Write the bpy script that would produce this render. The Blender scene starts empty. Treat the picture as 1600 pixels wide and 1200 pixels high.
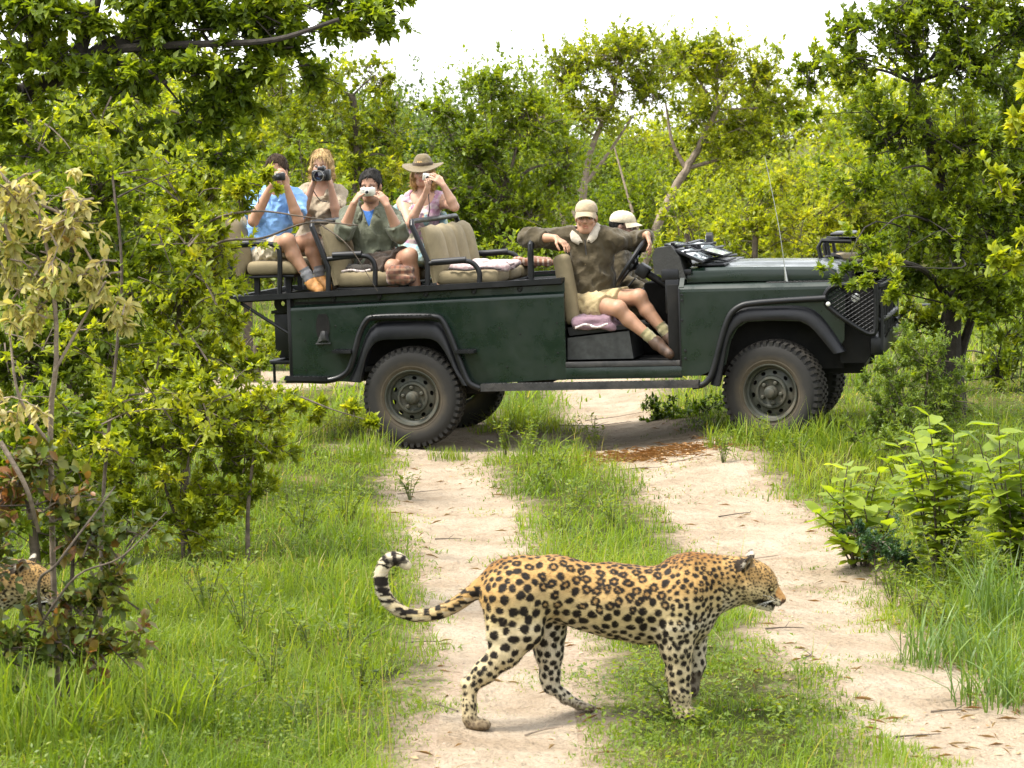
import bpy, bmesh, math, random
import numpy as np
from mathutils import Vector, Matrix

# ------------------------------------------------------------------ camera, light, exposure
scene = bpy.context.scene
col = scene.collection
rad = math.radians
CAM_H = 2.4
FPX = 4300.0                      # focal length in pixels of a 1600 px wide frame
PITCH = math.atan(390 / FPX)
cam_d = bpy.data.cameras.new('camera')
cam = bpy.data.objects.new('camera', cam_d)
col.objects.link(cam)
cam.location = (0, 0, CAM_H)
cam.rotation_euler = (math.pi / 2 - PITCH, 0, 0)
cam_d.sensor_width = 36.0
cam_d.lens = FPX / 1600 * 36
cam_d.clip_start = 0.1
cam_d.clip_end = 2000
cam_d.dof.use_dof = True
cam_d.dof.focus_distance = 17.0
cam_d.dof.aperture_fstop = 10
scene.camera = cam

SUN_EL, SUN_AZ = rad(60), rad(-100)      # azimuth from +Y (away from the camera) towards +X
world = bpy.data.worlds.new("World")
scene.world = world
world.use_nodes = True
wn, wl = world.node_tree.nodes, world.node_tree.links
wn.clear()
sky = wn.new('ShaderNodeTexSky')
sky.sky_type = 'NISHITA'
sky.sun_disc = False
sky.sun_elevation = SUN_EL
sky.sun_rotation = SUN_AZ
sky.dust_density = 4.0
sky.ozone_density = 1.0
wmix = wn.new('ShaderNodeMixRGB')       # thin bright cloud cover over the whole sky
wmix.inputs[0].default_value = 0.78
wmix.inputs[2].default_value = (10.6, 10.8, 11.0, 1)
wl.new(sky.outputs[0], wmix.inputs[1])
wbg = wn.new('ShaderNodeBackground')
wbg.inputs[1].default_value = 0.115
wl.new(wmix.outputs[0], wbg.inputs[0])
wout = wn.new('ShaderNodeOutputWorld')
wl.new(wbg.outputs[0], wout.inputs[0])

sun_d = bpy.data.lights.new('sun', 'SUN')
sun_d.energy = 3.4
sun_d.angle = rad(13)
sun_d.color = (1.0, 0.95, 0.86)
sun = bpy.data.objects.new('sun', sun_d)
col.objects.link(sun)
_dir = Vector((math.sin(SUN_AZ) * math.cos(SUN_EL), math.cos(SUN_AZ) * math.cos(SUN_EL), math.sin(SUN_EL)))
sun.rotation_euler = _dir.to_track_quat('Z', 'Y').to_euler()
sun.location = (0, 0, 30)

scene.view_settings.view_transform = 'Standard'
scene.view_settings.look = 'None'
scene.view_settings.gamma = 1
scene.view_settings.use_curve_mapping = False
scene.view_settings.exposure = 1.28
scene.render.engine = 'CYCLES'
scene.cycles.max_bounces = 7
scene.cycles.diffuse_bounces = 4
scene.cycles.glossy_bounces = 3
scene.cycles.transmission_bounces = 4
scene.cycles.transparent_max_bounces = 6
scene.cycles.caustics_reflective = False
scene.cycles.caustics_refractive = False

# ------------------------------------------------------------------ materials
def nodes_of(name):
    m = bpy.data.materials.new(name)
    m.use_nodes = True
    nt = m.node_tree
    b = nt.nodes['Principled BSDF']
    return m, nt, b

def noise_node(nt, scale, detail=4, rough=0.6, coord='Object'):
    tc = nt.nodes.new('ShaderNodeTexCoord')
    n = nt.nodes.new('ShaderNodeTexNoise')
    n.inputs['Scale'].default_value = scale
    n.inputs['Detail'].default_value = detail
    n.inputs['Roughness'].default_value = rough
    nt.links.new(tc.outputs[coord], n.inputs['Vector'])
    return n

def ramp(nt, src, stops):
    r = nt.nodes.new('ShaderNodeValToRGB')
    el = r.color_ramp.elements
    el[0].position, el[0].color = stops[0][0], (*stops[0][1], 1)
    el[1].position, el[1].color = stops[-1][0], (*stops[-1][1], 1)
    for p, c in stops[1:-1]:
        e = el.new(p)
        e.color = (*c, 1)
    nt.links.new(src, r.inputs[0])
    return r

def mat(name, c, rough=0.5, metal=0.0, vary=0.25, vscale=6.0, bump=0.0, bscale=60.0, dirt=None, dirt_amt=0.5, dscale=3.0, spec=0.5, coat=0.0):
    """colour with mottled variation, optional dust patches, fine bump"""
    m, nt, b = nodes_of(name)
    n = noise_node(nt, vscale)
    lo = tuple(x * (1 - vary) for x in c)
    hi = tuple(min(1, x * (1 + vary)) for x in c)
    r = ramp(nt, n.outputs[0], [(0.3, lo), (0.7, hi)])
    out = r.outputs[0]
    if dirt:
        n2 = noise_node(nt, dscale, 6, 0.7)
        r2 = ramp(nt, n2.outputs[0], [(0.45, (0, 0, 0)), (0.75, (dirt_amt,) * 3)])
        mx = nt.nodes.new('ShaderNodeMixRGB')
        nt.links.new(r2.outputs[0], mx.inputs[0])
        nt.links.new(out, mx.inputs[1])
        mx.inputs[2].default_value = (*dirt, 1)
        out = mx.outputs[0]
        r3 = ramp(nt, n2.outputs[0], [(0.35, (rough,) * 3), (0.8, (min(1, rough + 0.4),) * 3)])
        nt.links.new(r3.outputs[0], b.inputs['Roughness'])
    else:
        b.inputs['Roughness'].default_value = rough
    nt.links.new(out, b.inputs['Base Color'])
    b.inputs['Metallic'].default_value = metal
    b.inputs['Specular IOR Level'].default_value = spec
    b.inputs['Coat Weight'].default_value = coat
    if bump:
        nb = noise_node(nt, bscale, 3)
        bp = nt.nodes.new('ShaderNodeBump')
        bp.inputs['Strength'].default_value = bump
        bp.inputs['Distance'].default_value = 0.01
        nt.links.new(nb.outputs[0], bp.inputs['Height'])
        nt.links.new(bp.outputs[0], b.inputs['Normal'])
    return m

def attr_mat(name, rough=0.6, spec=0.3, sss=0.0, bump=0.0, bscale=80.0, sheen=0.0):
    """base colour taken from the mesh's own colour attribute (coat, skin)"""
    m, nt, b = nodes_of(name)
    a = nt.nodes.new('ShaderNodeAttribute')
    a.attribute_name = 'Col'
    nt.links.new(a.outputs['Color'], b.inputs['Base Color'])
    b.inputs['Roughness'].default_value = rough
    b.inputs['Specular IOR Level'].default_value = spec
    b.inputs['Sheen Weight'].default_value = sheen
    if sss:
        b.inputs['Subsurface Weight'].default_value = sss
        b.inputs['Subsurface Radius'].default_value = (0.01, 0.004, 0.002)
        b.inputs['Subsurface Scale'].default_value = 0.6
    if bump:
        nb = noise_node(nt, bscale, 3)
        bp = nt.nodes.new('ShaderNodeBump')
        bp.inputs['Strength'].default_value = bump
        bp.inputs['Distance'].default_value = 0.004
        nt.links.new(nb.outputs[0], bp.inputs['Height'])
        nt.links.new(bp.outputs[0], b.inputs['Normal'])
    return m

def leaf_mat(name, stops, trans=0.4, rough=0.45, spec=0.35, tint=(1.25, 1.15, 0.35)):
    """leaf colour chosen per leaf by the attribute 'v'; lets light through"""
    m, nt, b = nodes_of(name)
    a = nt.nodes.new('ShaderNodeAttribute')
    a.attribute_name = 'v'
    r = ramp(nt, a.outputs['Fac'], stops)
    nt.links.new(r.outputs[0], b.inputs['Base Color'])
    b.inputs['Roughness'].default_value = rough
    b.inputs['Specular IOR Level'].default_value = spec
    t = nt.nodes.new('ShaderNodeBsdfTranslucent')
    mul = nt.nodes.new('ShaderNodeMixRGB')
    mul.blend_type = 'MULTIPLY'
    mul.inputs[0].default_value = 1
    nt.links.new(r.outputs[0], mul.inputs[1])
    mul.inputs[2].default_value = (*[x * 1.5 for x in tint], 1)
    nt.links.new(mul.outputs[0], t.inputs['Color'])
    mx = nt.nodes.new('ShaderNodeMixShader')
    mx.inputs[0].default_value = trans
    nt.links.new(b.outputs[0], mx.inputs[1])
    nt.links.new(t.outputs[0], mx.inputs[2])
    nt.links.new(mx.outputs[0], nt.nodes['Material Output'].inputs['Surface'])
    return m

# ------------------------------------------------------------------ objects
def tag(o, label=None, cat=None, group=None, kind=None):
    if label: o['label'] = label
    if cat: o['category'] = cat
    if group: o['group'] = group
    if kind: o['kind'] = kind
    return o

def empty(name, loc=(0, 0, 0), rz=0):
    o = bpy.data.objects.new(name, None)
    col.objects.link(o)
    o.location = loc
    o.rotation_euler = (0, 0, rz)
    o.empty_display_size = 0.2
    return o

def link(name, me, parent=None, m=None):
    o = bpy.data.objects.new(name, me)
    if m is not None:
        me.materials.clear()
        me.materials.append(m)
    if parent is not None:
        o.parent = parent
    col.objects.link(o)
    return o

def np_mesh(name, V, F, smooth=True):
    """mesh from numpy arrays; F is an (n,3) or (n,4) array, or a list of both"""
    V = np.asarray(V, np.float32)
    Fs = F if isinstance(F, list) else [F]
    Fs = [np.asarray(f, np.int32) for f in Fs if len(f)]
    me = bpy.data.meshes.new(name)
    me.vertices.add(len(V))
    me.vertices.foreach_set('co', V.ravel())
    nl = sum(f.size for f in Fs)
    npoly = sum(len(f) for f in Fs)
    me.loops.add(nl)
    me.polygons.add(npoly)
    me.loops.foreach_set('vertex_index', np.concatenate([f.ravel() for f in Fs]))
    tot = np.concatenate([np.full(len(f), f.shape[1], np.int32) for f in Fs])
    st = np.concatenate([[0], np.cumsum(tot)[:-1]]).astype(np.int32)
    me.polygons.foreach_set('loop_start', st)
    if smooth:
        me.polygons.foreach_set('use_smooth', np.ones(npoly, bool))
    me.update(calc_edges=True)
    return me

def set_v(me, v):
    a = me.attributes.new('v', 'FLOAT', 'POINT')
    a.data.foreach_set('value', np.asarray(v, np.float32))

def set_col(me, c):
    a = me.color_attributes.new('Col', 'FLOAT_COLOR', 'POINT')
    c4 = np.ones((len(c), 4), np.float32)
    c4[:, :3] = c
    a.data.foreach_set('color', c4.ravel())

class MB:
    """collects boxes, tubes, lathes and prisms into one mesh"""
    def __init__(s):
        s.V = []; s.F = []
    def add(s, V, F):
        o = len(s.V)
        s.V += [tuple(v) for v in V]
        s.F += [tuple(i + o for i in f) for f in F]
        return s
    def box(s, lo, hi, bev=0.0, M=None, seg=2):
        bm = bmesh.new()
        bmesh.ops.create_cube(bm, size=1)
        lo, hi = Vector(lo), Vector(hi)
        for v in bm.verts:
            v.co = Vector([lo[i] + (v.co[i] + 0.5) * (hi[i] - lo[i]) for i in range(3)])
        if bev:
            bmesh.ops.bevel(bm, geom=bm.edges[:], offset=bev, segments=seg, profile=0.5, affect='EDGES')
        if M is not None:
            bm.transform(M)
        bm.verts.index_update()
        s.add([v.co[:] for v in bm.verts], [[v.index for v in f.verts] for f in bm.faces])
        bm.free()
        return s
    def tube(s, pts, r, n=8, closed=False, smooth=0, cap=True):
        P = [Vector(p) for p in pts]
        if smooth:
            P = [Vector(p) for p in catmull(P, smooth, closed)]
        R = r if hasattr(r, '__len__') else [r] * len(P)
        if len(R) != len(P):
            R = list(np.interp(np.linspace(0, 1, len(P)), np.linspace(0, 1, len(R)), R))
        m = len(P)
        V, F = [], []
        up = None
        for i, p in enumerate(P):
            a = P[(i - 1) % m] if (closed or i) else p
            b = P[(i + 1) % m] if (closed or i < m - 1) else p
            t = (b - a).normalized()
            if up is None:
                up = Vector((0, 0, 1)) if abs(t.z) < 0.9 else Vector((1, 0, 0))
            x = t.cross(up)
            if x.length < 1e-5:
                x = t.orthogonal()
            x.normalize()
            up = x.cross(t).normalized()
            for k in range(n):
                an = 2 * math.pi * k / n
                V.append(p + (x * math.cos(an) + up * math.sin(an)) * R[i])
        for i in range(m if closed else m - 1):
            j = (i + 1) % m
            for k in range(n):
                l = (k + 1) % n
                F.append((i * n + k, i * n + l, j * n + l, j * n + k))
        if not closed and cap:
            F.append(tuple(range(n - 1, -1, -1)))
            F.append(tuple((m - 1) * n + k for k in range(n)))
        return s.add(V, F)
    def prism(s, poly, axis, a, b):
        """extrude a 2-D outline between a and b on the axis ('y': outline in x,z; 'x': outline in y,z; 'z': x,y)"""
        n = len(poly)
        f = {'y': lambda u, v, w: (u, w, v), 'x': lambda u, v, w: (w, u, v), 'z': lambda u, v, w: (u, v, w)}[axis]
        V = [f(u, v, a) for u, v in poly] + [f(u, v, b) for u, v in poly]
        F = [tuple(range(n - 1, -1, -1)), tuple(range(n, 2 * n))]
        F += [(i, (i + 1) % n, n + (i + 1) % n, n + i) for i in range(n)]
        return s.add(V, F)
    def strip(s, loops, closed=False):
        """loft between equal-length point rows"""
        n = len(loops[0])
        V = [p for l in loops for p in l]
        F = []
        for i in range(len(loops) - 1):
            for k in range(n if closed else n - 1):
                l = (k + 1) % n
                F.append((i * n + k, i * n + l, (i + 1) * n + l, (i + 1) * n + k))
        return s.add(V, F)
    def lathe(s, prof, n=32, axis='y', c=(0, 0, 0), closed=False):
        """prof: (radius, along) pairs"""
        V, F = [], []
        for r, h in prof:
            for k in range(n):
                a = 2 * math.pi * k / n
                u, v = r * math.cos(a), r * math.sin(a)
                p = {'y': (u, h, v), 'z': (u, v, h), 'x': (h, u, v)}[axis]
                V.append((p[0] + c[0], p[1] + c[1], p[2] + c[2]))
        m = len(prof)
        for i in range(m if closed else m - 1):
            j = (i + 1) % m
            for k in range(n):
                l = (k + 1) % n
                F.append((i * n + k, i * n + l, j * n + l, j * n + k))
        return s.add(V, F)
    def mesh(s, name, ang=40):
        me = bpy.data.meshes.new(name)
        me.from_pydata(s.V, [], s.F)
        bm = bmesh.new()
        bm.from_mesh(me)
        bmesh.ops.recalc_face_normals(bm, faces=bm.faces[:])
        bm.to_mesh(me)
        bm.free()
        me.polygons.foreach_set('use_smooth', np.ones(len(me.polygons), bool))
        me.set_sharp_from_angle(angle=rad(ang))
        me.update()
        return me
    def build(s, name, m, parent=None, ang=40):
        return link(name, s.mesh(name, ang), parent, m)

def catmull(P, n, closed=False):
    P = [np.array(p, float) for p in P]
    m = len(P)
    out = []
    for i in range(m if closed else m - 1):
        p0 = P[(i - 1) % m] if (closed or i > 0) else 2 * P[0] - P[1]
        p1, p2 = P[i], P[(i + 1) % m]
        p3 = P[(i + 2) % m] if (closed or i + 2 < m) else 2 * P[-1] - P[-2]
        for k in range(n):
            t = k / n
            out.append(0.5 * (2 * p1 + (p2 - p0) * t + (2 * p0 - 5 * p1 + 4 * p2 - p3) * t * t + (3 * p1 - p0 - 3 * p2 + p3) * t ** 3))
    if not closed:
        out.append(P[-1])
    return out

def sstep(a, b, x):
    t = np.clip((np.asarray(x, float) - a) / (b - a), 0, 1)
    return t * t * (3 - 2 * t)

def wob(P, f, seed):
    """smooth pseudo-noise in about -1..1 at points P (n,d)"""
    r = np.random.RandomState(seed)
    P = np.asarray(P, float)
    out = np.zeros(P.shape[:-1])
    for k in range(7):
        d = r.normal(size=P.shape[-1])
        d *= f * r.uniform(0.6, 1.7) / np.linalg.norm(d)
        out += np.sin(P @ d + r.uniform(0, 6.3))
    return out / 3.2

# ------------------------------------------------------------------ measuring: where a sight line meets the place
_fw = np.array([0, math.cos(PITCH), -math.sin(PITCH)])
_up = np.array([0, math.sin(PITCH), math.cos(PITCH)])
_eye = np.array([0, 0, CAM_H])
def sight(px, py):
    return _fw + (px - 800) / FPX * np.array([1., 0, 0]) - (py - 600) / FPX * _up
def at(px, py, Y):
    d = sight(px, py)
    return _eye + d * (Y / d[1])
def on_ground(px, py, z=0.0):
    d = sight(px, py)
    return _eye + d * ((z - CAM_H) / d[2])

# the vehicle's own frame: x forward, y to its far side, z up, origin on the ground below the rear axle
V_O = np.array([-0.5843, 21.9345, -0.018])
V_YAW, V_PITCH = rad(-12), rad(-1.95)
V_M = Matrix.Translation(V_O) @ Matrix.Rotation(V_YAW, 4, 'Z') @ Matrix.Rotation(V_PITCH, 4, 'Y')
_R = np.array(V_M)[:3, :3]
def car(px, py, y):
    """point of the vehicle's frame at the lateral plane y"""
    d = sight(px, py)
    n = _R[:, 1]
    t = ((V_O + n * y - _eye) @ n) / (d @ n)
    p = _R.T @ (_eye + t * d - V_O)
    return np.array([p[0], y, p[2]])
# ------------------------------------------------------------------ ground and track
def _edges(rows):
    L = [on_ground(a, y) for y, a, b in rows]
    R_ = [on_ground(b, y) for y, a, b in rows]
    Y = np.array([p[1] for p in L])
    o = np.argsort(Y)
    return Y[o], np.array([p[0] for p in L])[o], np.array([p[0] for p in R_])[o]
RUT_A = _edges([(640, 640, 740), (700, 628, 748), (760, 640, 768), (850, 640, 800), (900, 648, 808), (1000, 690, 870), (1080, 680, 905), (1140, 672, 915), (1200, 690, 930), (1330, 690, 960)])
RUT_B = _edges([(590, 880, 1010), (620, 897, 1010), (665, 905, 1020), (700, 930, 1095), (740, 975, 1155), (800, 1040, 1235), (860, 1100, 1325), (950, 1195, 1385), (1000, 1215, 1405), (1060, 1300, 1535), (1120, 1340, 1625), (1200, 1420, 1690), (1330, 1540, 1850)])
CROSS = np.array([on_ground(x, y)[:2] for x, y in [(-500, 665), (-100, 655), (60, 648), (240, 628), (430, 597), (620, 588), (900, 590), (1100, 575)]])

def seg_dist(P, L):
    best = np.full(len(P), 1e9)
    for a, b in zip(L[:-1], L[1:]):
        d = b - a
        t = np.clip(((P - a) @ d) / (d @ d), 0, 1)
        best = np.minimum(best, np.linalg.norm(P - a - t[:, None] * d, axis=1))
    return best

def sand_amount(x, y):
    """>0 inside the wheel tracks, in metres from their edge"""
    P = np.stack([x, y], -1)
    w = 0.06 * wob(P, 3.0, 3) + 0.015 * wob(P, 11.0, 4)
    s = np.full(x.shape, -9.0)
    for Y, L, R_ in (RUT_A, RUT_B):
        l, r = np.interp(y, Y, L), np.interp(y, Y, R_)
        d = np.minimum(x - l, r - x)
        d = np.where(y > Y[-1], d - (y - Y[-1]) * 2, d)
        s = np.maximum(s, d)
    m = (y > 20) & (y < 32)
    if m.any():
        s[m] = np.maximum(s[m], 0.55 - seg_dist(P[m], CROSS))
    # bare patch under the vehicle
    s = np.maximum(s, 0.6 - np.hypot((x - 0.1) / 1.15, (y - 21.35) / 0.7) * 0.6)
    return s + w

def ground_z(x, y):
    x, y = np.asarray(x, float), np.asarray(y, float)
    P = np.stack([x, y], -1)
    near = 1 - sstep(30, 60, y)
    z = 0.02 * wob(P, 1.1, 11) + 0.010 * wob(P, 4.0, 12)
    s = sand_amount(x.ravel(), y.ravel()).reshape(x.shape)
    z = z * near + near * (-0.018 * sstep(-0.05, 0.25, s) + 0.006 * wob(P, 14, 13))
    z = z + 0.115 * sstep(0.5, 1.8, x) * sstep(17.5, 20, y) * (1 - sstep(26, 40, y))
    z = z + 0.10 * sstep(2.2, 5, x) * sstep(9, 14, y) * near
    return z

def rows_grid(xs, ys):
    X, Y = np.meshgrid(xs, ys)
    Z = ground_z(X, Y)
    n, m = X.shape
    i = np.arange(n * m).reshape(n, m)
    F = np.stack([i[:-1, :-1], i[:-1, 1:], i[1:, 1:], i[1:, :-1]], -1).reshape(-1, 4)
    return np.stack([X, Y, Z], -1).reshape(-1, 3), F

def ground_material():
    m, nt, b = nodes_of('earth_with_litter')
    n = noise_node(nt, 1.6, 8, 0.65)
    r = ramp(nt, n.outputs[0], [(0.32, (0.030, 0.034, 0.010)), (0.5, (0.062, 0.068, 0.018)), (0.62, (0.12, 0.105, 0.04)), (0.75, (0.24, 0.175, 0.10))])
    n2 = noise_node(nt, 40, 5, 0.7)
    mx = nt.nodes.new('ShaderNodeMixRGB'); mx.blend_type = 'MULTIPLY'; mx.inputs[0].default_value = 0.8
    r2 = ramp(nt, n2.outputs[0], [(0.3, (0.45, 0.45, 0.4)), (0.7, (1.3, 1.25, 1.1))])
    nt.links.new(r.outputs[0], mx.inputs[1]); nt.links.new(r2.outputs[0], mx.inputs[2])
    at_ = nt.nodes.new('ShaderNodeAttribute'); at_.attribute_name = 's'      # sandy soil next to the track
    ad = nt.nodes.new('ShaderNodeMath'); ad.operation = 'MULTIPLY_ADD'
    n5 = noise_node(nt, 7, 6, .7)
    nt.links.new(n5.outputs[0], ad.inputs[0]); ad.inputs[1].default_value = 0.7; nt.links.new(at_.outputs['Fac'], ad.inputs[2])
    r5 = ramp(nt, ad.outputs[0], [(0.05, (0, 0, 0)), (0.33, (1, 1, 1))])
    mx5 = nt.nodes.new('ShaderNodeMixRGB')
    nt.links.new(r5.outputs[0], mx5.inputs[0]); nt.links.new(mx.outputs[0], mx5.inputs[1]); 
    r6 = ramp(nt, n2.outputs[0], [(.3, (.235, .17, .115)), (.7, (.405, .32, .24))])
    nt.links.new(r6.outputs[0], mx5.inputs[2])
    nt.links.new(mx5.outputs[0], b.inputs['Base Color'])
    b.inputs['Roughness'].default_value = 0.95
    b.inputs['Specular IOR Level'].default_value = 0.1
    bp = nt.nodes.new('ShaderNodeBump'); bp.inputs['Distance'].default_value = 0.03
    nt.links.new(n2.outputs[0], bp.inputs['Height']); nt.links.new(bp.outputs[0], b.inputs['Normal'])
    return m

def sand_material():
    m, nt, b = nodes_of('pale_sand')
    n = noise_node(nt, 2.2, 8, 0.6)
    r = ramp(nt, n.outputs[0], [(0.3, (0.255, 0.192, 0.128)), (0.5, (0.35, 0.280, 0.203)), (0.7, (0.415, 0.345, 0.265))])
    n2 = noise_node(nt, 70, 6, 0.75)
    r2 = ramp(nt, n2.outputs[0], [(0.25, (0.62, 0.57, 0.5)), (0.5, (1, 1, 1)), (0.75, (1.1, 1.08, 1.05))])
    mx = nt.nodes.new('ShaderNodeMixRGB'); mx.blend_type = 'MULTIPLY'; mx.inputs[0].default_value = 1
    nt.links.new(r.outputs[0], mx.inputs[1]); nt.links.new(r2.outputs[0], mx.inputs[2])
    # fallen straw and grit: brown patches
    n3 = noise_node(nt, 5.5, 8, 0.8)
    r3 = ramp(nt, n3.outputs[0], [(0.58, (0, 0, 0)), (0.72, (0.75, 0.75, 0.75))])
    mx2 = nt.nodes.new('ShaderNodeMixRGB')
    nt.links.new(r3.outputs[0], mx2.inputs[0]); nt.links.new(mx.outputs[0], mx2.inputs[1])
    mx2.inputs[2].default_value = (0.22, 0.14, 0.075, 1)
    nt.links.new(mx2.outputs[0], b.inputs['Base Color'])
    b.inputs['Roughness'].default_value = 0.95
    b.inputs['Specular IOR Level'].default_value = 0.15
    bp = nt.nodes.new('ShaderNodeBump'); bp.inputs['Distance'].default_value = 0.02; bp.inputs['Strength'].default_value = 0.7
    nt.links.new(n2.outputs[0], bp.inputs['Height'])
    n4 = noise_node(nt, 11, 5, 0.6)
    bp2 = nt.nodes.new('ShaderNodeBump'); bp2.inputs['Distance'].default_value = 0.11; bp2.inputs['Strength'].default_value = 0.8
    nt.links.new(n4.outputs[0], bp2.inputs['Height']); nt.links.new(bp.outputs[0], bp2.inputs['Normal'])
    nt.links.new(bp2.outputs[0], b.inputs['Normal'])
    return m

def build_ground():
    xs = np.concatenate([[-900, -300, -100, -50, -25, -14, -9], np.arange(-5.5, 6.01, 0.08), [9, 14, 25, 50, 100, 300, 900]])
    ys = np.concatenate([[-60, -20, 0, 5], np.arange(8.5, 28.01, 0.08), [31, 33, 36, 40, 46, 55, 70, 100, 200, 500, 1500]])
    V, F = rows_grid(xs, ys)
    c = V[F].mean(1)
    s = sand_amount(c[:, 0], c[:, 1])
    sand = s > 0
    for name, k, m in (('ground', ~sand, ground_material()), ('dirt_track', sand, sand_material())):
        f = F[k]
        u, inv = np.unique(f, return_inverse=True)
        me = np_mesh(name, V[u], inv.reshape(-1, 4))
        a = me.attributes.new('s', 'FLOAT', 'POINT')
        a.data.foreach_set('value', np.clip(sand_amount(V[u][:, 0], V[u][:, 1]), -1, 1).astype(np.float32))
        o = link(name, me, None, m)
        o['kind'] = 'structure'
build_ground()
# ------------------------------------------------------------------ trees and shrubs
M_BARK = mat('grey_brown_bark', (0.085, 0.065, 0.048), 0.9, vary=0.5, vscale=14, bump=0.8, bscale=35)
M_BARKD = mat('dark_bark', (0.030, 0.024, 0.019), 0.9, vary=0.5, vscale=14, bump=0.8, bscale=35)
M_BARKP = mat('pale_bark', (0.20, 0.155, 0.115), 0.9, vary=0.4, vscale=14, bump=0.8, bscale=35)
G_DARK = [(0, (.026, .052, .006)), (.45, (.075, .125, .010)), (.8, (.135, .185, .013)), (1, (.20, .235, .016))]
G_MID = [(0, (.045, .078, .007)), (.4, (.125, .180, .013)), (.75, (.195, .250, .017)), (1, (.29, .305, .024))]
G_YEL = [(0, (.065, .098, .008)), (.4, (.180, .228, .016)), (.75, (.275, .310, .022)), (1, (.37, .365, .032))]
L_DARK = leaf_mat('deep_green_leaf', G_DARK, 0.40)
L_MID = leaf_mat('mid_green_leaf', G_MID, 0.50)
L_YEL = leaf_mat('yellow_green_leaf', G_YEL, 0.54)
L_FINE = leaf_mat('fresh_fine_leaf', [(0, (.045, .08, .012)), (.5, (.115, .175, .028)), (1, (.20, .26, .05))], 0.45)
L_BROWN = leaf_mat('browning_leaf', [(0, (.03, .05, .009)), (.38, (.08, .115, .016)), (.60, (.13, .13, .02)), (.75, (.17, .085, .03)), (1, (.24, .11, .05))], 0.30, tint=(1.2, 1, .5))
L_DRY = leaf_mat('wilted_pale_leaf', [(0, (.18, .22, .04)), (.35, (.34, .32, .10)), (.8, (.46, .41, .19)), (1, (.36, .22, .07))], 0.45, tint=(1.1, 1, .6))
L_BIG = leaf_mat('broad_soft_leaf', [(0, (.10, .16, .015)), (.5, (.20, .27, .024)), (1, (.30, .35, .035))], 0.48)

KITE = (np.array([[0, 0, 0], [.42, .5, .10], [1, 0, -.02], [.42, -.5, .10]]), np.array([[0, 2, 1], [0, 3, 2]]))
OVAL = (np.array([[0, 0, 0], [.22, .36, .07], [.62, .47, .09], [1, 0, -.06], [.62, -.47, .09], [.22, -.36, .07], [.30, 0, 0], [.68, 0, -.01]]),
        np.array([[0, 6, 1], [1, 6, 7], [1, 7, 2], [2, 7, 3], [3, 7, 4], [4, 7, 5], [5, 7, 6], [5, 6, 0]]))

def leaf_arrays(P, D, N, ln, wd, shape=KITE):
    """many leaves: base P, direction D, rough normal N, length and width"""
    D = D / np.maximum(1e-9, np.linalg.norm(D, axis=1))[:, None]
    S = np.cross(N, D); S /= np.maximum(1e-9, np.linalg.norm(S, axis=1))[:, None]
    N = np.cross(D, S)
    T, F = shape
    V = P[:, None, :] + D[:, None, :] * (T[None, :, 0:1] * ln[:, None, None]) + S[:, None, :] * (T[None, :, 1:2] * wd[:, None, None]) + N[:, None, :] * (T[None, :, 2:3] * ln[:, None, None])
    n, k = len(P), len(T)
    FF = F[None] + (np.arange(n) * k)[:, None, None]
    return V.reshape(-1, 3), FF.reshape(-1, 3), k

def lobes(Y, L):
    """crown lobes measured as centre and half-size at distance Y (dy: offset in depth)"""
    out = []
    for q in L:
        px, py, rx, ry = q[:4]
        y = Y + (q[4] if len(q) > 4 else 0)
        s = y / FPX
        rx_, rz_ = rx * s, ry * s
        out.append((at(px, py, y), np.array([rx_, 0.85 * max(rx_, rz_ * .8), rz_])))
    return out

def tubes(segs, n=5):
    """quick tapered tubes; segs: list of (points, r0, r1)"""
    b = MB()
    for pts, r0, r1 in segs:
        b.tube(pts, list(np.linspace(r0, r1, len(pts))), n, cap=False)
    return b

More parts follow.
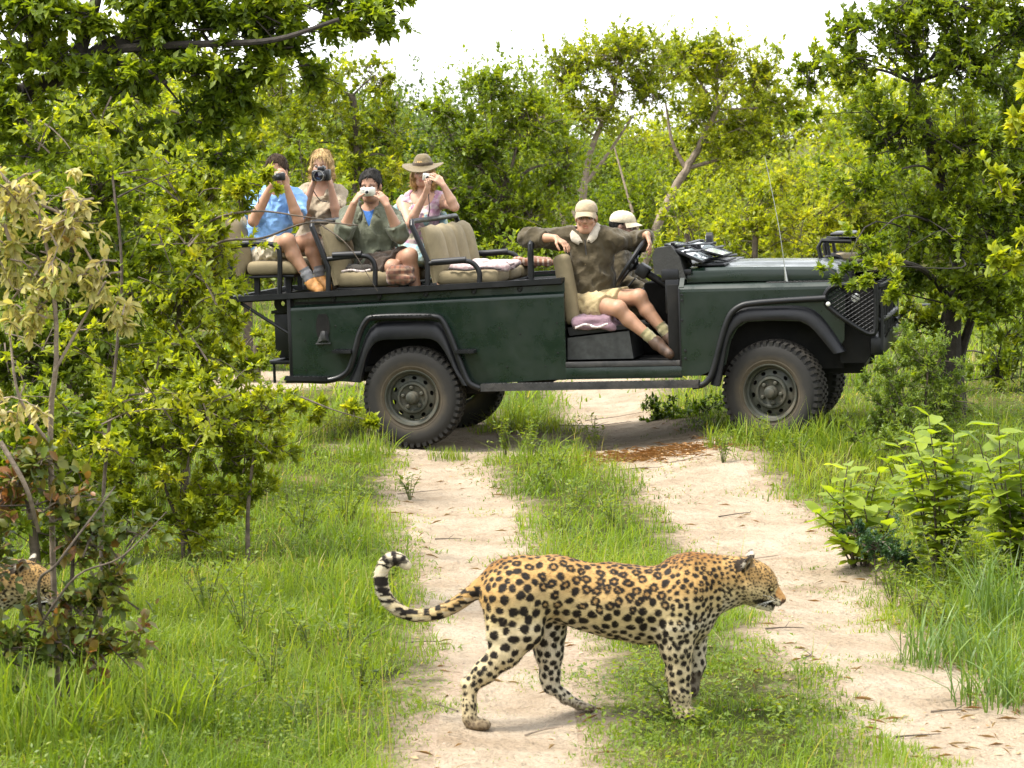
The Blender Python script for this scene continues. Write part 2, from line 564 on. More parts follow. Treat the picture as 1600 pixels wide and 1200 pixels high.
def crown(r, LB, dens, leaf, per_twig, spray=0.42, droop=0.0, shape=KITE, up=0.25, inside=0.35, roots=None, width=0.55, vmean=0.45, sec=4):
    """twigs and leaves filling the lobes: returns leaf verts, faces, v, twig tubes"""
    Pl, Dl, Nl, vl, tw = [], [], [], [], []
    for c, R in LB:
        area = (R[0] * R[2] + R[1] * R[2] + R[0] * R[1]) * 4.2
        n = max(4, int(area * dens * 1.7))
        u = r.normal(size=(n, 3)); u /= np.linalg.norm(u, axis=1)[:, None]
        root = c + (r.uniform(-1, 1, (n, 3)) * inside - np.array([0, 0, .15])) * R
        rad_ = np.clip(np.abs(r.normal(.78, .28, n)), .25, 1.5)
        tip = c + u * R * rad_[:, None]
        lv = np.clip(r.normal(vmean, .10), .1, .9)
        for i in range(n):
            a, b = root[i], tip[i]
            L = np.linalg.norm(b - a)
            if L < 1e-3: continue
            mid = (a + b) / 2 + np.array([0, 0, .12 * L]) + r.normal(0, .06 * L, 3)
            b = b - np.array([0, 0, droop * L])
            t = np.linspace(0, 1, 4)[:, None]
            line = (1 - t) ** 2 * a + 2 * t * (1 - t) * mid + t * t * b
            tw.append((line, .0045 + .003 * L, .0018))
            cv = np.clip(r.normal(lv, .13), 0, 1)
            for k in range(sec):
                f = r.uniform(.25, 1.0)
                o = (1 - f) ** 2 * a + 2 * f * (1 - f) * mid + f * f * b
                dirn = (b - a) / L * .8 + r.normal(0, .65, 3) + np.array([0, 0, up - droop])
                dirn /= np.linalg.norm(dirn)
                ls = spray * L * r.uniform(.5, 1.15)
                m = max(4, int(per_twig * 2.0 * r.uniform(.6, 1.3)))
                s = np.sort(r.uniform(.05, 1, m))
                P = o + dirn * (s * ls)[:, None] + r.normal(0, .02 * ls, (m, 3)) - np.array([0, 0, 1]) * (droop * ls * s ** 2)[:, None]
                if r.uniform() < .35: tw.append((np.array([o, o + dirn * ls * .8]), .0022, .0010))
                D = dirn * .55 + r.normal(0, .62, (m, 3)) + np.array([0, 0, .10 - droop * 1.4])
                N = r.normal(0, .42, (m, 3)) + np.array([0, -.12, 1.0])
                Pl.append(P); Dl.append(D); Nl.append(N)
                vl.append(np.clip(r.normal(cv, .13, m), 0, 1))
    P, D, N, v = np.concatenate(Pl), np.concatenate(Dl), np.concatenate(Nl), np.concatenate(vl)
    ln = leaf * r.uniform(.5, 1.3, len(P)); wd = ln * width * r.uniform(.8, 1.2, len(P))
    V, F, k = leaf_arrays(P, D, N, ln, wd, shape)
    return V, F, np.repeat(v, k), tw, len(P)

LEAFCOUNT = [0]
def plant(name, label, cat, base, LB, seed, leafm, bark, leaf=0.05, dens=5, per_twig=7, trunk=None, trunk_r=0.06, limbs=True, group=None, twigs=True, extra=None, **kw):
    """a tree or shrub: trunk and limbs that reach into every lobe, twigs, crown"""
    r = np.random.RandomState(seed)
    base = np.array(base, float)
    o = empty(name, base)
    tag(o, label, cat, group)
    V, F, v, tw, n = crown(r, LB, dens, leaf, per_twig, **kw)
    LEAFCOUNT[0] += len(F)
    me = np_mesh('crown', V - base, F)
    set_v(me, v)
    link('crown', me, o, leafm)['kind'] = 'stuff'
    T = [np.array(p, float) for p in (trunk or [base, LB[0][0]])]
    T[0] = T[0] - np.array([0, 0, .06])
    line = np.array(catmull(T, 5))
    line[1:-1] += r.normal(0, trunk_r * .12, line[1:-1].shape)
    b = MB().tube(line - base, list(trunk_r * np.linspace(1.15, .55, len(line))), 9)
    b.build('trunk', bark, o)
    if limbs:
        for c, R in LB:
            k = np.argmin(np.linalg.norm(line - c, axis=1) + (line[:, 2] > c[2] + .1) * .4 + np.linspace(.0, .0, len(line)))
            k = max(len(line) // 4, min(k, len(line) - 1))
            a = line[k]
            L = np.linalg.norm(c - a)
            if L < .1: continue
            mid = (a + c) / 2 + r.normal(0, .10 * L, 3) + np.array([0, 0, .06 * L])
            pts = np.array(catmull([a, mid, c], 4))
            rr = min(trunk_r * .42 * min(1, .35 + .35 * L), .05 * R.max())
            MB().tube(pts - base, list(np.linspace(rr, rr * .25, len(pts))), 7, cap=False).build('branch', bark, o)
    for pts, r0, r1 in (extra or []):
        MB().tube(np.array(catmull([np.array(p) for p in pts], 5)) - base, [r0, r1], 7).build('branch', bark, o)
    if twigs:
        t = tubes([(l - base, a, b_) for l, a, b_ in tw], 3).mesh('twigs')
        link('twigs', t, o, bark)['kind'] = 'stuff'
    return o

def gz(x, y): return float(ground_z(np.array([float(x)]), np.array([float(y)]))[0])
def foot(px, Y):
    x = (px - 800) / FPX * Y * 1.004
    return np.array([x, Y, gz(x, Y)])

def copy_tree(o):
    c = o.copy(); col.objects.link(c)
    for ch in o.children:
        k = ch.copy(); col.objects.link(k); k.parent = c
    return c

def build_background():
    # bushes of the far tree line: five grown, the rest copied and turned
    protos = []
    for i, (lm, h, w) in enumerate(((L_YEL, 3.0, 2.0), (L_MID, 3.6, 2.2), (L_YEL, 2.6, 2.2), (L_MID, 3.1, 2.6), (L_DARK, 3.4, 2.2))):
        r = np.random.RandomState(40 + i)
        LB = []
        for k in range(8):
            a = r.uniform(0, 6.28); q = r.uniform(.2, 1) * w * .6
            z = h * r.uniform(.18, .82)
            LB.append((np.array([math.cos(a) * q, math.sin(a) * q, z]), np.array([.75, .75, .60]) * r.uniform(.7, 1.1) * w * .52))
        LB.append((np.array([0, 0, h * .35]), np.array([w * .8, w * .8, h * .35])))
        protos.append(plant('bush', 'x', 'bush', (0, 0, 0), LB, 50 + i, lm, M_BARK, 0.085, 3.4, 6, trunk_r=.07, spray=.5))
    r = np.random.RandomState(9)
    k = 0
    for row, (Y, n, sc) in enumerate(((44, 15, .95), (54, 14, 1.15), (68, 13, 1.3))):
        half = Y * .215
        for i in range(n):
            x = -half * 1.35 + 2.7 * half * (i + .5 + r.uniform(-.25, .25)) / n
            y = Y + r.uniform(-3.5, 3.5)
            px = 800 + x / y * FPX
            s = sc * r.uniform(.85, 1.15)
            if 1000 < px < 1330: s *= (.78, .82, 1.05)[row]  # low stretch under the open sky
            elif 640 < px <= 1000: s *= (.85, .9, 1.05)[row]
            elif px < 600: s *= 1.25
            elif px > 1330: s *= 1.3
            p = protos[(i * 2 + row + (r.randint(3))) % 5]
            if 1000 < px < 1330: p = protos[(0, 2)[i % 2]]
            o = p if (k < 5 and p.location.length == 0) else copy_tree(p)
            k += 1
            o.location = (x, y, gz(x, y) - .05)
            o.rotation_euler = (0, 0, r.uniform(0, 6.28))
            o.scale = (s, s, s)
            o['label'] = {L_YEL: 'yellow green bush', L_MID: 'mid green bush', L_DARK: 'dark green bush'}[next(c for c in o.children if c.name.startswith('crown')).data.materials[0]] + ' in the far tree line behind the vehicle'
            o['group'] = 'bushes of the far tree line'
    for p in protos:
        if p.location.length == 0:
            for c in list(p.children): bpy.data.objects.remove(c)
            bpy.data.objects.remove(p)

    A = plant
    A('tree', 'dense rounded green tree behind the empty front bench', 'tree', foot(800, 33), lobes(33, [(745, 225, 85, 95), (820, 185, 80, 85), (872, 255, 55, 100, .5), (715, 320, 85, 85), (800, 330, 100, 90), (660, 330, 60, 90), (690, 175, 40, 50), (850, 380, 70, 70), (765, 130, 50, 45), (740, 420, 90, 60)]),
      61, L_MID, M_BARK, .062, 7.5, 10, trunk=[foot(800, 33), at(790, 420, 33), at(790, 300, 33)], trunk_r=.10, vmean=.42)
    A('tree', 'pale green tree with several upright bare stems left of the leaning tree', 'tree', foot(915, 37), lobes(37, [(955, 95, 85, 55), (885, 110, 60, 60), (1010, 135, 70, 55), (930, 180, 70, 40), (860, 190, 55, 60), (985, 70, 50, 30)]),
      62, L_YEL, M_BARKP, .062, 9, 9, trunk=[foot(915, 37), at(905, 380, 37), at(912, 300, 37), at(925, 230, 37), at(960, 150, 37)], trunk_r=.055, vmean=.45,
      extra=[([foot(885, 37), at(882, 360, 37), at(870, 290, 37), at(880, 180, 37)], .04, .015), ([at(905, 300, 37), at(950, 240, 37), at(990, 180, 37)], .03, .012), ([foot(940, 36.5), at(930, 400, 36.5), at(890, 320, 36.6), at(860, 230, 36.7)], .035, .012)])
    A('tree', 'open crowned tree leaning right with a forked pale trunk behind the guide', 'tree', foot(985, 40), lobes(40, [(1045, 90, 75, 45), (1120, 100, 80, 50), (1185, 120, 55, 50), (1080, 180, 60, 35), (1165, 195, 60, 35), (1130, 235, 65, 22), (1225, 165, 40, 35), (1095, 75, 45, 25)]),
      63, L_YEL, M_BARKP, .062, 9, 9, trunk=[foot(985, 40), at(1010, 400, 40), at(1040, 325, 40), at(1072, 265, 40), at(1095, 225, 40), at(1120, 170, 40)], trunk_r=.072, vmean=.42,
      extra=[([at(1072, 265, 40), at(1050, 220, 40), at(1040, 160, 40)], .036, .014), ([at(1074, 263, 40), at(1120, 250, 40), at(1165, 235, 40)], .034, .012), ([at(1010, 400, 40), at(985, 320, 40.3), at(960, 230, 40.6)], .028, .012)])
    A('tree', 'yellowish feathery tree behind the person with the black camera', 'tree', foot(570, 31), lobes(31, [(590, 115, 50, 55), (605, 190, 45, 60), (545, 200, 60, 70), (500, 130, 65, 70), (560, 270, 60, 60), (620, 255, 40, 60), (470, 220, 60, 70), (430, 130, 60, 70)]),
      64, L_YEL, M_BARK, .06, 7, 9, trunk=[foot(560, 31), at(555, 400, 31), at(560, 250, 31), at(550, 150, 31)], trunk_r=.07, vmean=.5, droop=.15)
    for i, (lab, Y, L, lm, vm) in enumerate((
        ('dense leafy bush close behind the back bench', 28, [(390, 280, 85, 85), (460, 260, 60, 70), (300, 350, 95, 100), (515, 340, 60, 80), (430, 400, 85, 70), (340, 460, 80, 60)], L_MID, .5),
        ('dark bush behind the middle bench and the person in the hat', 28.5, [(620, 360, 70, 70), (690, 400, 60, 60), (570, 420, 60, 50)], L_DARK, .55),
        ('yellow green bush behind the steering wheel', 30, [(1075, 345, 60, 65), (1030, 400, 50, 50), (1120, 380, 50, 50)], L_YEL, .55),
        ('tall bright yellow bush behind the bonnet and aerial', 31, [(1180, 330, 65, 65), (1230, 360, 70, 60), (1150, 390, 50, 50), (1215, 290, 40, 40)], L_YEL, .62),
        ('yellow green bush behind the tracker seat', 31.5, [(1290, 335, 60, 65), (1340, 300, 50, 60), (1310, 400, 60, 50)], L_YEL, .55),
        ('green bush between the dense tree and the guide', 29, [(800, 420, 60, 50), (870, 420, 60, 45), (940, 400, 40, 50)], L_MID, .42),
        ('low weedy bush behind the tail of the vehicle', 26.5, [(400, 540, 55, 45), (350, 570, 50, 40), (440, 560, 35, 35)], L_YEL, .5))):
        A('bush', lab, 'bush', foot(L[0][0], Y), lobes(Y, L), 70 + i, lm, M_BARK, .06, 5.5, 8, trunk_r=.05, vmean=vm)

def build_sides():
    A = plant
    # right: tree ahead of the bonnet
    A('tree', 'bushy green tree at the nose of the vehicle, its branches hanging over the bonnet', 'tree', foot(1492, 21.5),
      lobes(21.2, [(1330, 105, 70, 65), (1415, 60, 95, 75), (1520, 85, 95, 85), (1395, 200, 95, 75), (1515, 220, 100, 85), (1345, 290, 55, 50, -.4), (1450, 330, 100, 85), (1555, 340, 80, 85), (1425, 425, 65, 50), (1520, 455, 85, 60), (1262, 110, 40, 50), (1590, 500, 60, 70), (1350, 385, 45, 35, -.9), (1318, 420, 40, 18, -1.3), (1385, 415, 40, 24, -1.5), (1400, 460, 30, 30, -1.2), (1340, 440, 20, 10, -1.5), (1250, 180, 30, 25), (1450, 500, 60, 50, .4), (1600, 180, 70, 90), (1590, 50, 80, 70), (1500, 5, 100, 45), (1410, 10, 70, 45), (1590, 300, 60, 70), (1330, 40, 50, 40), (1570, 420, 60, 60)]),
      81, L_MID, M_BARKD, .052, 12, 11, trunk=[foot(1492, 21.5), at(1486, 520, 21.5), at(1500, 420, 21.5), at(1470, 280, 21.4), at(1430, 130, 21.3)], trunk_r=.085, vmean=.42,
      extra=[([foot(1505, 21.6), at(1500, 560, 21.6), at(1540, 430, 21.5), at(1560, 300, 21.5)], .05, .02), ([at(1486, 470, 21.5), at(1440, 420, 21.0), at(1370, 405, 20.2), at(1310, 415, 19.9)], .03, .008)])
    A('bush', 'deep green undergrowth bush at the right edge behind the tree trunk', 'bush', foot(1560, 23.5), lobes(23.5, [(1560, 560, 75, 80), (1470, 590, 50, 60), (1620, 600, 70, 80), (1420, 560, 40, 40, 1), (1540, 470, 70, 50)]), 82, L_MID, M_BARKD, .055, 7, 9, vmean=.35, trunk_r=.04)
    A('shrub', 'soft fine leaved shrub in front of the front bumper', 'shrub', foot(1440, 19.0), lobes(19.0, [(1450, 572, 52, 40), (1405, 625, 50, 50), (1480, 625, 55, 50), (1440, 675, 80, 42), (1395, 580, 30, 26), (1425, 540, 28, 24), (1370, 660, 30, 30), (1410, 520, 20, 16, .3), (1355, 600, 22, 22, .2), (1345, 680, 30, 24), (1400, 690, 50, 26, -.5)]), 83, L_FINE, M_BARK, .034, 30, 14, trunk_r=.014, vmean=.5, width=.30, spray=.6, up=.5)
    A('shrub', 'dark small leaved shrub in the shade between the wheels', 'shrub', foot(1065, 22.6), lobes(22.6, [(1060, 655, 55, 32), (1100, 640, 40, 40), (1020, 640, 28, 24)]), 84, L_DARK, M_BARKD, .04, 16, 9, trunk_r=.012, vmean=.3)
    A('sapling', 'sprays of fresh yellow green leaves at the right edge', 'sapling', foot(1640, 14.0), lobes(14.0, [(1592, 195, 30, 45), (1575, 300, 40, 45), (1600, 390, 40, 50), (1560, 420, 26, 26), (1610, 130, 30, 40)]), 85, L_YEL, M_BARK, .060, 10, 5, trunk=[foot(1640, 14.0), at(1660, 500, 14.0), at(1625, 250, 14.0), at(1610, 120, 14)], trunk_r=.02, vmean=.6, shape=OVAL)
    A('shrub', 'low blue green ferny plant beside the wheel track under the broad leaves', 'shrub', foot(1375, 14.6), lobes(14.6, [(1365, 850, 45, 28), (1405, 870, 40, 26), (1340, 830, 25, 20)]), 86, leaf_mat('blue_green_leaf', [(0, (.014, .040, .016)), (.5, (.03, .075, .028)), (1, (.06, .12, .04))], .3), M_BARK, .022, 60, 16, trunk_r=.006, vmean=.45, width=.35)

    # left: the big overhanging tree
    tb = foot(-190, 14.2)
    A('tree', 'large overhanging tree at the upper left with dark limbs', 'tree', tb,
      lobes(13.8, [(50, 60, 95, 80), (190, 130, 85, 60), (320, 95, 90, 60), (430, 50, 90, 50), (540, 35, 75, 32), (610, 18, 45, 22), (300, 185, 75, 40), (120, 20, 90, 50), (25, 170, 70, 70), (265, 235, 40, 35), (380, 165, 60, 40), (250, 20, 80, 40), (480, 105, 50, 35), (345, 235, 35, 30), (-80, 120, 90, 120), (100, 90, 60, 60), (230, 60, 70, 45), (370, 130, 60, 40), (150, 190, 60, 40), (60, 235, 60, 40), (420, 110, 50, 40), (330, 10, 80, 40), (440, 0, 70, 35), (200, 240, 40, 30), (530, 5, 80, 32), (250, -20, 120, 40), (20, 0, 90, 50), (590, 45, 45, 22), (380, 30, 70, 40)]),
      91, L_MID, M_BARKD, .052, 19, 10, trunk=[tb, at(-170, 500, 14.2), at(-60, 230, 14.1), at(85, 118, 14.0), at(165, 78, 13.9), at(235, 35, 13.9), at(310, -25, 13.8)], trunk_r=.055, vmean=.34, droop=.12, shape=KITE, width=.52,
      extra=[([at(165, 78, 13.9), at(240, 72, 13.8), at(330, 68, 13.7), at(430, 62, 13.6), at(530, 30, 13.6)], .026, .010), ([at(90, 115, 14), at(130, 105, 13.9), at(200, 100, 13.8), at(260, 130, 13.7)], .03, .012), ([at(120, 95, 13.9), at(150, 0, 13.9), at(160, -80, 13.9)], .04, .02)])
    A('bush', 'broad leafy bush in the left middle ground under the overhanging tree', 'bush', foot(90, 17.5), lobes(17.5, [(60, 320, 100, 90), (170, 290, 90, 85), (90, 440, 110, 90), (200, 430, 90, 90), (40, 560, 95, 75), (150, 550, 100, 75), (-60, 420, 110, 150), (60, 670, 110, 75), (170, 650, 100, 70), (-60, 620, 100, 110), (110, 740, 80, 50)]), 92, L_MID, M_BARK, .055, 16, 10, trunk_r=.035, vmean=.50,
      trunk=[foot(90, 17.5), at(110, 620, 17.5), at(110, 450, 17.5), at(120, 330, 17.5)])
    A('bush', 'bright leafy bush reaching across the tail of the vehicle', 'bush', foot(290, 18.2), lobes(18.2, [(280, 320, 85, 80), (330, 400, 70, 75), (270, 450, 90, 85), (300, 540, 85, 70), (360, 500, 50, 55), (390, 300, 48, 50, -.3), (345, 250, 60, 55), (370, 580, 45, 45), (230, 570, 80, 60), (425, 285, 22, 26, -.4), (280, 650, 95, 65), (350, 640, 60, 50), (210, 690, 80, 50)]), 93, L_YEL, M_BARK, .052, 15, 10, trunk_r=.03, vmean=.48,
      trunk=[foot(290, 18.2), at(285, 640, 18.2), at(280, 500, 18.2), at(300, 350, 18.2)],
      extra=[([at(290, 420, 18.1), at(345, 378, 17.9), at(410, 372, 17.8), at(480, 348, 17.7), at(560, 352, 17.7)], .012, .004), ([at(280, 400, 18.0), at(330, 345, 17.9), at(400, 330, 17.8), at(470, 338, 17.7), at(520, 345, 17.7)], .011, .003), ([at(500, 350, 17.7), at(545, 385, 17.6), at(590, 455, 17.6)], .005, .002)])
    A('shrub', 'low shrub with bare lower stems and yellow green leaves left of the rear wheel', 'shrub', foot(300, 15.4), lobes(15.4, [(330, 650, 105, 62), (245, 690, 80, 60), (415, 645, 66, 46), (365, 715, 85, 46), (470, 625, 34, 26), (300, 600, 70, 45), (190, 640, 80, 60), (300, 760, 75, 40), (200, 750, 70, 50), (420, 700, 50, 40), (130, 690, 70, 60), (500, 640, 30, 24), (330, 790, 60, 35), (545, 642, 24, 12), (578, 664, 12, 9), (300, 830, 70, 35), (210, 810, 60, 40), (400, 770, 50, 40)]), 94, L_YEL, M_BARK, .044, 17, 10, trunk_r=.012, vmean=.45,
      trunk=[foot(285, 15.4), at(285, 800, 15.4), at(300, 680, 15.4)], extra=[([foot(385, 15.3), at(388, 790, 15.3), at(400, 680, 15.3)], .016, .006), ([foot(300, 15.5), at(265, 780, 15.4), at(235, 690, 15.4)], .016, .006), ([at(470, 620, 15.3), at(520, 640, 15.2), at(570, 655, 15.2)], .006, .002)])
    # wilting sapling with pale hanging leaves
    sb = foot(85, 11.2)
    A('sapling', 'wilting sapling with pale drooping dry leaves at the left edge', 'sapling', sb, lobes(11.0, [(30, 290, 55, 45), (90, 340, 60, 45), (60, 420, 60, 50), (150, 430, 45, 45), (10, 380, 50, 60), (120, 290, 45, 35), (190, 480, 30, 30), (40, 480, 50, 40), (10, 620, 40, 40)]),
      96, L_DRY, M_BARKP, .054, 30, 2.2, trunk=[sb, at(78, 700, 11.1), at(88, 560, 11.0), at(82, 440, 11.0), at(60, 330, 11)], trunk_r=.012, droop=.45, vmean=.40, shape=OVAL, width=.42, inside=.8, sec=5,
      extra=[([at(-20, 250, 11), at(40, 310, 11), at(100, 340, 11), at(160, 435, 11)], .008, .004), ([at(85, 580, 11), at(130, 500, 11), at(165, 440, 10.9)], .007, .004), ([at(80, 700, 11.1), at(30, 620, 11), at(15, 520, 11)], .009, .004), ([at(0, 690, 10.9), at(40, 760, 10.9), at(60, 830, 11)], .011, .008)])
    bb = foot(95, 11.2)
    A('bush', 'bush with orange and brown dying leaves hiding the second leopard', 'bush', bb, lobes(11.0, [(30, 770, 70, 45), (100, 800, 60, 40), (150, 850, 55, 50), (190, 910, 45, 50), (140, 950, 60, 45), (90, 1000, 70, 45), (20, 1020, 60, 45), (170, 1010, 60, 40), (210, 830, 35, 35), (60, 720, 50, 35), (-30, 860, 30, 120)]),
      97, L_BROWN, M_BARK, .052, 32, 3, trunk_r=.010, vmean=.47, shape=OVAL, width=.6, spray=.7, inside=.7,
      trunk=[bb, at(110, 950, 11.1), at(115, 850, 11.0), at(118, 790, 11.0)], extra=[([bb, at(60, 930, 10.9), at(90, 880, 10.8), at(150, 800, 10.9), at(180, 760, 11)], .008, .003), ([bb, at(150, 960, 11), at(175, 900, 11), at(220, 830, 11)], .007, .003), ([at(60, 980, 10.9), at(120, 900, 10.8), at(190, 870, 10.8), at(260, 800, 10.9)], .006, .002)])
    cb = foot(150, 12.2)
    A('sapling', 'airy sapling of small yellow green leaves standing before the left bushes', 'sapling', cb, lobes(12.2, [(230, 260, 70, 60), (150, 180, 60, 50), (60, 200, 60, 50), (270, 370, 70, 60), (200, 470, 70, 60), (110, 540, 70, 60), (280, 540, 70, 55), (210, 620, 80, 55), (90, 640, 70, 50), (310, 450, 50, 50), (20, 560, 50, 60), (330, 620, 50, 40), (170, 700, 60, 40)]),
      99, L_YEL, M_BARK, .042, 9, 5, trunk=[cb, at(160, 800, 12.2), at(175, 620, 12.2), at(190, 420, 12.2), at(170, 230, 12.2)], trunk_r=.009, vmean=.5, inside=.8, spray=.6)
    A('bush', 'shaded bush of dull green leaves behind the second leopard', 'bush', foot(60, 13.4), lobes(13.4, [(40, 720, 100, 65), (130, 750, 70, 55), (0, 820, 70, 60), (110, 850, 70, 50), (60, 650, 90, 50), (160, 680, 60, 45), (-60, 740, 80, 90)]), 98, L_MID, M_BARK, .050, 14, 9, vmean=.40, trunk_r=.03)

LEAFBIG = None
def broad_plant(label, base, stems, seed, ln=0.135):
    """weedy shrub whose big soft leaves can be picked apart: every leaf an object"""
    global LEAFBIG
    if LEAFBIG is None:
        LEAFBIG = []
        r = np.random.RandomState(2)
        for i in range(10):
            T = []
            n = 7
            for j in range(n):
                t = j / (n - 1)
                w = .30 * math.sin(math.pi * min(1, t * .93 + .05)) ** .75 * (1 - .12 * t)
                z = -.12 * t * t * (1 + .8 * r.uniform()) + .02 * math.sin(9 * t + i)
                T.append([(t, w, z + .10 * w / .3 * r.uniform(.6, 1.2)), (t, 0, z), (t, -w, z + .10 * w / .3 * r.uniform(.6, 1.2))])
            b = MB().strip(T)
            me = bpy.data.meshes.new('leaf')
            me.from_pydata(b.V, [], b.F)
            me.polygons.foreach_set('use_smooth', np.ones(len(me.polygons), bool))
            set_v(me, np.full(len(b.V), np.clip(r.normal(.5, .24), 0, 1)))
            me.materials.append(L_BIG)
            LEAFBIG.append(me)
    r = np.random.RandomState(seed)
    base = np.array(base)
    o = empty('broad_leaf_shrub', base)
    tag(o, label, 'shrub')
    for tip, nl in stems:
        tip = np.array(tip)
        b0 = base + np.array([r.uniform(-.06, .06), r.uniform(-.06, .06), -.03])
        mid = (b0 + tip) / 2 + np.array([r.uniform(-.05, .05), r.uniform(-.05, .05), .05])
        line = np.array(catmull([b0, mid, tip], 6))
        MB().tube(line - base, [.007, .003], 6).build('stem', M_BARK, o)
        nl = int(nl * 1.8)
        for i in range(nl):
            t = .12 + .88 * (i + r.uniform(0, .6)) / nl
            p = np.array([np.interp(t, np.linspace(0, 1, len(line)), line[:, q]) for q in range(3)]) - base
            az = i * 2.4 + r.uniform(-.5, .5)
            el = r.uniform(-.15, .55) + .5 * max(0, t - .8) * 3
            d = Vector((math.cos(az) * math.cos(el), math.sin(az) * math.cos(el), math.sin(el)))
            side = Vector((-math.sin(az), math.cos(az), r.uniform(-.35, .35))).normalized()
            up = d.cross(side)
            s = ln * r.uniform(.62, 1.2) * (1.12 - .3 * abs(t - .75))
            M = Matrix([[d[q], side[q], up[q], p[q]] for q in range(3)] + [[0, 0, 0, 1]]) @ Matrix.Scale(s, 4)
            l = link('leaf', LEAFBIG[r.randint(10)], o)
            l.matrix_local = M
    return o

def build_broad():
    def sp(Y, pts, n): return [(at(x, y, Y + d), n) for x, y, d in pts]
    broad_plant('broad leaved shrub at the edge of the sandy track, lowest and nearest the leopard', foot(1345, 15.2), sp(15.2, [(1325, 720, 0), (1290, 765, -.1), (1375, 735, 0), (1275, 800, -.2), (1350, 790, -.2), (1400, 770, -.1), (1315, 845, -.3), (1330, 745, .2), (1390, 820, -.3), (1300, 800, .1), (1360, 760, .1), (1420, 735, .1)], 9), 1, .125)
    broad_plant('tall broad leaved shrub with its top spray against the dark undergrowth', foot(1480, 14.9), sp(14.9, [(1450, 645, 0), (1490, 672, 0), (1430, 690, -.1), (1520, 740, -.1), (1460, 770, -.2), (1550, 780, -.1), (1480, 720, -.1), (1440, 740, 0), (1500, 790, -.2), (1410, 720, .1), (1470, 690, .1)], 10), 2, .140)
    broad_plant('smaller broad leaved shrub growing nearest the front wheel', foot(1425, 17.0), sp(17.0, [(1400, 690, 0), (1425, 670, 0), (1450, 690, .1), (1385, 715, -.1), (1440, 720, -.1), (1470, 700, .1)], 8), 4, .115)
    broad_plant('broad leaved shrub cut off by the right edge of the view', foot(1590, 14.6), sp(14.6, [(1560, 660, 0), (1590, 690, -.1), (1620, 720, 0), (1540, 715, -.2), (1600, 790, -.1), (1570, 750, -.2), (1640, 690, 0), (1530, 690, .1), (1580, 820, -.2), (1550, 790, -.1)], 10), 3, .140)
def build_wood_around():
    """the same bushveld goes on behind and beside the camera"""
    r = np.random.RandomState(5)
    n = 16000
    a = r.uniform(-math.pi, math.pi, n)                   # 0 = away from the camera
    k = np.abs(a) > rad(38)
    a = a[k]; n = len(a)
    d = r.uniform(13, 24, n)
    P = np.stack([np.sin(a) * d, np.cos(a) * d + 8, r.uniform(0, 1, n) ** 1.2 * (3.2 + .9 * np.sin(a * 9) + .6 * np.sin(a * 23))], 1)
    D = r.normal(0, 1, (n, 3)); N = r.normal(0, .5, (n, 3)) + np.array([0, 0, 1.])
    ln = r.uniform(.25, .6, n)
    V, F, kk = leaf_arrays(P, D, N, ln, ln * .6)
    me = np_mesh('surrounding_wood', V, F); set_v(me, np.repeat(np.clip(r.normal(.4, .2, n), 0, 1), kk))
    o = link('surrounding_wood', me, None, L_MID); o['kind'] = 'stuff'
    o['label'] = 'bushveld thicket closing in the clearing all around'
build_background()
build_wood_around()
build_sides()
build_broad()
print('LEAF TRIS', LEAFCOUNT)
# ------------------------------------------------------------------ the open safari vehicle
M_PAINT = mat('dark_green_paint', (0.0050, 0.0130, 0.0082), 0.20, vary=0.05, vscale=3, dirt=(0.05, 0.045, 0.03), dirt_amt=0.02, dscale=4, spec=0.38, coat=0.2)
M_BLACK = mat('black_powder_coat', (0.005, 0.0055, 0.007), 0.32, vary=0.2, dirt=(0.06, 0.05, 0.04), dirt_amt=0.07, spec=0.32)
M_PLASTIC = mat('black_flare_plastic', (0.005, 0.0055, 0.008), 0.32, vary=0.2, dirt=(0.08, 0.07, 0.05), dirt_amt=0.08, spec=0.35)
M_RUBBER = None
M_RIM = mat('dusty_green_rim', (0.028, 0.031, 0.022), 0.55, vary=0.35, vscale=9, dirt=(0.13, 0.10, 0.065), dirt_amt=0.6, dscale=7)
M_DARK = mat('dark_underside', (0.008, 0.008, 0.0075), 0.8, vary=0.4, dirt=(0.05, 0.04, 0.03), dirt_amt=0.2, spec=0.2)
M_STEEL = mat('tread_plate', (0.045, 0.045, 0.046), 0.42, metal=0.5, vary=0.3, vscale=12, dirt=(0.15, 0.12, 0.09), dirt_amt=0.35)
M_CHROME = mat('bare_metal', (0.45, 0.45, 0.44), 0.3, metal=1.0, vary=0.1)
M_CANVAS = mat('tan_seat_canvas', (0.20, 0.16, 0.09), 0.85, vary=0.16, vscale=9, bump=0.25, bscale=120, dirt=(0.12, 0.10, 0.065), dirt_amt=0.3, dscale=5)
M_SMOKE = mat('grey_canvas_cover', (0.022, 0.022, 0.020), 0.7, vary=0.3, vscale=12, bump=0.3)
M_GLASS = mat('screen_glass', (0.50, 0.58, 0.62), 0.08, vary=0.05, spec=0.8, coat=0.6)  # pale blue base colour stands in for sky reflected in the panes
M_LAMP = mat('lamp_lens', (0.55, 0.55, 0.52), 0.1, vary=0.05, coat=0.8)
M_AMBER = mat('faded_side_marker', (0.16, 0.06, 0.035), 0.35, vary=0.1)
M_MIRROR = mat('mirror_glass', (0.8, 0.8, 0.8), 0.04, metal=1.0, vary=0.02)
M_SEATBOX = mat('scuffed_grey_box', (0.032, 0.034, 0.034), 0.5, metal=0.25, vary=0.4, vscale=18)

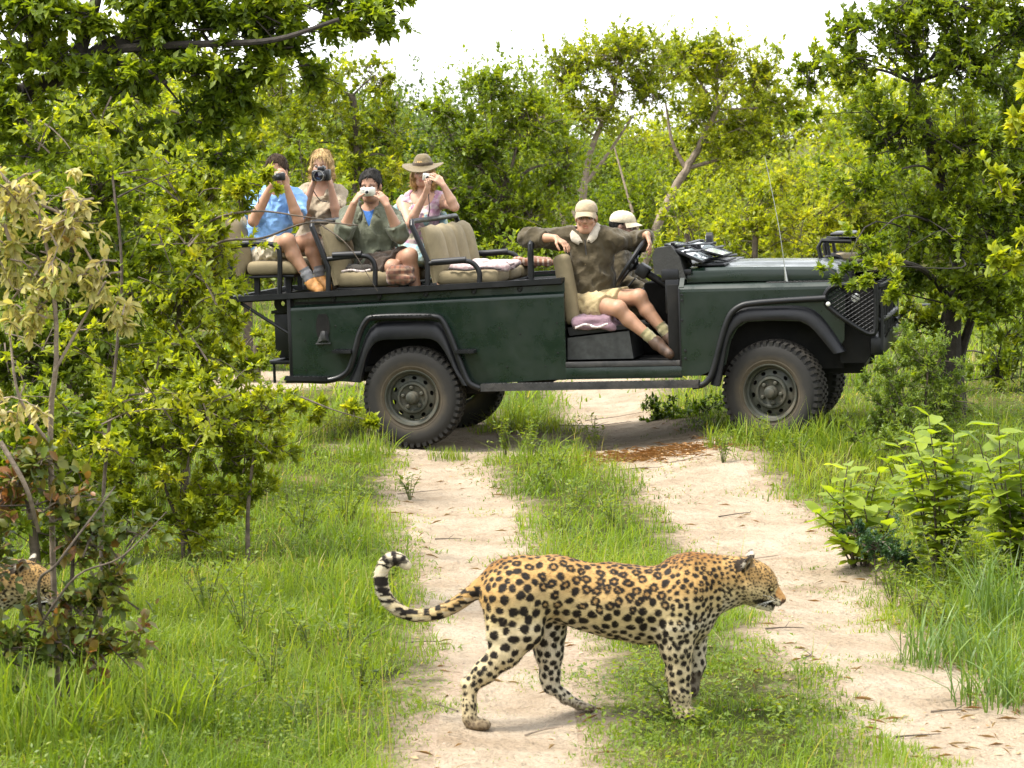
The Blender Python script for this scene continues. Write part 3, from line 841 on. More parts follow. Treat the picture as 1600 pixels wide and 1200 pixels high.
def tyre_material():
    m, nt, b = nodes_of('dusty_tyre_rubber')
    tc = nt.nodes.new('ShaderNodeTexCoord')
    sp = nt.nodes.new('ShaderNodeSeparateXYZ')
    nt.links.new(tc.outputs['Object'], sp.inputs[0])
    cb = nt.nodes.new('ShaderNodeCombineXYZ')
    nt.links.new(sp.outputs[0], cb.inputs[0]); nt.links.new(sp.outputs[2], cb.inputs[2])
    ln = nt.nodes.new('ShaderNodeVectorMath'); ln.operation = 'LENGTH'
    nt.links.new(cb.outputs[0], ln.inputs[0])
    n = noise_node(nt, 6, 6, 0.7)
    ad = nt.nodes.new('ShaderNodeMath'); ad.operation = 'MULTIPLY_ADD'
    nt.links.new(n.outputs[0], ad.inputs[0]); ad.inputs[1].default_value = 0.10
    nt.links.new(ln.outputs['Value'], ad.inputs[2])
    # dried mud caked on the bead, thinning out over the sidewall, some again in the lugs
    r = ramp(nt, ad.outputs[0], [(0.25, (0.115, 0.09, 0.058)), (0.29, (0.062, 0.051, 0.036)), (0.34, (0.026, 0.0245, 0.022)), (0.42, (0.016, 0.0155, 0.015)), (0.48, (0.042, 0.035, 0.026))])
    nt.links.new(r.outputs[0], b.inputs['Base Color'])
    b.inputs['Roughness'].default_value = 0.8
    b.inputs['Specular IOR Level'].default_value = 0.25
    return m
M_RUBBER = tyre_material()

root = empty('safari_vehicle')
root.matrix_world = V_M
tag(root, 'dark green open safari vehicle with tiered tan bench seats stopped across the sandy track', 'safari vehicle')

# ---- wheels -------------------------------------------------------------
TR = 0.395
def tyre_mesh():
    t = MB()
    prof = [(0.205, -0.085), (0.222, -0.102), (0.26, -0.116), (0.31, -0.121), (0.345, -0.115), (0.366, -0.10), (0.378, -0.08), (0.382, 0),
            (0.378, 0.08), (0.366, 0.10), (0.345, 0.115), (0.31, 0.121), (0.26, 0.116), (0.222, 0.102), (0.205, 0.085)]
    t.lathe(prof, 64)
    rings = [(0.236, -0.110), (0.243, -0.1135), (0.25, -0.112)]
    t.lathe(rings, 48)
    return t.mesh('tyre')
def lug_mesh():
    t = MB()
    n = 46
    for k in range(n):
        for row, (y0, y1, sh) in enumerate(((-0.112, -0.052, 0), (-0.044, -0.004, .5), (0.004, 0.044, 0), (0.052, 0.112, .5))):
            a = 2 * math.pi * (k + sh) / n
            w = 0.0165
            edge = row in (0, 3)
            s = -1 if row == 0 else 1
            Mx = Matrix.Rotation(-a, 4, 'Y') @ Matrix.Rotation(rad(12) * (1 if row % 2 else -1), 4, 'X')
            r0, r1 = 0.366, TR
            if edge:
                yi, yo = (y1, y0) if row == 0 else (y0, y1)
                V = [(r0, yi, -w), (r0, yi, w), (r1, yi, w), (r1, yi, -w), (r0 - .028, yo, -w), (r0 - .028, yo, w), (r1 - 0.012, yo, w * .8), (r1 - 0.012, yo, -w * .8)]
                V = [Matrix.Rotation(-a, 4, 'Y') @ Vector(v) for v in V]
                t.add(V, [(0, 1, 2, 3), (4, 5, 6, 7), (0, 1, 5, 4), (1, 2, 6, 5), (2, 3, 7, 6), (3, 0, 4, 7)])
            else:
                t.box((r0, y0, -w), (r1, y1, w), M=Matrix.Rotation(-a, 4, 'Y'))
    return t.mesh('tread', 20)
def rim_mesh():
    t = MB()
    # rolled flange, well and outer dish
    t.lathe([(0.212, -0.098), (0.217, -0.106), (0.214, -0.112), (0.206, -0.110), (0.200, -0.098), (0.194, -0.078), (0.182, -0.070), (0.176, -0.052)], 48)
    t.lathe([(0.205, 0.085), (0.19, 0.03), (0.178, -0.02), (0.176, -0.052)], 48)
    # pierced ring: ten oval vents
    ns = 10
    ro, ri = 0.176, 0.128
    yo, yi = -0.052, -0.066
    for k in range(ns):
        a0, a1 = 2 * math.pi * k / ns, 2 * math.pi * (k + 1) / ns
        am = (a0 + a1) / 2
        outer = [(ro, a0), (ro, am), (ro, a1), ((ro + ri) / 2, a1), (ri, a1), (ri, am), (ri, a0), ((ro + ri) / 2, a0)]
        V, F = [], []
        for r_, a in outer:
            f = (r_ - ri) / (ro - ri)
            V.append((r_ * math.cos(a), yi + (yo - yi) * f, r_ * math.sin(a)))
        for q in range(8):
            th = math.pi * 3 / 4 - q * math.pi / 4
            dr, da = math.sin(th) * 0.0145, math.cos(th) * 0.13
            r_, a = (ro + ri) / 2 + dr, am + da
            V.append((r_ * math.cos(a), (yi + yo) / 2 - 0.001, r_ * math.sin(a)))
        for q in range(8):
            F.append((q, (q + 1) % 8, 8 + (q + 1) % 8, 8 + q))
        t.add(V, F)
    # nave
    t.lathe([(0.128, -0.066), (0.118, -0.086), (0.104, -0.088), (0.094, -0.074), (0.060, -0.066), (0.0, -0.066)], 40)
    return t.mesh('rim', 35)
def drum_mesh():
    return MB().lathe([(0.0, -0.01), (0.172, -0.01), (0.172, 0.05), (0.0, 0.05)], 32).mesh('brake_drum')
def hub_mesh():
    return MB().lathe([(0.052, -0.066), (0.050, -0.10), (0.043, -0.108), (0.040, -0.128), (0.032, -0.134), (0.0, -0.134)], 24).mesh('hub')
def nut_mesh():
    return MB().lathe([(0.017, -0.066), (0.016, -0.090), (0.010, -0.096), (0.0, -0.096)], 6).mesh('wheel_nut', 25)
TYRE, LUG, RIM_, DRUM, HUB, NUT = tyre_mesh(), lug_mesh(), rim_mesh(), drum_mesh(), hub_mesh(), nut_mesh()
def wheel(x, y, steer=0.0, spin=0.0, z=TR):
    w = link('wheel', TYRE, root, M_RUBBER)
    w.location = (x, y, z)
    w.rotation_euler = (0, 0, steer + (math.pi if y > 0 else 0))
    for nm, me, m in (('tread', LUG, M_RUBBER), ('rim', RIM_, M_RIM), ('brake_drum', DRUM, M_DARK), ('hub', HUB, M_RIM)):
        c = link(nm, me, w, m)
        c.rotation_euler = (0, spin, 0)
    for k in range(5):
        c = link('wheel_nut', NUT, w, M_RIM)
        a = 2 * math.pi * (k + 0.25) / 5 + spin
        c.location = (0.078 * math.cos(a), 0, 0.078 * math.sin(a))
    return w
wheel(0.0, -0.735, 0, 0.1)
wheel(0.0, 0.735, 0, 0.5)
wheel(2.794, -0.735, rad(-14), 0.8)
wheel(2.794, 0.735, rad(-14), 0.2)

# ---- chassis and running gear --------------------------------------------
c = MB()
for s in (-1, 1):
    c.box((-0.95, s * 0.43 - 0.04, 0.50), (3.45, s * 0.43 + 0.04, 0.62), 0.01)
for x in (-0.7, 0.7, 1.5, 2.3, 3.3):
    c.box((x - 0.04, -0.40, 0.51), (x + 0.04, 0.40, 0.60))
c.box((0.25, -0.62, 0.40), (0.62, -0.30, 0.56), 0.03)
c.box((0.72, -0.35, 0.44), (1.0, 0.30, 0.60), 0.03)
c.build('chassis', M_DARK, root)
for x in (0.0, 2.794):
    a = MB().tube([(x, -0.66, TR), (x, 0.66, TR)], 0.045, 12)
    a.lathe([(0.02, -0.10), (0.10, -0.07), (0.14, 0), (0.10, 0.07), (0.02, 0.10)], 16, 'x', (x, 0.12 if x < 1 else -0.2, TR))
    for s in (-1, 1):
        a.tube([(x + 0.02, s * 0.5, TR), (x - 0.05, s * 0.46, TR + 0.38)], 0.025, 8)
        a.box((x - 0.05, s * 0.62 - 0.03, TR - 0.10), (x + 0.05, s * 0.62 + 0.03, TR + 0.10), 0.015)
    a.build('axle', M_DARK, root)
MB().tube([(0.65, 0.3, 0.5), (-0.2, 0.32, 0.62), (-1.0, 0.32, 0.48)], 0.028, 10, smooth=6).build('exhaust_pipe', M_DARK, root)

# ---- rear tub --------------------------------------------------------------
def px_line(pts, y):
    return [car(a, b, y) for a, b in pts]
YS = -0.80                       # outer skin
arch_r = [(p[0], p[2]) for p in px_line([(563, 598), (571, 560), (579, 539), (595, 529), (679, 526), (700, 545), (716, 575), (730, 603)], YS)]
def shoulder(x):                 # the tub's shoulder climbs slightly towards the front
    return 1.075 + (x + 0.97) * 0.030
bottom_r, bottom_f = 0.565, 0.525
def side_outline():
    poly = [(-0.97, bottom_r)]
    poly += arch_r
    poly += [(1.21, bottom_f), (1.21, shoulder(1.21)), (-0.97, shoulder(-0.97))]
    return poly
for s in (-1, 1):
    m = MB()
    # skin split in columns so that the arch stays open
    o = side_outline()
    m.prism(o, 'y', s * 0.80, s * 0.775)
    prof = [(0.80, 0.0), (0.801, 0.016), (0.795, 0.030), (0.780, 0.040), (0.762, 0.044), (0.757, 0.048), (0.755, 0.125)]
    loops = []
    for x in (-0.97, 1.21):
        loops.append([(x, s * a, shoulder(x) + b - 0.001) for a, b in prof])
    m.strip(loops)
    side = m.build('rear_side_panel', M_PAINT, root, 30)
    # small toggle latches along the top strip, rivets
    if s < 0:
        for x in (-0.62, -0.25, 0.12, 0.50, 0.86):
            l = MB().box((x - 0.02, -0.772, shoulder(x) + 0.07), (x + 0.02, -0.757, shoulder(x) + 0.105), 0.004)
            l.box((x - 0.008, -0.776, shoulder(x) + 0.06), (x + 0.008, -0.757, shoulder(x) + 0.08), 0.002)
            l.build('latch', M_BLACK, side)
        rv = MB()
        for q in ((-0.85, 0.62), (-0.85, 0.85), (-0.60, 0.96), (-0.88, 1.02), (0.70, 0.92), (0.86, 0.87), (1.05, 0.62), (0.75, 0.62), (1.15, 0.72), (1.15, 0.95)):
            rv.lathe([(0.007, -0.800), (0.006, -0.804), (0, -0.805)], 8, 'y', (q[0], 0, q[1]))
        rv.build('rivet', M_BLACK, side)
        # vent recess with its scoop
        rec = MB().prism([(-0.70 + 0.055 * math.cos(a) * 1.0, 0.955 + 0.10 * max(-1, min(1, 1.25 * math.sin(a)))) for a in np.linspace(0, 2 * math.pi, 20, endpoint=False)], 'y', -0.8035, -0.79)
        rec.build('vent_recess', M_DARK, side)
        sc = MB().strip([[(-0.755, -0.806, 0.83), (-0.705, -0.835, 0.85), (-0.66, -0.835, 0.85), (-0.645, -0.806, 0.83)],
                         [(-0.74, -0.806, 0.86), (-0.71, -0.842, 0.885), (-0.675, -0.842, 0.885), (-0.66, -0.806, 0.87)],
                         [(-0.715, -0.806, 0.92), (-0.70, -0.826, 0.925), (-0.68, -0.826, 0.925), (-0.665, -0.806, 0.92)]])
        sc.box((-0.76, -0.815, 0.818), (-0.64, -0.803, 0.832), 0.003)
        sc.build('air_scoop', M_STEEL, side)
    # sill below the door line, one lap joint
    sl = MB().box((0.60, s * 0.792 - 0.006, 0.512), (1.205, s * 0.792 + 0.014, 0.60), 0.004)
    sl.build('lower_sill', M_PAINT, root)
tub = MB()
tub.box((-0.965, -0.775, 0.60), (1.20, 0.775, 0.64))
tub.box((-0.965, -0.77, 0.60), (-0.94, 0.77, 1.19))
tub.box((1.165, -0.77, 0.60), (1.195, 0.77, 1.18))
for s in (-1, 1):
    tub.box((-0.55, s * 0.63 - 0.14, 0.88), (0.5, s * 0.63 + 0.14, 0.91))
    tub.box((-0.42, s * 0.50 - 0.01, 0.60), (0.42, s * 0.50 + 0.01, 0.91))
tub.box((-0.93, -0.76, 1.13), (1.16, 0.76, 1.15))
tub.build('load_tub', M_DARK, root)
MB().box((-0.985, -0.803, 0.56), (-0.955, -0.765, 1.20), 0.006).box((-0.985, 0.765, 0.56), (-0.955, 0.803, 1.20), 0.006).build('corner_post', M_BLACK, root)

# flares and the tube guards that follow them
def flare(outer, inner, name='wheel_arch_flare'):
    for s in (-1, 1):
        n = 26
        def rs(P):
            P = np.array(P)[:, [0, 2]]
            d = np.concatenate([[0], np.cumsum(np.linalg.norm(np.diff(P, axis=0), axis=1))])
            return np.stack([np.interp(np.linspace(0, d[-1], n), d, P[:, i]) for i in (0, 1)], 1)
        A, B = rs(outer), rs(inner)
        L = []
        for f, y in ((0, 0.801), (0.02, 0.822), (0.16, 0.850), (0.45, 0.868), (0.85, 0.872), (1.0, 0.866), (1.0, 0.850), (0.92, 0.80), (0.92, 0.74)):
            L.append([(a[0] + (b[0] - a[0]) * f, s * y, a[1] + (b[1] - a[1]) * f) for a, b in zip(A, B)])
        MB().strip(L).build(name, M_PLASTIC, root, 50)
flare(catmull(px_line([(546, 592), (557, 572), (567, 540), (577, 515), (592, 503), (635, 501), (680, 502), (695, 513), (709, 545), (722, 578), (742, 602)], YS), 3),
      catmull(px_line([(566, 597), (574, 562), (582, 543), (597, 531), (635, 529), (678, 529), (697, 547), (712, 577), (726, 601)], YS), 3))
flare(catmull(px_line([(1110, 600), (1119, 570), (1131, 520), (1142, 494), (1160, 481), (1205, 478), (1250, 478), (1278, 488), (1302, 518), (1322, 548)], YS), 3),
      catmull(px_line([(1126, 603), (1132, 570), (1140, 530), (1151, 511), (1166, 501), (1205, 499), (1250, 500), (1270, 512), (1290, 535), (1304, 552)], YS), 3))
# inner wheel wells
for x0, x1, zt in ((-0.46, 0.46, 0.93), (2.28, 3.30, 1.06)):
    for s in (-1, 1):
        w = MB().box((x0, s * 0.675 - 0.10, zt), (x1, s * 0.675 + 0.10, zt + 0.01))
        w.box((x0, s * 0.575 - 0.01, 0.55), (x1, s * 0.575 + 0.01, zt))
        w.build('wheel_well', M_DARK, root)
gy = -0.865
g1 = px_line([(447, 594), (480, 594), (508, 595), (530, 590), (545, 578), (553, 555), (562, 522), (572, 502), (584, 496), (632, 494), (678, 495), (690, 500), (700, 518), (711, 545), (722, 575), (733, 598), (750, 607)], gy)
g2 = px_line([(1082, 604), (1100, 600), (1112, 585), (1121, 555), (1131, 517), (1141, 492), (1156, 479), (1176, 474), (1225, 470), (1290, 466)], gy)
for s in (1, -1):
    fl = lambda P: [(p[0], s * p[1], p[2]) for p in P]
    MB().tube(fl(g1), 0.024, 10, smooth=4).build('guard_tube', M_BLACK, root)
    MB().tube(fl(g2), 0.024, 10, smooth=4).build('guard_tube', M_BLACK, root)
    # tread-plate steps
    def plate(name, p0, p1, th, w):
        a, b = car(*p0, gy), car(*p1, gy)
        m = MB()
        m.add([(a[0], s * (gy - w), a[2]), (b[0], s * (gy - w), b[2]), (b[0], s * (gy + 0.06), b[2]), (a[0], s * (gy + 0.06), a[2]),
               (a[0], s * (gy - w), a[2] - th), (b[0], s * (gy - w), b[2] - th), (b[0], s * (gy + 0.06), b[2] - th), (a[0], s * (gy + 0.06), a[2] - th)],
              [(0, 1, 2, 3), (4, 5, 6, 7), (0, 1, 5, 4), (1, 2, 6, 5), (2, 3, 7, 6), (3, 0, 4, 7)])
        # raised bars of the plate
        n = max(3, int((b[0] - a[0]) / 0.035))
        for row in range(3 if w > 0.04 else 1):
            for k in range(n):
                f = (k + 0.5) / n
                x, z = a[0] + (b[0] - a[0]) * f, a[2] + (b[2] - a[2]) * f
                y = gy - w + 0.02 + row * 0.045
                sg = 1 if (k + row) % 2 else -1
                Mx = Matrix.Translation((x, s * y, z + 0.002)) @ Matrix.Rotation(sg * rad(45), 4, 'Z')
                m.box((-0.014, -0.004, -0.002), (0.014, 0.004, 0.003), M=Mx)
                if row == 0 and th > 0.03:
                    Mx = Matrix.Translation((x, s * (gy - w - 0.001), z - th * 0.5)) @ Matrix.Rotation(sg * rad(40), 4, 'Y')
                    m.box((-0.014, -0.002, -0.004), (0.014, 0.002, 0.004), M=Mx)
        return m.build(name, M_STEEL if 'board' in name else M_BLACK, root)
    plate('running_board', (752, 600), (1092, 594), 0.055, 0.03)
    plate('rear_step', (445, 588), (512, 589), 0.03, 0.03)
    plate('side_step', (521, 547), (550, 547), 0.022, 0.05)
    plate('side_step', (711, 547), (742, 547), 0.022, 0.05)
    plate('side_step', (579, 494), (676, 492), 0.016, 0.04)

# ---- box, spare brackets and struts behind the tub -----------------------
bx = MB().box((-1.17, -0.55, 0.70), (-0.99, 0.62, 1.05), 0.01).box((-1.19, -0.56, 1.05), (-0.99, 0.63, 1.075), 0.005)
b = bx.build('tail_locker', M_BLACK, root)
for y in (-0.4, 0.3):
    MB().box((-1.12, y - 0.03, 1.073), (-1.06, y + 0.03, 1.085), 0.004).build('hinge', M_BLACK, b)
MB().box((-1.22, -0.62, 0.655), (-0.98, 0.62, 0.685), 0.006).tube([(-1.2, -0.5, 0.66), (-1.2, -0.5, 0.5)], 0.012).tube([(-1.2, 0.5, 0.66), (-1.2, 0.5, 0.5)], 0.012).build('tow_step', M_BLACK, root)
for s in (-1, 1):
    MB().tube([(-1.40, s * 0.76, 1.17), (-0.98, s * 0.76, 0.90)], 0.014).build('strut', M_BLACK, root)
MB().lathe([(0.02, 0), (0.07, 0.005), (0.075, 0.03), (0.02, 0.035)], 18, 'y', (-1.09, -0.57, 1.13)).build('gas_cap', M_BLACK, root)

# ---- passenger seating -----------------------------------------------------
RZ = lambda x: 1.185 + (x + 1.46) * 0.0325       # the seat rail climbs with the tub
fr = MB()
for s in (-1, 1):
    a, b_ = -1.47, 1.20
    y0, y1 = s * 0.80 - 0.022, s * 0.80 + 0.022
    V = [(x, y, RZ(x) + dz) for x in (a, b_) for y in (y0, y1) for dz in (-0.021, 0.021)]
    fr.add(V, [(0, 1, 3, 2), (4, 5, 7, 6), (0, 1, 5, 4), (2, 3, 7, 6), (0, 2, 6, 4), (1, 3, 7, 5)])
for x in (-1.45, -1.0, -0.4, 0.3, 1.18):
    fr.box((x - 0.02, -0.78, RZ(x) - 0.02), (x + 0.02, 0.78, RZ(x) + 0.02))
fr.build('seat_rail', M_BLACK, root)
MB().add([(x, y, RZ(x) - 0.022 + dz) for x in (-1.46, 1.19) for y in (-0.778, 0.778) for dz in (-0.01, 0.0)], [(0, 1, 3, 2), (4, 5, 7, 6), (0, 1, 5, 4), (2, 3, 7, 6), (0, 2, 6, 4), (1, 3, 7, 5)]).build('deck', M_DARK, root)
NY = -0.765
def both(b, P, r, **k):
    for s in (1, -1):
        b.tube([(p[0], s * p[1], p[2]) for p in P], r, 10, **k)
def bench(post, arm, feet, back, cush, ribs=4, pads=None):
    """post: base-to-top line of the back frame; arm: armrest line; back and cush: ends of the cushions in x,z"""
    P = px_line(post, NY)
    fr = MB()
    top = P[-1]
    loop = [(p[0], NY, p[2]) for p in P[:-1]]
    loop += [(top[0], NY, top[2] - 0.03), (top[0] - 0.005, NY + 0.03, top[2])]
    full = loop + [(p[0], -p[1], p[2]) for p in reversed(loop)]
    fr.tube(full, 0.021, 10)
    f = fr.build('bench_frame', M_BLACK, root)
    A = px_line(arm, NY)
    for s in (1, -1):
        ar = MB().tube([(p[0], s * p[1], p[2]) for p in A], 0.020, 10, smooth=4).build('armrest', M_BLACK, root)
        if pads:
            q0, q1 = car(*pads[0], NY), car(*pads[1], NY)
            MB().tube([(q0[0], s * NY, q0[2]), (q1[0], s * NY, q1[2])], 0.027, 10).build('arm_pad', M_PLASTIC, ar)
    # reclined back, sewn in upright pleats
    (x0, z0), (x1, z1) = back
    d = Vector((x1 - x0, 0, z1 - z0)); L = d.length; d.normalize()
    nrm = Vector((d.z, 0, -d.x))
    th = 0.11
    nu, nv = ribs * 10, 12
    def puff(u, v):
        p = abs(math.sin(math.pi * u * ribs)) ** 0.55
        e = (1 - abs(2 * v - 1) ** 6) * (1 - abs(2 * u - 1) ** 14)
        return (0.62 + 0.38 * p) * (0.35 + 0.65 * e)
    rows = []
    W = 0.715
    for j in range(nv + 1):
        v = j / nv
        rows.append([tuple(Vector((x0, 0, z0)) + d * (L * v + 0.012 * math.sin(math.pi * i / nu * ribs) ** 2 * (1 if v > 0.9 else 0)) + nrm * (th * puff(i / nu, v)) + Vector((0, -W + 2 * W * i / nu, 0))) for i in range(nu + 1)])
    bk = [[tuple(Vector((x0, 0, z0)) + d * (L * v) + Vector((0, -W + 2 * W * i / nu, 0))) for i in range(nu + 1)] for v in (0, 1)]
    m = MB()
    m.strip([bk[0]] + rows + [bk[1], bk[0]])
    for i in (0, nu):
        m.add([bk[0][i]] + [r[i] for r in rows] + [bk[1][i]], [tuple(range(nv + 3))])
    m.build('seat_back', M_CANVAS, root, 50)
    MB().tube([(x0 + nrm.x * 0.0, -W, z0), (x1, -W, z1)], 0.006).build('piping', M_CANVAS, root)
    (cx0, cx1, cz0, cz1) = cush
    cu = MB()
    for k in range(3):
        y0 = -0.70 + k * 0.467
        cu.box((cx0, y0 + 0.006, cz0), (cx1, y0 + 0.461, cz1), 0.045, seg=4)
    cu.build('seat_cushion', M_CANVAS, root, 60)
    pn = MB().box((cx0 + 0.02, -0.70, cz0 - 0.02), (cx1 - 0.03, 0.70, cz0 - 0.002), 0.004)
    for s in (-1, 1):
        for x in (cx0 + 0.06, cx1 - 0.10):
            pn.box((x - 0.02, s * 0.6 - 0.02, RZ(x) - 0.02), (x + 0.02, s * 0.6 + 0.02, cz0 - 0.018))
    pn.build('seat_pan', M_BLACK, root)
# back row, middle row, front row
bench([(360, 466), (359, 405), (355, 384), (337, 337)], [(340, 385), (380, 383), (418, 381), (431, 385), (437, 396), (437, 462)], None,
      ((car(368, 432, NY)[0], 1.36), (car(343, 343, NY)[0], 1.80)), (-1.34, -0.92, 1.36, 1.47), pads=((368, 381), (415, 380)))
bench([(513, 457), (513, 418), (487, 348)], [(512, 405), (545, 401), (570, 400), (581, 406), (586, 418), (586, 446)], None,
      ((car(520, 440, NY)[0], 1.27), (car(497, 350, NY)[0], 1.73)), (-0.62, -0.16, 1.25, 1.37), pads=((520, 399), (565, 397)))
bench([(668, 449), (668, 408), (643, 346)], [(667, 412), (700, 409), (728, 408), (741, 413), (749, 426), (749, 444)], None,
      ((car(675, 444, NY)[0], 1.27), (car(655, 352, NY)[0], 1.70)), (0.18, 0.68, 1.25, 1.36), pads=((675, 410), (728, 406)))
# hoop behind the driver
hp = px_line([(830, 442), (829, 395), (829, 376)], NY)
loop = [tuple(p) for p in hp[:-1]] + [(hp[-1][0], NY, hp[-1][2] - 0.03), (hp[-1][0] + 0.01, NY + 0.03, hp[-1][2])]
MB().tube(loop + [(p[0], -p[1], p[2]) for p in reversed(loop)], 0.024, 10).build('grab_hoop', M_BLACK, root)

# ---- cab -------------------------------------------------------------------
# wings, bulkhead, bonnet
ZW = 1.213
for s in (-1, 1):
    arch_f = [(p[0], p[2]) for p in px_line([(1128, 606), (1134, 570), (1142, 532), (1153, 512), (1168, 503), (1205, 501), (1250, 502), (1270, 512), (1290, 535), (1304, 552)], YS)]
    poly = [(2.09, 0.53)] + [(2.24, 0.53)] + arch_f[1:] + [(3.33, 0.78), (3.34, 1.12), (3.30, ZW - 0.05), (2.09, ZW - 0.05)]
    m = MB().prism(poly, 'y', s * 0.80, s * 0.78)
    pr = [(0.80, -0.051), (0.798, -0.03), (0.785, -0.012), (0.768, 0.0), (0.66, 0.005)]
    m.strip([[(x, s * a, ZW + b_) for a, b_ in pr] for x in (2.09, 3.30)])
    m.build('front_wing', M_PAINT, root, 30)
    tp = MB().box((2.75, s * 0.71 - 0.055, ZW + 0.002), (3.28, s * 0.71 + 0.055, ZW + 0.007))
    for k in range(14):
        for r_ in range(3):
            Mx = Matrix.Translation((2.78 + k * 0.036, s * (0.675 + r_ * 0.035), ZW + 0.008)) @ Matrix.Rotation(rad(45 if (k + r_) % 2 else -45), 4, 'Z')
            tp.box((-0.012, -0.004, -0.002), (0.012, 0.004, 0.003), M=Mx)
    tp.build('wing_top_plate', M_STEEL, root)
    MB().box((3.06, s * 0.803 - 0.006, 1.085), (3.15, s * 0.803 + 0.006, 1.112), 0.005).build('side_marker', M_AMBER, root)
    MB().lathe([(0.017, 0), (0.017, s * 0.012), (0.010, s * 0.02), (0, s * 0.021)], 12, 'y', (3.225, s * 0.888, 1.055)).build('side_reflector', M_LAMP, root)
    hg = MB()
    for x, z in ((2.115, 1.14), (2.115, 1.10), (2.13, 0.72), (2.13, 0.66), (2.11, 0.95)):
        hg.lathe([(0.011, s * 0.80), (0.010, s * 0.806), (0, s * 0.808)], 8, 'y', (x, 0, z))
    hg.box((2.088, s * 0.80 - 0.004, 0.60), (2.10, s * 0.80 + 0.004, 1.19), 0.001)
    hg.build('hinge_bolt', M_BLACK, root)
prof = [(-0.685, 0.008), (-0.690, 0.05), (-0.682, 0.095), (-0.655, 0.115), (-0.50, 0.122), (-0.42, 0.122), (-0.37, 0.135), (0.37, 0.135), (0.42, 0.122), (0.50, 0.122), (0.655, 0.115), (0.682, 0.095), (0.690, 0.05), (0.685, 0.008)]
m = MB()
rows = []
for x, k, dz in ((2.14, 1, 0), (2.145, 1, 0.006), (2.6, 1, 0.008), (3.1, 0.98, -0.004), (3.22, 0.97, -0.014), (3.27, 0.96, -0.035), (3.285, 0.955, -0.09)):
    rows.append([(x, y * k, max(ZW + 0.008, ZW + z + dz)) for y, z in prof])
m.strip(rows)
m.build('bonnet', M_PAINT, root, 25)
m = MB().prism([(-0.79, 0.60), (-0.79, 1.20), (-0.70, 1.30), (0.70, 1.30), (0.79, 1.20), (0.79, 0.60)], 'x', 2.095, 2.13)
m.build('bulkhead', M_PAINT, root)
m = MB().box((3.27, -0.62, 0.72), (3.30, 0.62, 1.24), 0.01)
m.build('radiator_panel', M_DARK, root)
for k in range(9):
    MB().box((3.30, -0.40, 0.80 + k * 0.045), (3.312, 0.40, 0.822 + k * 0.045), 0.003).build('grille_slat', M_BLACK, root)
for s in (-1, 1):
    h = MB().lathe([(0.09, 3.30), (0.095, 3.32), (0.085, 3.33)], 24, 'x', (0, s * 0.62, 1.02)).build('headlight', M_BLACK, root)
    MB().lathe([(0.085, 3.322), (0.06, 3.335), (0, 3.342)], 24, 'x', (0, s * 0.62, 1.02)).build('lens', M_LAMP, h)
# floor, tunnel, far sill
fl = MB().box((1.20, -0.79, 0.615), (2.09, 0.79, 0.645), 0.004)
fl.box((1.25, -0.18, 0.645), (2.09, 0.18, 0.90), 0.04)
fl.box((1.21, 0.30, 0.645), (1.72, 0.76, 0.86), 0.02)
fl.box((1.74, -0.30, 0.90), (2.05, 0.10, 1.22), 0.03)
fl.box((1.21, 0.70, 0.645), (2.09, 0.76, 1.05), 0.01)
fl.box((2.00, -0.78, 0.645), (2.09, 0.78, 1.22), 0.01)
fl.build('cab_floor', M_DARK, root)
for s in (-1, 1):
    MB().box((1.207, s * 0.79 - 0.012, 0.515), (2.10, s * 0.79 + 0.012, 0.605), 0.004).build('door_sill', M_PAINT, root)
    MB().box((1.207, s * 0.79 - 0.014, 0.607), (2.088, s * 0.79 + 0.012, 0.648), 0.004).build('kick_strip', M_STEEL, root)
# driver's seat box with its slanting lid
p = [car(a, b_, -0.74) for a, b_ in ((887, 562), (887, 528), (983, 517), (990, 560))]
m = MB().prism([(q[0], q[2]) for q in p], 'y', -0.745, -0.25)
m.build('seat_box', M_SEATBOX, root)
p = [car(a, b_, -0.74) for a, b_ in ((889, 525), (886, 512), (930, 510), (980, 510), (981, 514))]
MB().prism([(q[0], q[2]) for q in p], 'y', -0.725, -0.25).build('driver_seat_cushion', M_BLACK, root)
for s in (-1, 1):
    m = MB().box((-0.06, -0.22, 0), (0.06, 0.22, 0.55), 0.05, M=Matrix.Translation((1.25, s * 0.47, 0.92)) @ Matrix.Rotation(rad(-10), 4, 'Y'), seg=4)
    m.build('cab_seat_back', M_CANVAS, root, 60)
MB().box((1.30, 0.25, 0.90), (1.75, 0.72, 1.01), 0.04, seg=3).build('passenger_seat_cushion', M_CANVAS, root, 60)
# dash, canvas cover, column and wheel
m = MB().box((1.95, -0.74, 1.24), (2.09, 0.74, 1.34), 0.02)
m.box((1.98, -0.74, 1.0), (2.09, 0.74, 1.26), 0.01)
m.build('dashboard', M_BLACK, root)
cv = [car(a, b_, -0.72) for a, b_ in ((1023, 428), (1019, 400), (1024, 388), (1048, 384), (1062, 402), (1072, 436))]
MB().prism([(q[0], q[2]) for q in cv], 'y', -0.73, -0.20).build('canvas_cover', M_SMOKE, root, 20)
wc = Vector(car(986, 411, -0.44))
ax = Vector((-0.83, -0.06, 0.56)).normalized()
q = ax.to_track_quat('Z', 'Y').to_matrix().to_4x4()
m = MB().tube([(0.20 * math.cos(a), 0.20 * math.sin(a), 0) for a in np.linspace(0, 2 * math.pi, 36, endpoint=False)], 0.0165, 8, closed=True)
m.V = [tuple(Matrix.Translation(wc) @ q @ Vector(v)) for v in m.V]
sw = m.build('steering_wheel', M_BLACK, root)
m = MB().lathe([(0, 0.01), (0.05, 0.005), (0.06, -0.03), (0.03, -0.05)], 16, 'z')
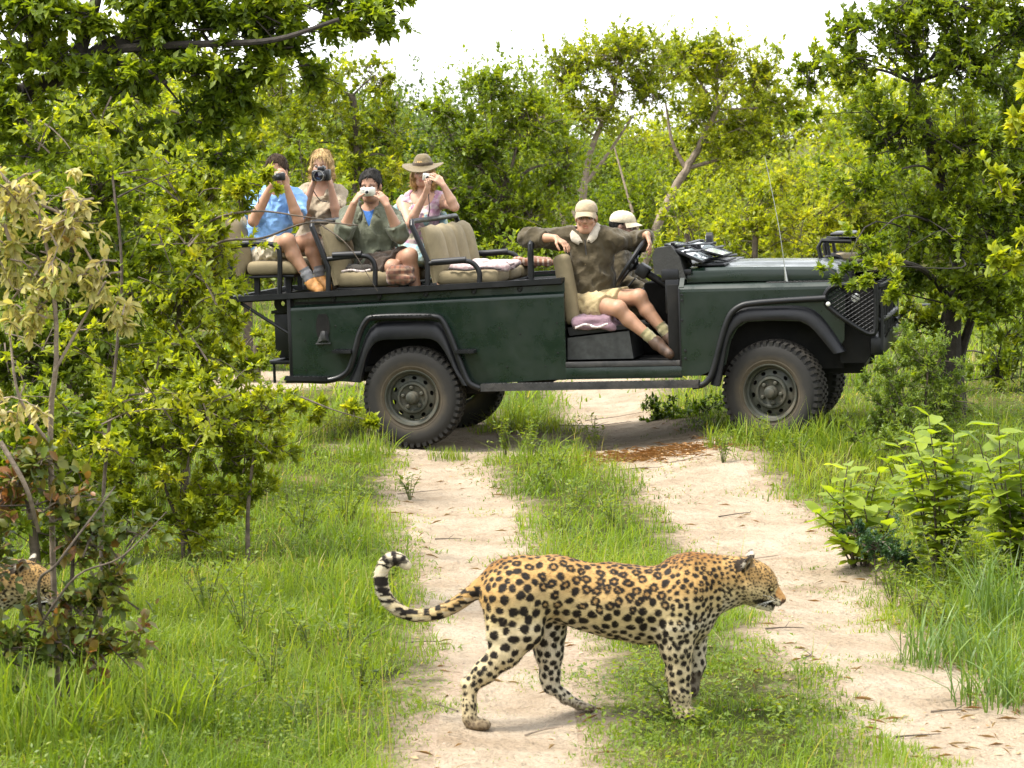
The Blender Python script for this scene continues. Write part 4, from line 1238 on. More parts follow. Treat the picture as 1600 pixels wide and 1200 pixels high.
for a in (0.3, 2.8, 4.7):
    m.tube([(0.04 * math.cos(a), 0.04 * math.sin(a), -0.02), (0.19 * math.cos(a), 0.19 * math.sin(a), 0)], 0.014, 6)
m.tube([(0, 0, -0.03), (0, 0, -0.42)], 0.03, 10)
m.box((-0.09, -0.05, -0.16), (0.09, 0.05, -0.06), 0.02)
m.tube([(0, -0.08, -0.09), (0, -0.20, -0.07)], 0.008, 6)
m.V = [tuple(Matrix.Translation(wc) @ q @ Vector(v)) for v in m.V]
m.build('steering_column', M_BLACK, root)
gl = MB().tube([(1.78, -0.05, 0.9), (1.72, -0.06, 1.12)], 0.011, 8).lathe([(0, 0.03), (0.03, 0.02), (0.035, 0), (0.02, -0.025), (0, -0.03)], 14, 'z', (1.72, -0.06, 1.14))
gl.build('gear_lever', M_BLACK, root)
for y in (-0.62, -0.50, -0.38):
    MB().box((1.93, y - 0.035, 0.72), (1.95, y + 0.035, 0.79), 0.005).tube([(1.945, y, 0.79), (2.03, y, 0.95)], 0.01, 6).build('pedal', M_DARK, root)
# folded windscreen lying on the scuttle
def pane(name, x0, z0, x1, z1, y0, y1, m, fr=0.022, thick=0.012):
    a, b_ = Vector((x0, 0, z0)), Vector((x1, 0, z1))
    u = (b_ - a).normalized(); L = (b_ - a).length
    n_ = Vector((-u.z, 0, u.x))
    T = Matrix((( u.x, 0, n_.x, x0), (u.y, 1, n_.y, 0), (u.z, 0, n_.z, z0), (0, 0, 0, 1)))
    f = MB()
    f.box((0, y0, -thick), (L, y0 + fr, thick), 0.004, M=T).box((0, y1 - fr, -thick), (L, y1, thick), 0.004, M=T)
    f.box((0, y0 + fr, -thick), (fr, y1 - fr, thick), 0.004, M=T).box((L - fr, y0 + fr, -thick), (L, y1 - fr, thick), 0.004, M=T)
    o = f.build(name, M_BLACK, root)
    g = MB().box((fr, y0 + fr, -0.003), (L - fr, y1 - fr, 0.003), M=T).build('glass', m, o)
    return o
pane('folded_windscreen', 2.06, 1.475, 2.27, 1.375, -0.70, -0.02, M_GLASS)
pane('folded_windscreen', 2.04, 1.50, 2.27, 1.40, 0.02, 0.70, M_GLASS)
pane('raised_vent_flap', 2.23, 1.465, 2.40, 1.415, -0.52, 0.02, M_GLASS, 0.012, 0.008)
pane('raised_vent_flap', 1.96, 1.515, 2.06, 1.50, -0.60, -0.05, M_GLASS, 0.012, 0.008)
m = MB()
m.tube([(2.13, -0.68, 1.46), (2.21, -0.10, 1.45), (2.27, 0.45, 1.455)], 0.011, 6)
m.tube([(2.06, -0.66, 1.51), (2.16, -0.3, 1.50), (2.22, 0.2, 1.49)], 0.009, 6)
m.tube([(2.25, -0.66, 1.385), (2.34, -0.3, 1.40), (2.42, 0.1, 1.40)], 0.01, 6)
m.tube([(2.29, -0.5, 1.40), (2.40, -0.30, 1.37), (2.44, -0.1, 1.385)], 0.008, 6)
m.box((2.10, -0.72, 1.29), (2.18, 0.72, 1.33), 0.006).box((2.20, -0.60, 1.345), (2.42, 0.60, 1.362), 0.004)
m.build('windscreen_hinges', M_BLACK, root)
m = MB()
for k, (x, y, z) in enumerate([(2.12, -0.5, 1.475), (2.17, -0.2, 1.47), (2.14, 0.2, 1.50), (2.2, 0.45, 1.47), (2.03, -0.6, 1.51)]):
    m.box((x - 0.015, y - 0.03, z), (x + 0.015, y + 0.03, z + 0.022), 0.004)
m.build('screen_clip', M_BLACK, root)
MB().prism([(1.905, 1.29), (1.955, 1.40), (2.0, 1.385), (1.955, 1.27)], 'y', -0.45, -0.30).build('instrument_panel', M_GLASS, root)
# mirror, aerial
mc = car(1108, 376, 0.72)
mi = MB()
mi.prism([(mc[1] + 0.045 * math.cos(a), mc[2] + 0.065 * math.copysign(abs(math.sin(a)) ** 0.6, math.sin(a))) for a in np.linspace(0, 2 * math.pi, 20, endpoint=False)], 'x', mc[0] - 0.02, mc[0] + 0.03)
mi.tube([(mc[0], mc[1], mc[2] - 0.05), (mc[0] + 0.05, mc[1] - 0.03, ZW)], 0.01, 6)
mo = mi.build('wing_mirror', M_BLACK, root)
mo.rotation_euler = (0, 0, 0)
MB().prism([(mc[1] + 0.036 * math.cos(a), mc[2] + 0.055 * math.copysign(abs(math.sin(a)) ** 0.6, math.sin(a))) for a in np.linspace(0, 2 * math.pi, 20, endpoint=False)], 'x', mc[0] - 0.023, mc[0] - 0.0205).build('mirror_glass', M_MIRROR, mo)
a0, a1, a2 = car(1229, 440, -0.70), car(1226, 417, -0.70), car(1195, 245, -0.70)
an = MB().tube([a0, a1], [0.016, 0.006], 8).build('aerial', M_CHROME, root)
MB().tube([a1, (a1 * 0.6 + a2 * 0.4) + np.array([0.01, 0, 0]), a2], [0.0035, 0.002], 6, smooth=6).build('whip', M_CHROME, an)

# ---- nose: lamp guards, bull bar -----------------------------------------
for s in (-1, 1):
    G = px_line([(1289, 470), (1290, 459), (1300, 448), (1318, 445), (1362, 441), (1368, 446), (1368, 512), (1362, 521), (1350, 518), (1320, 499), (1296, 481)], -0.84)
    G = [(p[0], s * p[1], p[2]) for p in G]
    lg = MB().tube(G, 0.019, 8, closed=True, smooth=3).build('lamp_guard', M_BLACK, root)
    poly = np.array([(p[0], p[2]) for p in G])
    ms = MB()
    def clip_line(p0, d):
        """where an endless line crosses the guard's outline"""
        ts = []
        for a, b_ in zip(poly, np.roll(poly, -1, 0)):
            e = b_ - a
            den = d[0] * e[1] - d[1] * e[0]
            if abs(den) < 1e-9: continue
            w = a - p0
            t = (w[0] * e[1] - w[1] * e[0]) / den
            u = (w[0] * d[1] - w[1] * d[0]) / den
            if 0 <= u <= 1: ts.append(t)
        return (min(ts), max(ts)) if len(ts) >= 2 else None
    for sg in (-1, 1):
        d = np.array([math.cos(rad(32)), sg * math.sin(rad(32))])
        nn = np.array([-d[1], d[0]])
        for k in range(-14, 15):
            p0 = poly.mean(0) + nn * k * 0.027
            c_ = clip_line(p0, d)
            if c_ and c_[1] - c_[0] > 0.02:
                A_, B_ = p0 + d * c_[0], p0 + d * c_[1]
                ms.tube([(A_[0], s * 0.84, A_[1]), (B_[0], s * 0.84, B_[1])], 0.0035, 4)
    ms.build('guard_mesh', M_BLACK, lg)
    MB().lathe([(0.035, s * 0.80), (0.03, s * 0.82), (0, s * 0.825)], 14, 'y', (3.42, 0, 1.09)).build('side_lamp', M_LAMP, root)
    # nose side plate between wing and bar
    MB().prism([(3.29, 0.60), (3.29, 1.17), (3.54, 1.16), (3.56, 0.72), (3.48, 0.60)], 'y', s * 0.70, s * 0.72).build('nose_plate', M_DARK, root)
bb = MB()
FX = 3.58
bb.box((FX - 0.06, -0.80, 0.66), (FX + 0.04, 0.80, 0.80), 0.02)
for z in (0.92, 1.05, 1.17):
    bb.tube([(FX - 0.04, -0.80, z), (FX + 0.02, -0.74, z), (FX + 0.04, 0, z), (FX + 0.02, 0.74, z), (FX - 0.04, 0.80, z)], 0.022, 8, smooth=3)
for y in (-0.78, -0.45, -0.15, 0.15, 0.45, 0.78):
    bb.tube([(FX + 0.02, y, 0.70), (FX + 0.025, y, 1.0), (FX - 0.0, y, 1.20)], 0.020, 8)
bar = bb.build('bull_bar', M_BLACK, root)
ms = MB()
for k in range(-26, 27):
    for sg in (-1, 1):
        y0, z0 = k * 0.06, 0.80
        ln = 0.38 / math.cos(rad(40))
        y1 = y0 + sg * ln * math.sin(rad(40))
        z1 = 1.18
        if y0 < -0.78 or y0 > 0.78: continue
        if abs(y1) > 0.78:
            f = (math.copysign(0.78, y1) - y0) / (y1 - y0)
            y1, z1 = y0 + (y1 - y0) * f, z0 + (z1 - z0) * f
        ms.tube([(FX + 0.03, y0, z0), (FX + 0.005, y1, z1)], 0.004, 4)
ms.build('guard_mesh', M_BLACK, bar)
MB().tube([(3.64, 0.2, 0.86), (3.75, 0.75, 0.93), (3.86, 1.0, 0.92)], 0.014, 8).build('catch_pole', M_BLACK, root)
MB().tube([car(1378, 575, -0.5), car(1381, 535, -0.6), car(1392, 512, -0.6), car(1402, 504, -0.5), car(1410, 508, -0.4)], 0.006, 6, smooth=5).build('winch_cable', M_DARK, root)
MB().box((3.30, -0.45, 0.50), (3.42, 0.45, 0.62), 0.03).build('skid_plate', M_BLACK, root)

# tracker's jump seat over the far wing
def P2(px, py, y): return car(px, py, y)
ty = 0.42
for dy in (0.0, 0.46):
    m = MB()
    pts = [car(a, b_, ty) + np.array([0, dy, 0]) for a, b_ in ((1284, 414), (1288, 404), (1300, 400), (1312, 402), (1317, 412))]
    m.tube(pts, 0.016, 8, smooth=3)
    pts = [car(a, b_, ty) + np.array([0, dy, 0]) for a, b_ in ((1284, 408), (1279, 386), (1284, 376), (1330, 377))]
    m.tube(pts, 0.018, 8)
    pts = [car(a, b_, ty) + np.array([0, dy, 0]) for a, b_ in ((1296, 398), (1292, 377))]
    m.tube(pts, 0.014, 8)
    m.build('tracker_seat_frame', M_BLACK, root)
c0, c1 = car(1298, 409, ty), car(1350, 397, ty)
MB().box((c0[0], ty + 0.02, c0[2]), (c1[0], ty + 0.44, c1[2]), 0.028, seg=4).build('tracker_seat_cushion', M_CANVAS, root, 60)
c0, c1 = car(1297, 369, ty), car(1332, 363, ty)
MB().box((c0[0], ty - 0.02, c0[2]), (c1[0], ty + 0.48, c1[2]), 0.014, seg=3).build('tracker_armrest', M_PLASTIC, root, 60)
c0, c1 = car(1272, 417, 0.5), car(1400, 414, 0.5)
MB().box((c0[0], ty - 0.04, ZW + 0.06), (c1[0], ty + 0.50, ZW + 0.09), 0.006).build('tracker_seat_base', M_BLACK, root)
# ------------------------------------------------------------------ bodies: smooth blends of tapered shapes, meshed as one surface
def unit(v):
    v = np.asarray(v, float)
    return v / max(1e-9, np.linalg.norm(v))

class Body:
    """list of tapered capsules ('c') and oriented ellipsoids ('e'), blended in order"""
    def __init__(s):
        s.P = []
    def cap(s, a, b, ra, rb, k=0.02, op='+', grp=''):
        s.P.append(('c', np.array(a, float), np.array(b, float), ra, rb, k, op, grp)); return s
    def ell(s, c, r, k=0.02, R=None, op='+', grp=''):
        s.P.append(('e', np.array(c, float), np.array(r, float), np.eye(3) if R is None else np.array(R, float), 0, k, op, grp)); return s
    def chain(s, pts, rs, k=0.01, grp=''):
        for i in range(len(pts) - 1):
            s.cap(pts[i], pts[i + 1], rs[i], rs[i + 1], k, grp=grp)
        return s
    def sub(s, groups, infl=0.0, k=None):
        b = Body()
        for p in s.P:
            if p[7] in groups:
                q = list(p)
                if p[0] == 'c':
                    q[3] += infl; q[4] += infl
                else:
                    q[2] = p[2] + infl
                if k is not None: q[5] = k
                b.P.append(tuple(q))
        return b
    def bounds(s, pad):
        lo, hi = np.full(3, 1e9), np.full(3, -1e9)
        for p in s.P:
            if p[6] != '+': continue
            if p[0] == 'c':
                r = max(p[3], p[4])
                l, h = np.minimum(p[1], p[2]) - r, np.maximum(p[1], p[2]) + r
            else:
                r = p[2].max()
                l, h = p[1] - r, p[1] + r
            lo, hi = np.minimum(lo, l), np.maximum(hi, h)
        return lo - pad, hi + pad

def field(body, h, pad=0.02, lim=None):
    lo, hi = body.bounds(pad + 2 * h)
    if lim is not None:
        lo, hi = np.maximum(lo, lim[0]), np.minimum(hi, lim[1])
    n = np.ceil((hi - lo) / h).astype(int) + 1
    ax = [lo[i] + h * np.arange(n[i]) for i in range(3)]
    D = np.full(n, 0.06, np.float32)
    for kind, a, b, c, d, k, op, g in body.P:
        if kind == 'c':
            r = max(c, d); l, u = np.minimum(a, b) - r, np.maximum(a, b) + r
        else:
            r = b.max(); l, u = a - r, a + r
        m = k + 4 * h + pad
        i0 = np.maximum(0, np.floor((l - m - lo) / h).astype(int))
        i1 = np.minimum(n, np.ceil((u + m - lo) / h).astype(int) + 1)
        if (i1 <= i0).any(): continue
        sl = tuple(slice(i0[i], i1[i]) for i in range(3))
        X = np.meshgrid(*[ax[i][sl[i]].astype(np.float32) for i in range(3)], indexing='ij', sparse=True)
        if kind == 'c':
            e = (b - a).astype(np.float32); L2 = max(1e-9, float(e @ e))
            t = ((X[0] - a[0]) * e[0] + (X[1] - a[1]) * e[1] + (X[2] - a[2]) * e[2]) / np.float32(L2)
            t = np.clip(t, 0, 1)
            q = np.sqrt((X[0] - a[0] - t * e[0]) ** 2 + (X[1] - a[1] - t * e[1]) ** 2 + (X[2] - a[2] - t * e[2]) ** 2)
            v = q - (c + (d - c) * t)
        else:
            R = c
            q = [(X[0] - a[0]) * R[i, 0] + (X[1] - a[1]) * R[i, 1] + (X[2] - a[2]) * R[i, 2] for i in range(3)]
            k0 = np.sqrt(sum((q[i] / b[i]) ** 2 for i in range(3)))
            k1 = np.sqrt(sum((q[i] / b[i] ** 2) ** 2 for i in range(3)))
            v = k0 * (k0 - 1) / np.maximum(k1, 1e-6)
        v = v.astype(np.float32)
        cur = D[sl]
        if op == '+':
            if k > 0:
                hh = np.maximum(k - np.abs(cur - v), 0) / k
                D[sl] = np.minimum(cur, v) - hh * hh * k * 0.25
            else:
                D[sl] = np.minimum(cur, v)
        elif op == '-':
            kk = max(k, 1e-4)
            hh = np.maximum(kk - np.abs(cur + v), 0) / kk
            D[sl] = np.maximum(cur, -v) + hh * hh * kk * 0.25
    return D, ax

def nets(D, ax):
    """surface nets over a sampled distance field"""
    h = ax[0][1] - ax[0][0]
    ins = D < 0
    n = np.array(D.shape)
    cnt = np.zeros(n - 1, np.int8)
    for dx in (0, 1):
        for dy in (0, 1):
            for dz in (0, 1):
                cnt += ins[dx:n[0] - 1 + dx, dy:n[1] - 1 + dy, dz:n[2] - 1 + dz]
    C = np.argwhere((cnt > 0) & (cnt < 8))
    idx = np.full(n - 1, -1, np.int32)
    idx[C[:, 0], C[:, 1], C[:, 2]] = np.arange(len(C))
    acc = np.zeros((len(C), 3)); w = np.zeros(len(C))
    cs = [(0, 0, 0), (1, 0, 0), (0, 1, 0), (1, 1, 0), (0, 0, 1), (1, 0, 1), (0, 1, 1), (1, 1, 1)]
    val = [D[C[:, 0] + c[0], C[:, 1] + c[1], C[:, 2] + c[2]] for c in cs]
    for i in range(8):
        for j in range(i + 1, 8):
            if sum(abs(cs[i][q] - cs[j][q]) for q in range(3)) != 1: continue
            a, b = val[i], val[j]
            m = (a < 0) != (b < 0)
            t = np.where(m, a / np.where(m, a - b, 1), 0)
            p = np.array(cs[i])[None] + t[:, None] * (np.array(cs[j]) - np.array(cs[i]))[None]
            acc[m] += p[m]; w[m] += 1
    V = np.stack([ax[q][0] for q in range(3)]) + (C + acc / w[:, None]) * h
    F = []
    for a in range(3):
        b, c = (a + 1) % 3, (a + 2) % 3
        s0 = [slice(1, -1)] * 3; s1 = [slice(1, -1)] * 3
        s0[a] = slice(0, -1); s1[a] = slice(1, None)
        A, B = ins[tuple(s0)], ins[tuple(s1)]
        E = np.argwhere(A != B)
        if not len(E): continue
        fl = A[E[:, 0], E[:, 1], E[:, 2]]
        off = np.ones(3, int); off[a] = 0
        G = E + off
        def at_(db, dc):
            g = G.copy(); g[:, b] += db; g[:, c] += dc
            return idx[g[:, 0], g[:, 1], g[:, 2]]
        q = np.stack([at_(-1, -1), at_(0, -1), at_(0, 0), at_(-1, 0)], 1)
        q[~fl] = q[~fl][:, ::-1]
        F.append(q)
    F = np.concatenate(F)
    return V, F[(F >= 0).all(1)]

def solid(body, h, clips=(), noise=None, lim=None):
    """mesh a body; clips: functions of the sample points, positive where material is cut away"""
    D, ax = field(body, h, lim=lim)
    if clips or noise:
        near = np.argwhere(np.abs(D) < 0.055)
        P = np.stack([ax[i][near[:, i]] for i in range(3)], 1)
        d = D[near[:, 0], near[:, 1], near[:, 2]].astype(float)
        if noise is not None:
            d = d + noise(P)
        for c in clips:
            d = np.maximum(d, c(P))
        D[near[:, 0], near[:, 1], near[:, 2]] = d
        inner = D < -0.05
        if inner.any() and clips:
            near = np.argwhere(inner)
            P = np.stack([ax[i][near[:, i]] for i in range(3)], 1)
            d = D[near[:, 0], near[:, 1], near[:, 2]].astype(float)
            for c in clips:
                d = np.maximum(d, c(P))
            D[near[:, 0], near[:, 1], near[:, 2]] = d
    for i in range(3):          # close at the box
        s = [slice(None)] * 3
        for e in (0, -1):
            s[i] = e
            D[tuple(s)] = np.maximum(D[tuple(s)], h * 0.5)
    return nets(D, ax)
# ------------------------------------------------------------------ people
def frame3(f, up):
    f = unit(f); l = unit(np.cross(up, f)); u = np.cross(f, l)
    return np.stack([f, l, u])            # rows: forward, left, up

SKIN = {}
def skin_mat():
    if 'm' not in SKIN:
        SKIN['m'] = attr_mat('skin', 0.5, 0.35, sss=0.12, bump=0.15, bscale=150)
    return SKIN['m']

def hand(B, w, d, n, side, curl, sc=1.0, spread=0.10):
    """w wrist, d towards the knuckles, n out of the palm, side +1 when the thumb lies on d x n"""
    d = unit(d); n = unit(n - d * np.dot(n, d)); s = np.cross(d, n) * side
    w = np.array(w, float)
    for q in (-1, 0, 1):
        B.cap(w + d * 0.012 * sc + s * q * 0.014 * sc, w + d * 0.082 * sc + s * q * 0.026 * sc, 0.015 * sc, 0.0135 * sc, 0.012, grp='hand')
    L = [0.080, 0.088, 0.082, 0.064]
    for i in range(4):
        o = (1.5 - i) * 0.0195 * sc
        p = w + d * (0.088 - 0.004 * abs(i - 1.2)) * sc + s * o
        ang = 0.0
        for j, f in enumerate((0.46, 0.31, 0.23)):
            ang += curl * (0.75, 1.0, 0.8)[j]
            dd = unit(d * math.cos(ang) + n * math.sin(ang) + s * (1.5 - i) * spread * math.cos(ang))
            q = p + dd * L[i] * sc * f
            B.cap(p, q, 0.0088 * sc, 0.0080 * sc, 0.004, grp='hand')
            p = q
    t0 = w + d * 0.030 * sc + s * 0.026 * sc
    t1 = t0 + (d * 0.6 + s * 0.65 + n * 0.35) * 0.042 * sc
    t2 = t1 + (d * 0.85 + s * 0.15 + n * (0.35 + 0.4 * curl)) * 0.034 * sc
    t3 = t2 + (d * 0.85 - s * 0.1 + n * (0.4 + 0.5 * curl)) * 0.026 * sc
    B.cap(t0, t1, 0.014 * sc, 0.011 * sc, 0.01, grp='hand').cap(t1, t2, 0.0105 * sc, 0.0095 * sc, 0.004, grp='hand').cap(t2, t3, 0.0095 * sc, 0.0085 * sc, 0.004, grp='hand')

def fabric(name, c, pattern=None, c2=None):
    m, nt, b = nodes_of(name)
    n = noise_node(nt, 14, 6, 0.65)
    r = ramp(nt, n.outputs[0], [(0.3, tuple(x * 0.78 for x in c)), (0.7, tuple(min(1, x * 1.18) for x in c))])
    out = r.outputs[0]
    if pattern == 'blotch':
        v = nt.nodes.new('ShaderNodeTexVoronoi'); v.inputs['Scale'].default_value = 26
        tc = nt.nodes.new('ShaderNodeTexCoord'); nt.links.new(tc.outputs['Object'], v.inputs['Vector'])
        rr = ramp(nt, v.outputs['Color'], [(0.25, c), (0.45, c2[0]), (0.6, c2[1]), (0.8, c2[2])])
        mx = nt.nodes.new('ShaderNodeMixRGB'); mx.inputs[0].default_value = 0.75
        nt.links.new(out, mx.inputs[1]); nt.links.new(rr.outputs[0], mx.inputs[2]); out = mx.outputs[0]
    if pattern == 'plaid':
        tc = nt.nodes.new('ShaderNodeTexCoord')
        last = out
        for ax_, cc, sc in (('X', c2[0], 48), ('Z', c2[1], 48), ('Y', c2[2], 40)):
            w = nt.nodes.new('ShaderNodeTexWave'); w.bands_direction = ax_; w.inputs['Scale'].default_value = sc / 6.28; w.inputs['Distortion'].default_value = 0.6
            nt.links.new(tc.outputs['Object'], w.inputs['Vector'])
            rr = ramp(nt, w.outputs[0], [(0.55, (0, 0, 0)), (0.7, (0.6, 0.6, 0.6))])
            mx = nt.nodes.new('ShaderNodeMixRGB'); nt.links.new(rr.outputs[0], mx.inputs[0]); nt.links.new(last, mx.inputs[1]); mx.inputs[2].default_value = (*cc, 1)
            last = mx.outputs[0]
        out = last
    nt.links.new(out, b.inputs['Base Color'])
    b.inputs['Roughness'].default_value = 0.9
    b.inputs['Specular IOR Level'].default_value = 0.15
    b.inputs['Sheen Weight'].default_value = 0.15
    nb = noise_node(nt, 26, 5, 0.6)
    bp = nt.nodes.new('ShaderNodeBump'); bp.inputs['Strength'].default_value = 0.5; bp.inputs['Distance'].default_value = 0.02
    nt.links.new(nb.outputs[0], bp.inputs['Height']); nt.links.new(bp.outputs[0], b.inputs['Normal'])
    return m

M_IRIS = mat('iris', (0.03, 0.02, 0.012), 0.1, vary=0.1)
M_LENSB = mat('camera_black', (0.008, 0.008, 0.009), 0.35, vary=0.2)
M_SILVER = mat('camera_silver', (0.52, 0.50, 0.44), 0.35, metal=0.5, vary=0.06)
M_OPTIC = mat('lens_glass', (0.01, 0.01, 0.02), 0.03, vary=0.1, coat=1.0)

class Person:
    def __init__(s, J, female=False, scale=1.0, tone=(0.44, 0.25, 0.16), stubble=0.0, brow=(0.08, 0.05, 0.03), hands=None, look=(0, -1, 0), tilt=(0, 0, 1), seed=0):
        """J: joints in the vehicle's frame"""
        s.J = {k: np.array(v, float) for k, v in J.items()}
        J = s.J
        s.seed = seed; s.female = female; s.tone = np.array(tone)
        s.org = J['pelvis'].copy()
        for k in J: J[k] = J[k] - s.org
        B = s.B = Body()
        u = unit(J['neck'] - J['pelvis']); s.u = u
        l = J['sh_l'] - J['sh_r']; l = unit(l - u * np.dot(l, u)); s.l = l
        f = np.cross(l, u); s.f = f
        R = np.stack([f, l, u]); s.R = R
        T = np.linalg.norm(J['neck'] - J['pelvis'])
        g = 0.9 if female else 1.0
        wS = np.linalg.norm(J['sh_l'] - J['sh_r']) / 2
        c = lambda a, df=0.0: J['pelvis'] + u * T * a + f * df
        B.ell(c(0.02), (0.125 * g, 0.175 * (1.0 if female else .98), 0.125), 0.04, R, grp='torso')
        B.ell(c(0.30), (0.105 * g, 0.145 * g, 0.16), 0.05, R, grp='torso')
        B.ell(c(0.62), (0.118 * g, 0.165 * g, 0.18), 0.05, R, grp='torso')
        mid = (J['sh_l'] + J['sh_r']) / 2
        B.cap(J['sh_l'] * .86 + mid * .14, J['sh_r'] * .86 + mid * .14, 0.066 * g, 0.066 * g, 0.06, grp='torso')
        if female:
            for q in (-1, 1):
                B.ell(c(0.62, 0.085) + l * q * 0.075, (0.055, 0.06, 0.06), 0.03, R, grp='torso')
        nb = J['neck'] + f * 0.0
        for q in ('sh_l', 'sh_r'):
            B.cap(nb - u * 0.02, nb * 0.45 + J[q] * 0.55 + u * 0.015, 0.05 * g, 0.045 * g, 0.04, grp='torso')
        # arms
        ua, fa = 0.054 * g, 0.040 * g
        for q in 'lr':
            B.cap(J['sh_' + q], J['el_' + q], ua, 0.042 * g, 0.03, grp='ua_' + q)
            m = J['el_' + q] * 0.7 + J['wr_' + q] * 0.3
            B.cap(J['el_' + q], m, 0.041 * g, 0.044 * g, 0.015, grp='fa_' + q).cap(m, J['wr_' + q], 0.044 * g, 0.027 * g, 0.012, grp='fa_' + q)
        # legs
        for q in 'lr':
            if 'kn_' + q not in J: continue
            hp = J['hip_' + q] if 'hip_' + q in J else J['pelvis'] + l * (0.09 if q == 'l' else -0.09)
            J['hip_' + q] = hp
            k_, a_ = J['kn_' + q], J['an_' + q]
            B.cap(hp, k_, 0.088 * g, 0.062 * g, 0.03, grp='th_' + q)
            B.ell(k_, (0.062 * g,) * 3, 0.02, grp='kn_' + q)
            m = k_ * 0.68 + a_ * 0.32
            bk = unit(np.cross(np.cross(hp - k_, a_ - k_), a_ - k_))
            bk = bk if np.dot(bk, hp - k_) > 0 else -bk
            B.cap(k_, m + bk * 0.018, 0.054 * g, 0.056 * g, 0.02, grp='sh_' + q).cap(m + bk * 0.018, a_, 0.056 * g, 0.036 * g, 0.02, grp='sh_' + q)
            if 'toe_' + q in J:
                t_ = J['toe_' + q]
                dn = unit(a_ - k_)
                B.cap(a_ + dn * 0.03, t_, 0.036, 0.030, 0.02, grp='ft_' + q)
                B.ell(a_ + dn * 0.045 - unit(t_ - a_) * 0.03, (0.036,) * 3, 0.02, grp='ft_' + q)
        # head
        H = frame3(look, tilt); s.H = H
        hc = J['head']; s.hc = hc
        k = scale * (0.94 if female else 1.0); s.hk = k
        p = lambda x, y, z: hc + (H[0] * x + H[1] * y + H[2] * z) * k
        s.hp = p
        gA = 'head'
        B.ell(p(-.012, 0, .030), np.array((.100, .077, .098)) * k, 0.02, H, grp=gA)
        B.ell(p(.028, 0, -.045), np.array((.068, .054, .075)) * k, 0.03, H, grp=gA)
        B.cap(p(.060, .018, -.098), p(.060, -.018, -.098), .024 * k, .024 * k, 0.025, grp=gA)
        for y in (-1, 1):
            B.cap(p(-.005, y * .055, -.055), p(.045, y * .034, -.092), .016 * k, .018 * k, 0.03, grp=gA)
            B.ell(p(.064, y * .040, -.026), np.array((.026, .024, .022)) * k, 0.02, H, grp=gA)
            B.cap(p(.082, y * .012, .022), p(.070, y * .046, .022), .011 * k, .011 * k, 0.012, grp=gA)
        for y in (-1, 1):
            B.ell(p(.099, y * .031, .002), np.array((.020, .017, .0115)) * k, 0.012, H, op='-', grp=gA)
        B.cap(p(.088, 0, .012), p(.120, 0, -.028), .0085 * k, .0125 * k, 0.010, grp=gA)
        for y in (-1, 1):
            B.ell(p(.098, y * .012, -.034), np.array((.012, .010, .009)) * k, 0.008, H, grp=gA)
        B.ell(p(.088, 0, -.058), np.array((.012, .025, .0075)) * k, 0.006, H, grp=gA)
        B.ell(p(.086, 0, -.072), np.array((.012, .021, .0085)) * k, 0.006, H, grp=gA)
        B.ell(p(.097, 0, -.0645), np.array((.008, .026, .0022)) * k, 0.003, H, op='-', grp=gA)
        for y in (-1, 1):
            B.ell(p(-.006, y * .079, -.008), np.array((.020, .009, .032)) * k, 0.006, H, grp=gA)
        B.cap(p(-.022, 0, -.055), J['neck'] - u * 0.02, .054 * k * g, .060 * g, 0.025, grp='neck')
        s.hands = hands or {}
        for q, hd in s.hands.items():
            hand(B, J['wr_' + q], hd['d'], hd['n'], hd.get('side', 1), hd.get('curl', 0.4), hd.get('sc', 0.98 * g), hd.get('spread', 0.1))
        s.stubble, s.brow = stubble, np.array(brow)

    def make(s, label, h=0.0085, h_head=None):
        V, F = solid(s.B, h)
        me = np_mesh('person', V, F)
        c = np.tile(s.tone, (len(V), 1))
        c *= (1 + 0.07 * wob(V, 40, s.seed + 1) + 0.05 * wob(V, 120, s.seed + 2))[:, None]
        L = (V - s.hc) @ s.H.T / s.hk
        x, y, z = L[:, 0], L[:, 1], L[:, 2]
        face = (np.abs(y) < 0.09) & (z > -0.14) & (z < 0.14) & (x > -0.12) & (x < 0.14)
        def paint(m, col_, a):
            c[m] = c[m] * (1 - a) + np.array(col_) * a
        rosy = s.tone * np.array([1.1, 0.82, 0.78])
        paint(face & (x > .05) & (np.hypot(np.abs(y) - .042, z + .03) < .022), rosy, 0.22)
        if s.stubble:
            paint(face & (x > -.02) & (z < -.045), s.tone * 0.42, s.stubble)
        paint(face & (x > .06) & (np.abs(y) < .024) & (np.abs(z + .065) < .013), np.array([.36, .13, .10]) if s.female else s.tone * np.array([.85, .6, .58]), 0.75)
        paint(face & (x > .055) & (np.abs(np.abs(y) - .032) < .021) & (np.abs(z - .024 + (np.abs(y) - .03) * .2) < .0055), s.brow, 0.6)
        paint(face & (x > .06) & (np.abs(np.abs(y) - .032) < .016) & (np.abs(z - .0085) < .0032), s.brow, 0.5)
        set_col(me, np.clip(c, 0, 1))
        s.o = link('person', me, None, skin_mat())
        s.o.matrix_world = V_M @ Matrix.Translation(s.org)
        tag(s.o, label, 'person')
        for yy in (-1, 1):
            e = MB().lathe([(0, .011), (.006, .0095), (.0098, .004), (.011, 0), (.0098, -.004), (.006, -.0095), (0, -.011)], 12, 'z')
            e.V = [tuple(s.hp(.0800, yy * .031, .0015) + np.array(v) * s.hk) for v in e.V]
            eo = e.build('eye', M_EYE, s.o)
            i = MB().lathe([(0, .0015), (.0062, .0005), (.0066, -.001)], 12, 'x')
            i.V = [tuple(s.hp(.0905 + v[0], yy * .031 + v[1], .0005 + v[2])) for v in i.V]
            i.build('iris', M_IRIS, eo)
        return s

    LIMB = {'ua': ('sh', 'el'), 'fa': ('el', 'wr'), 'th': ('hip', 'kn'), 'sh': ('kn', 'an')}
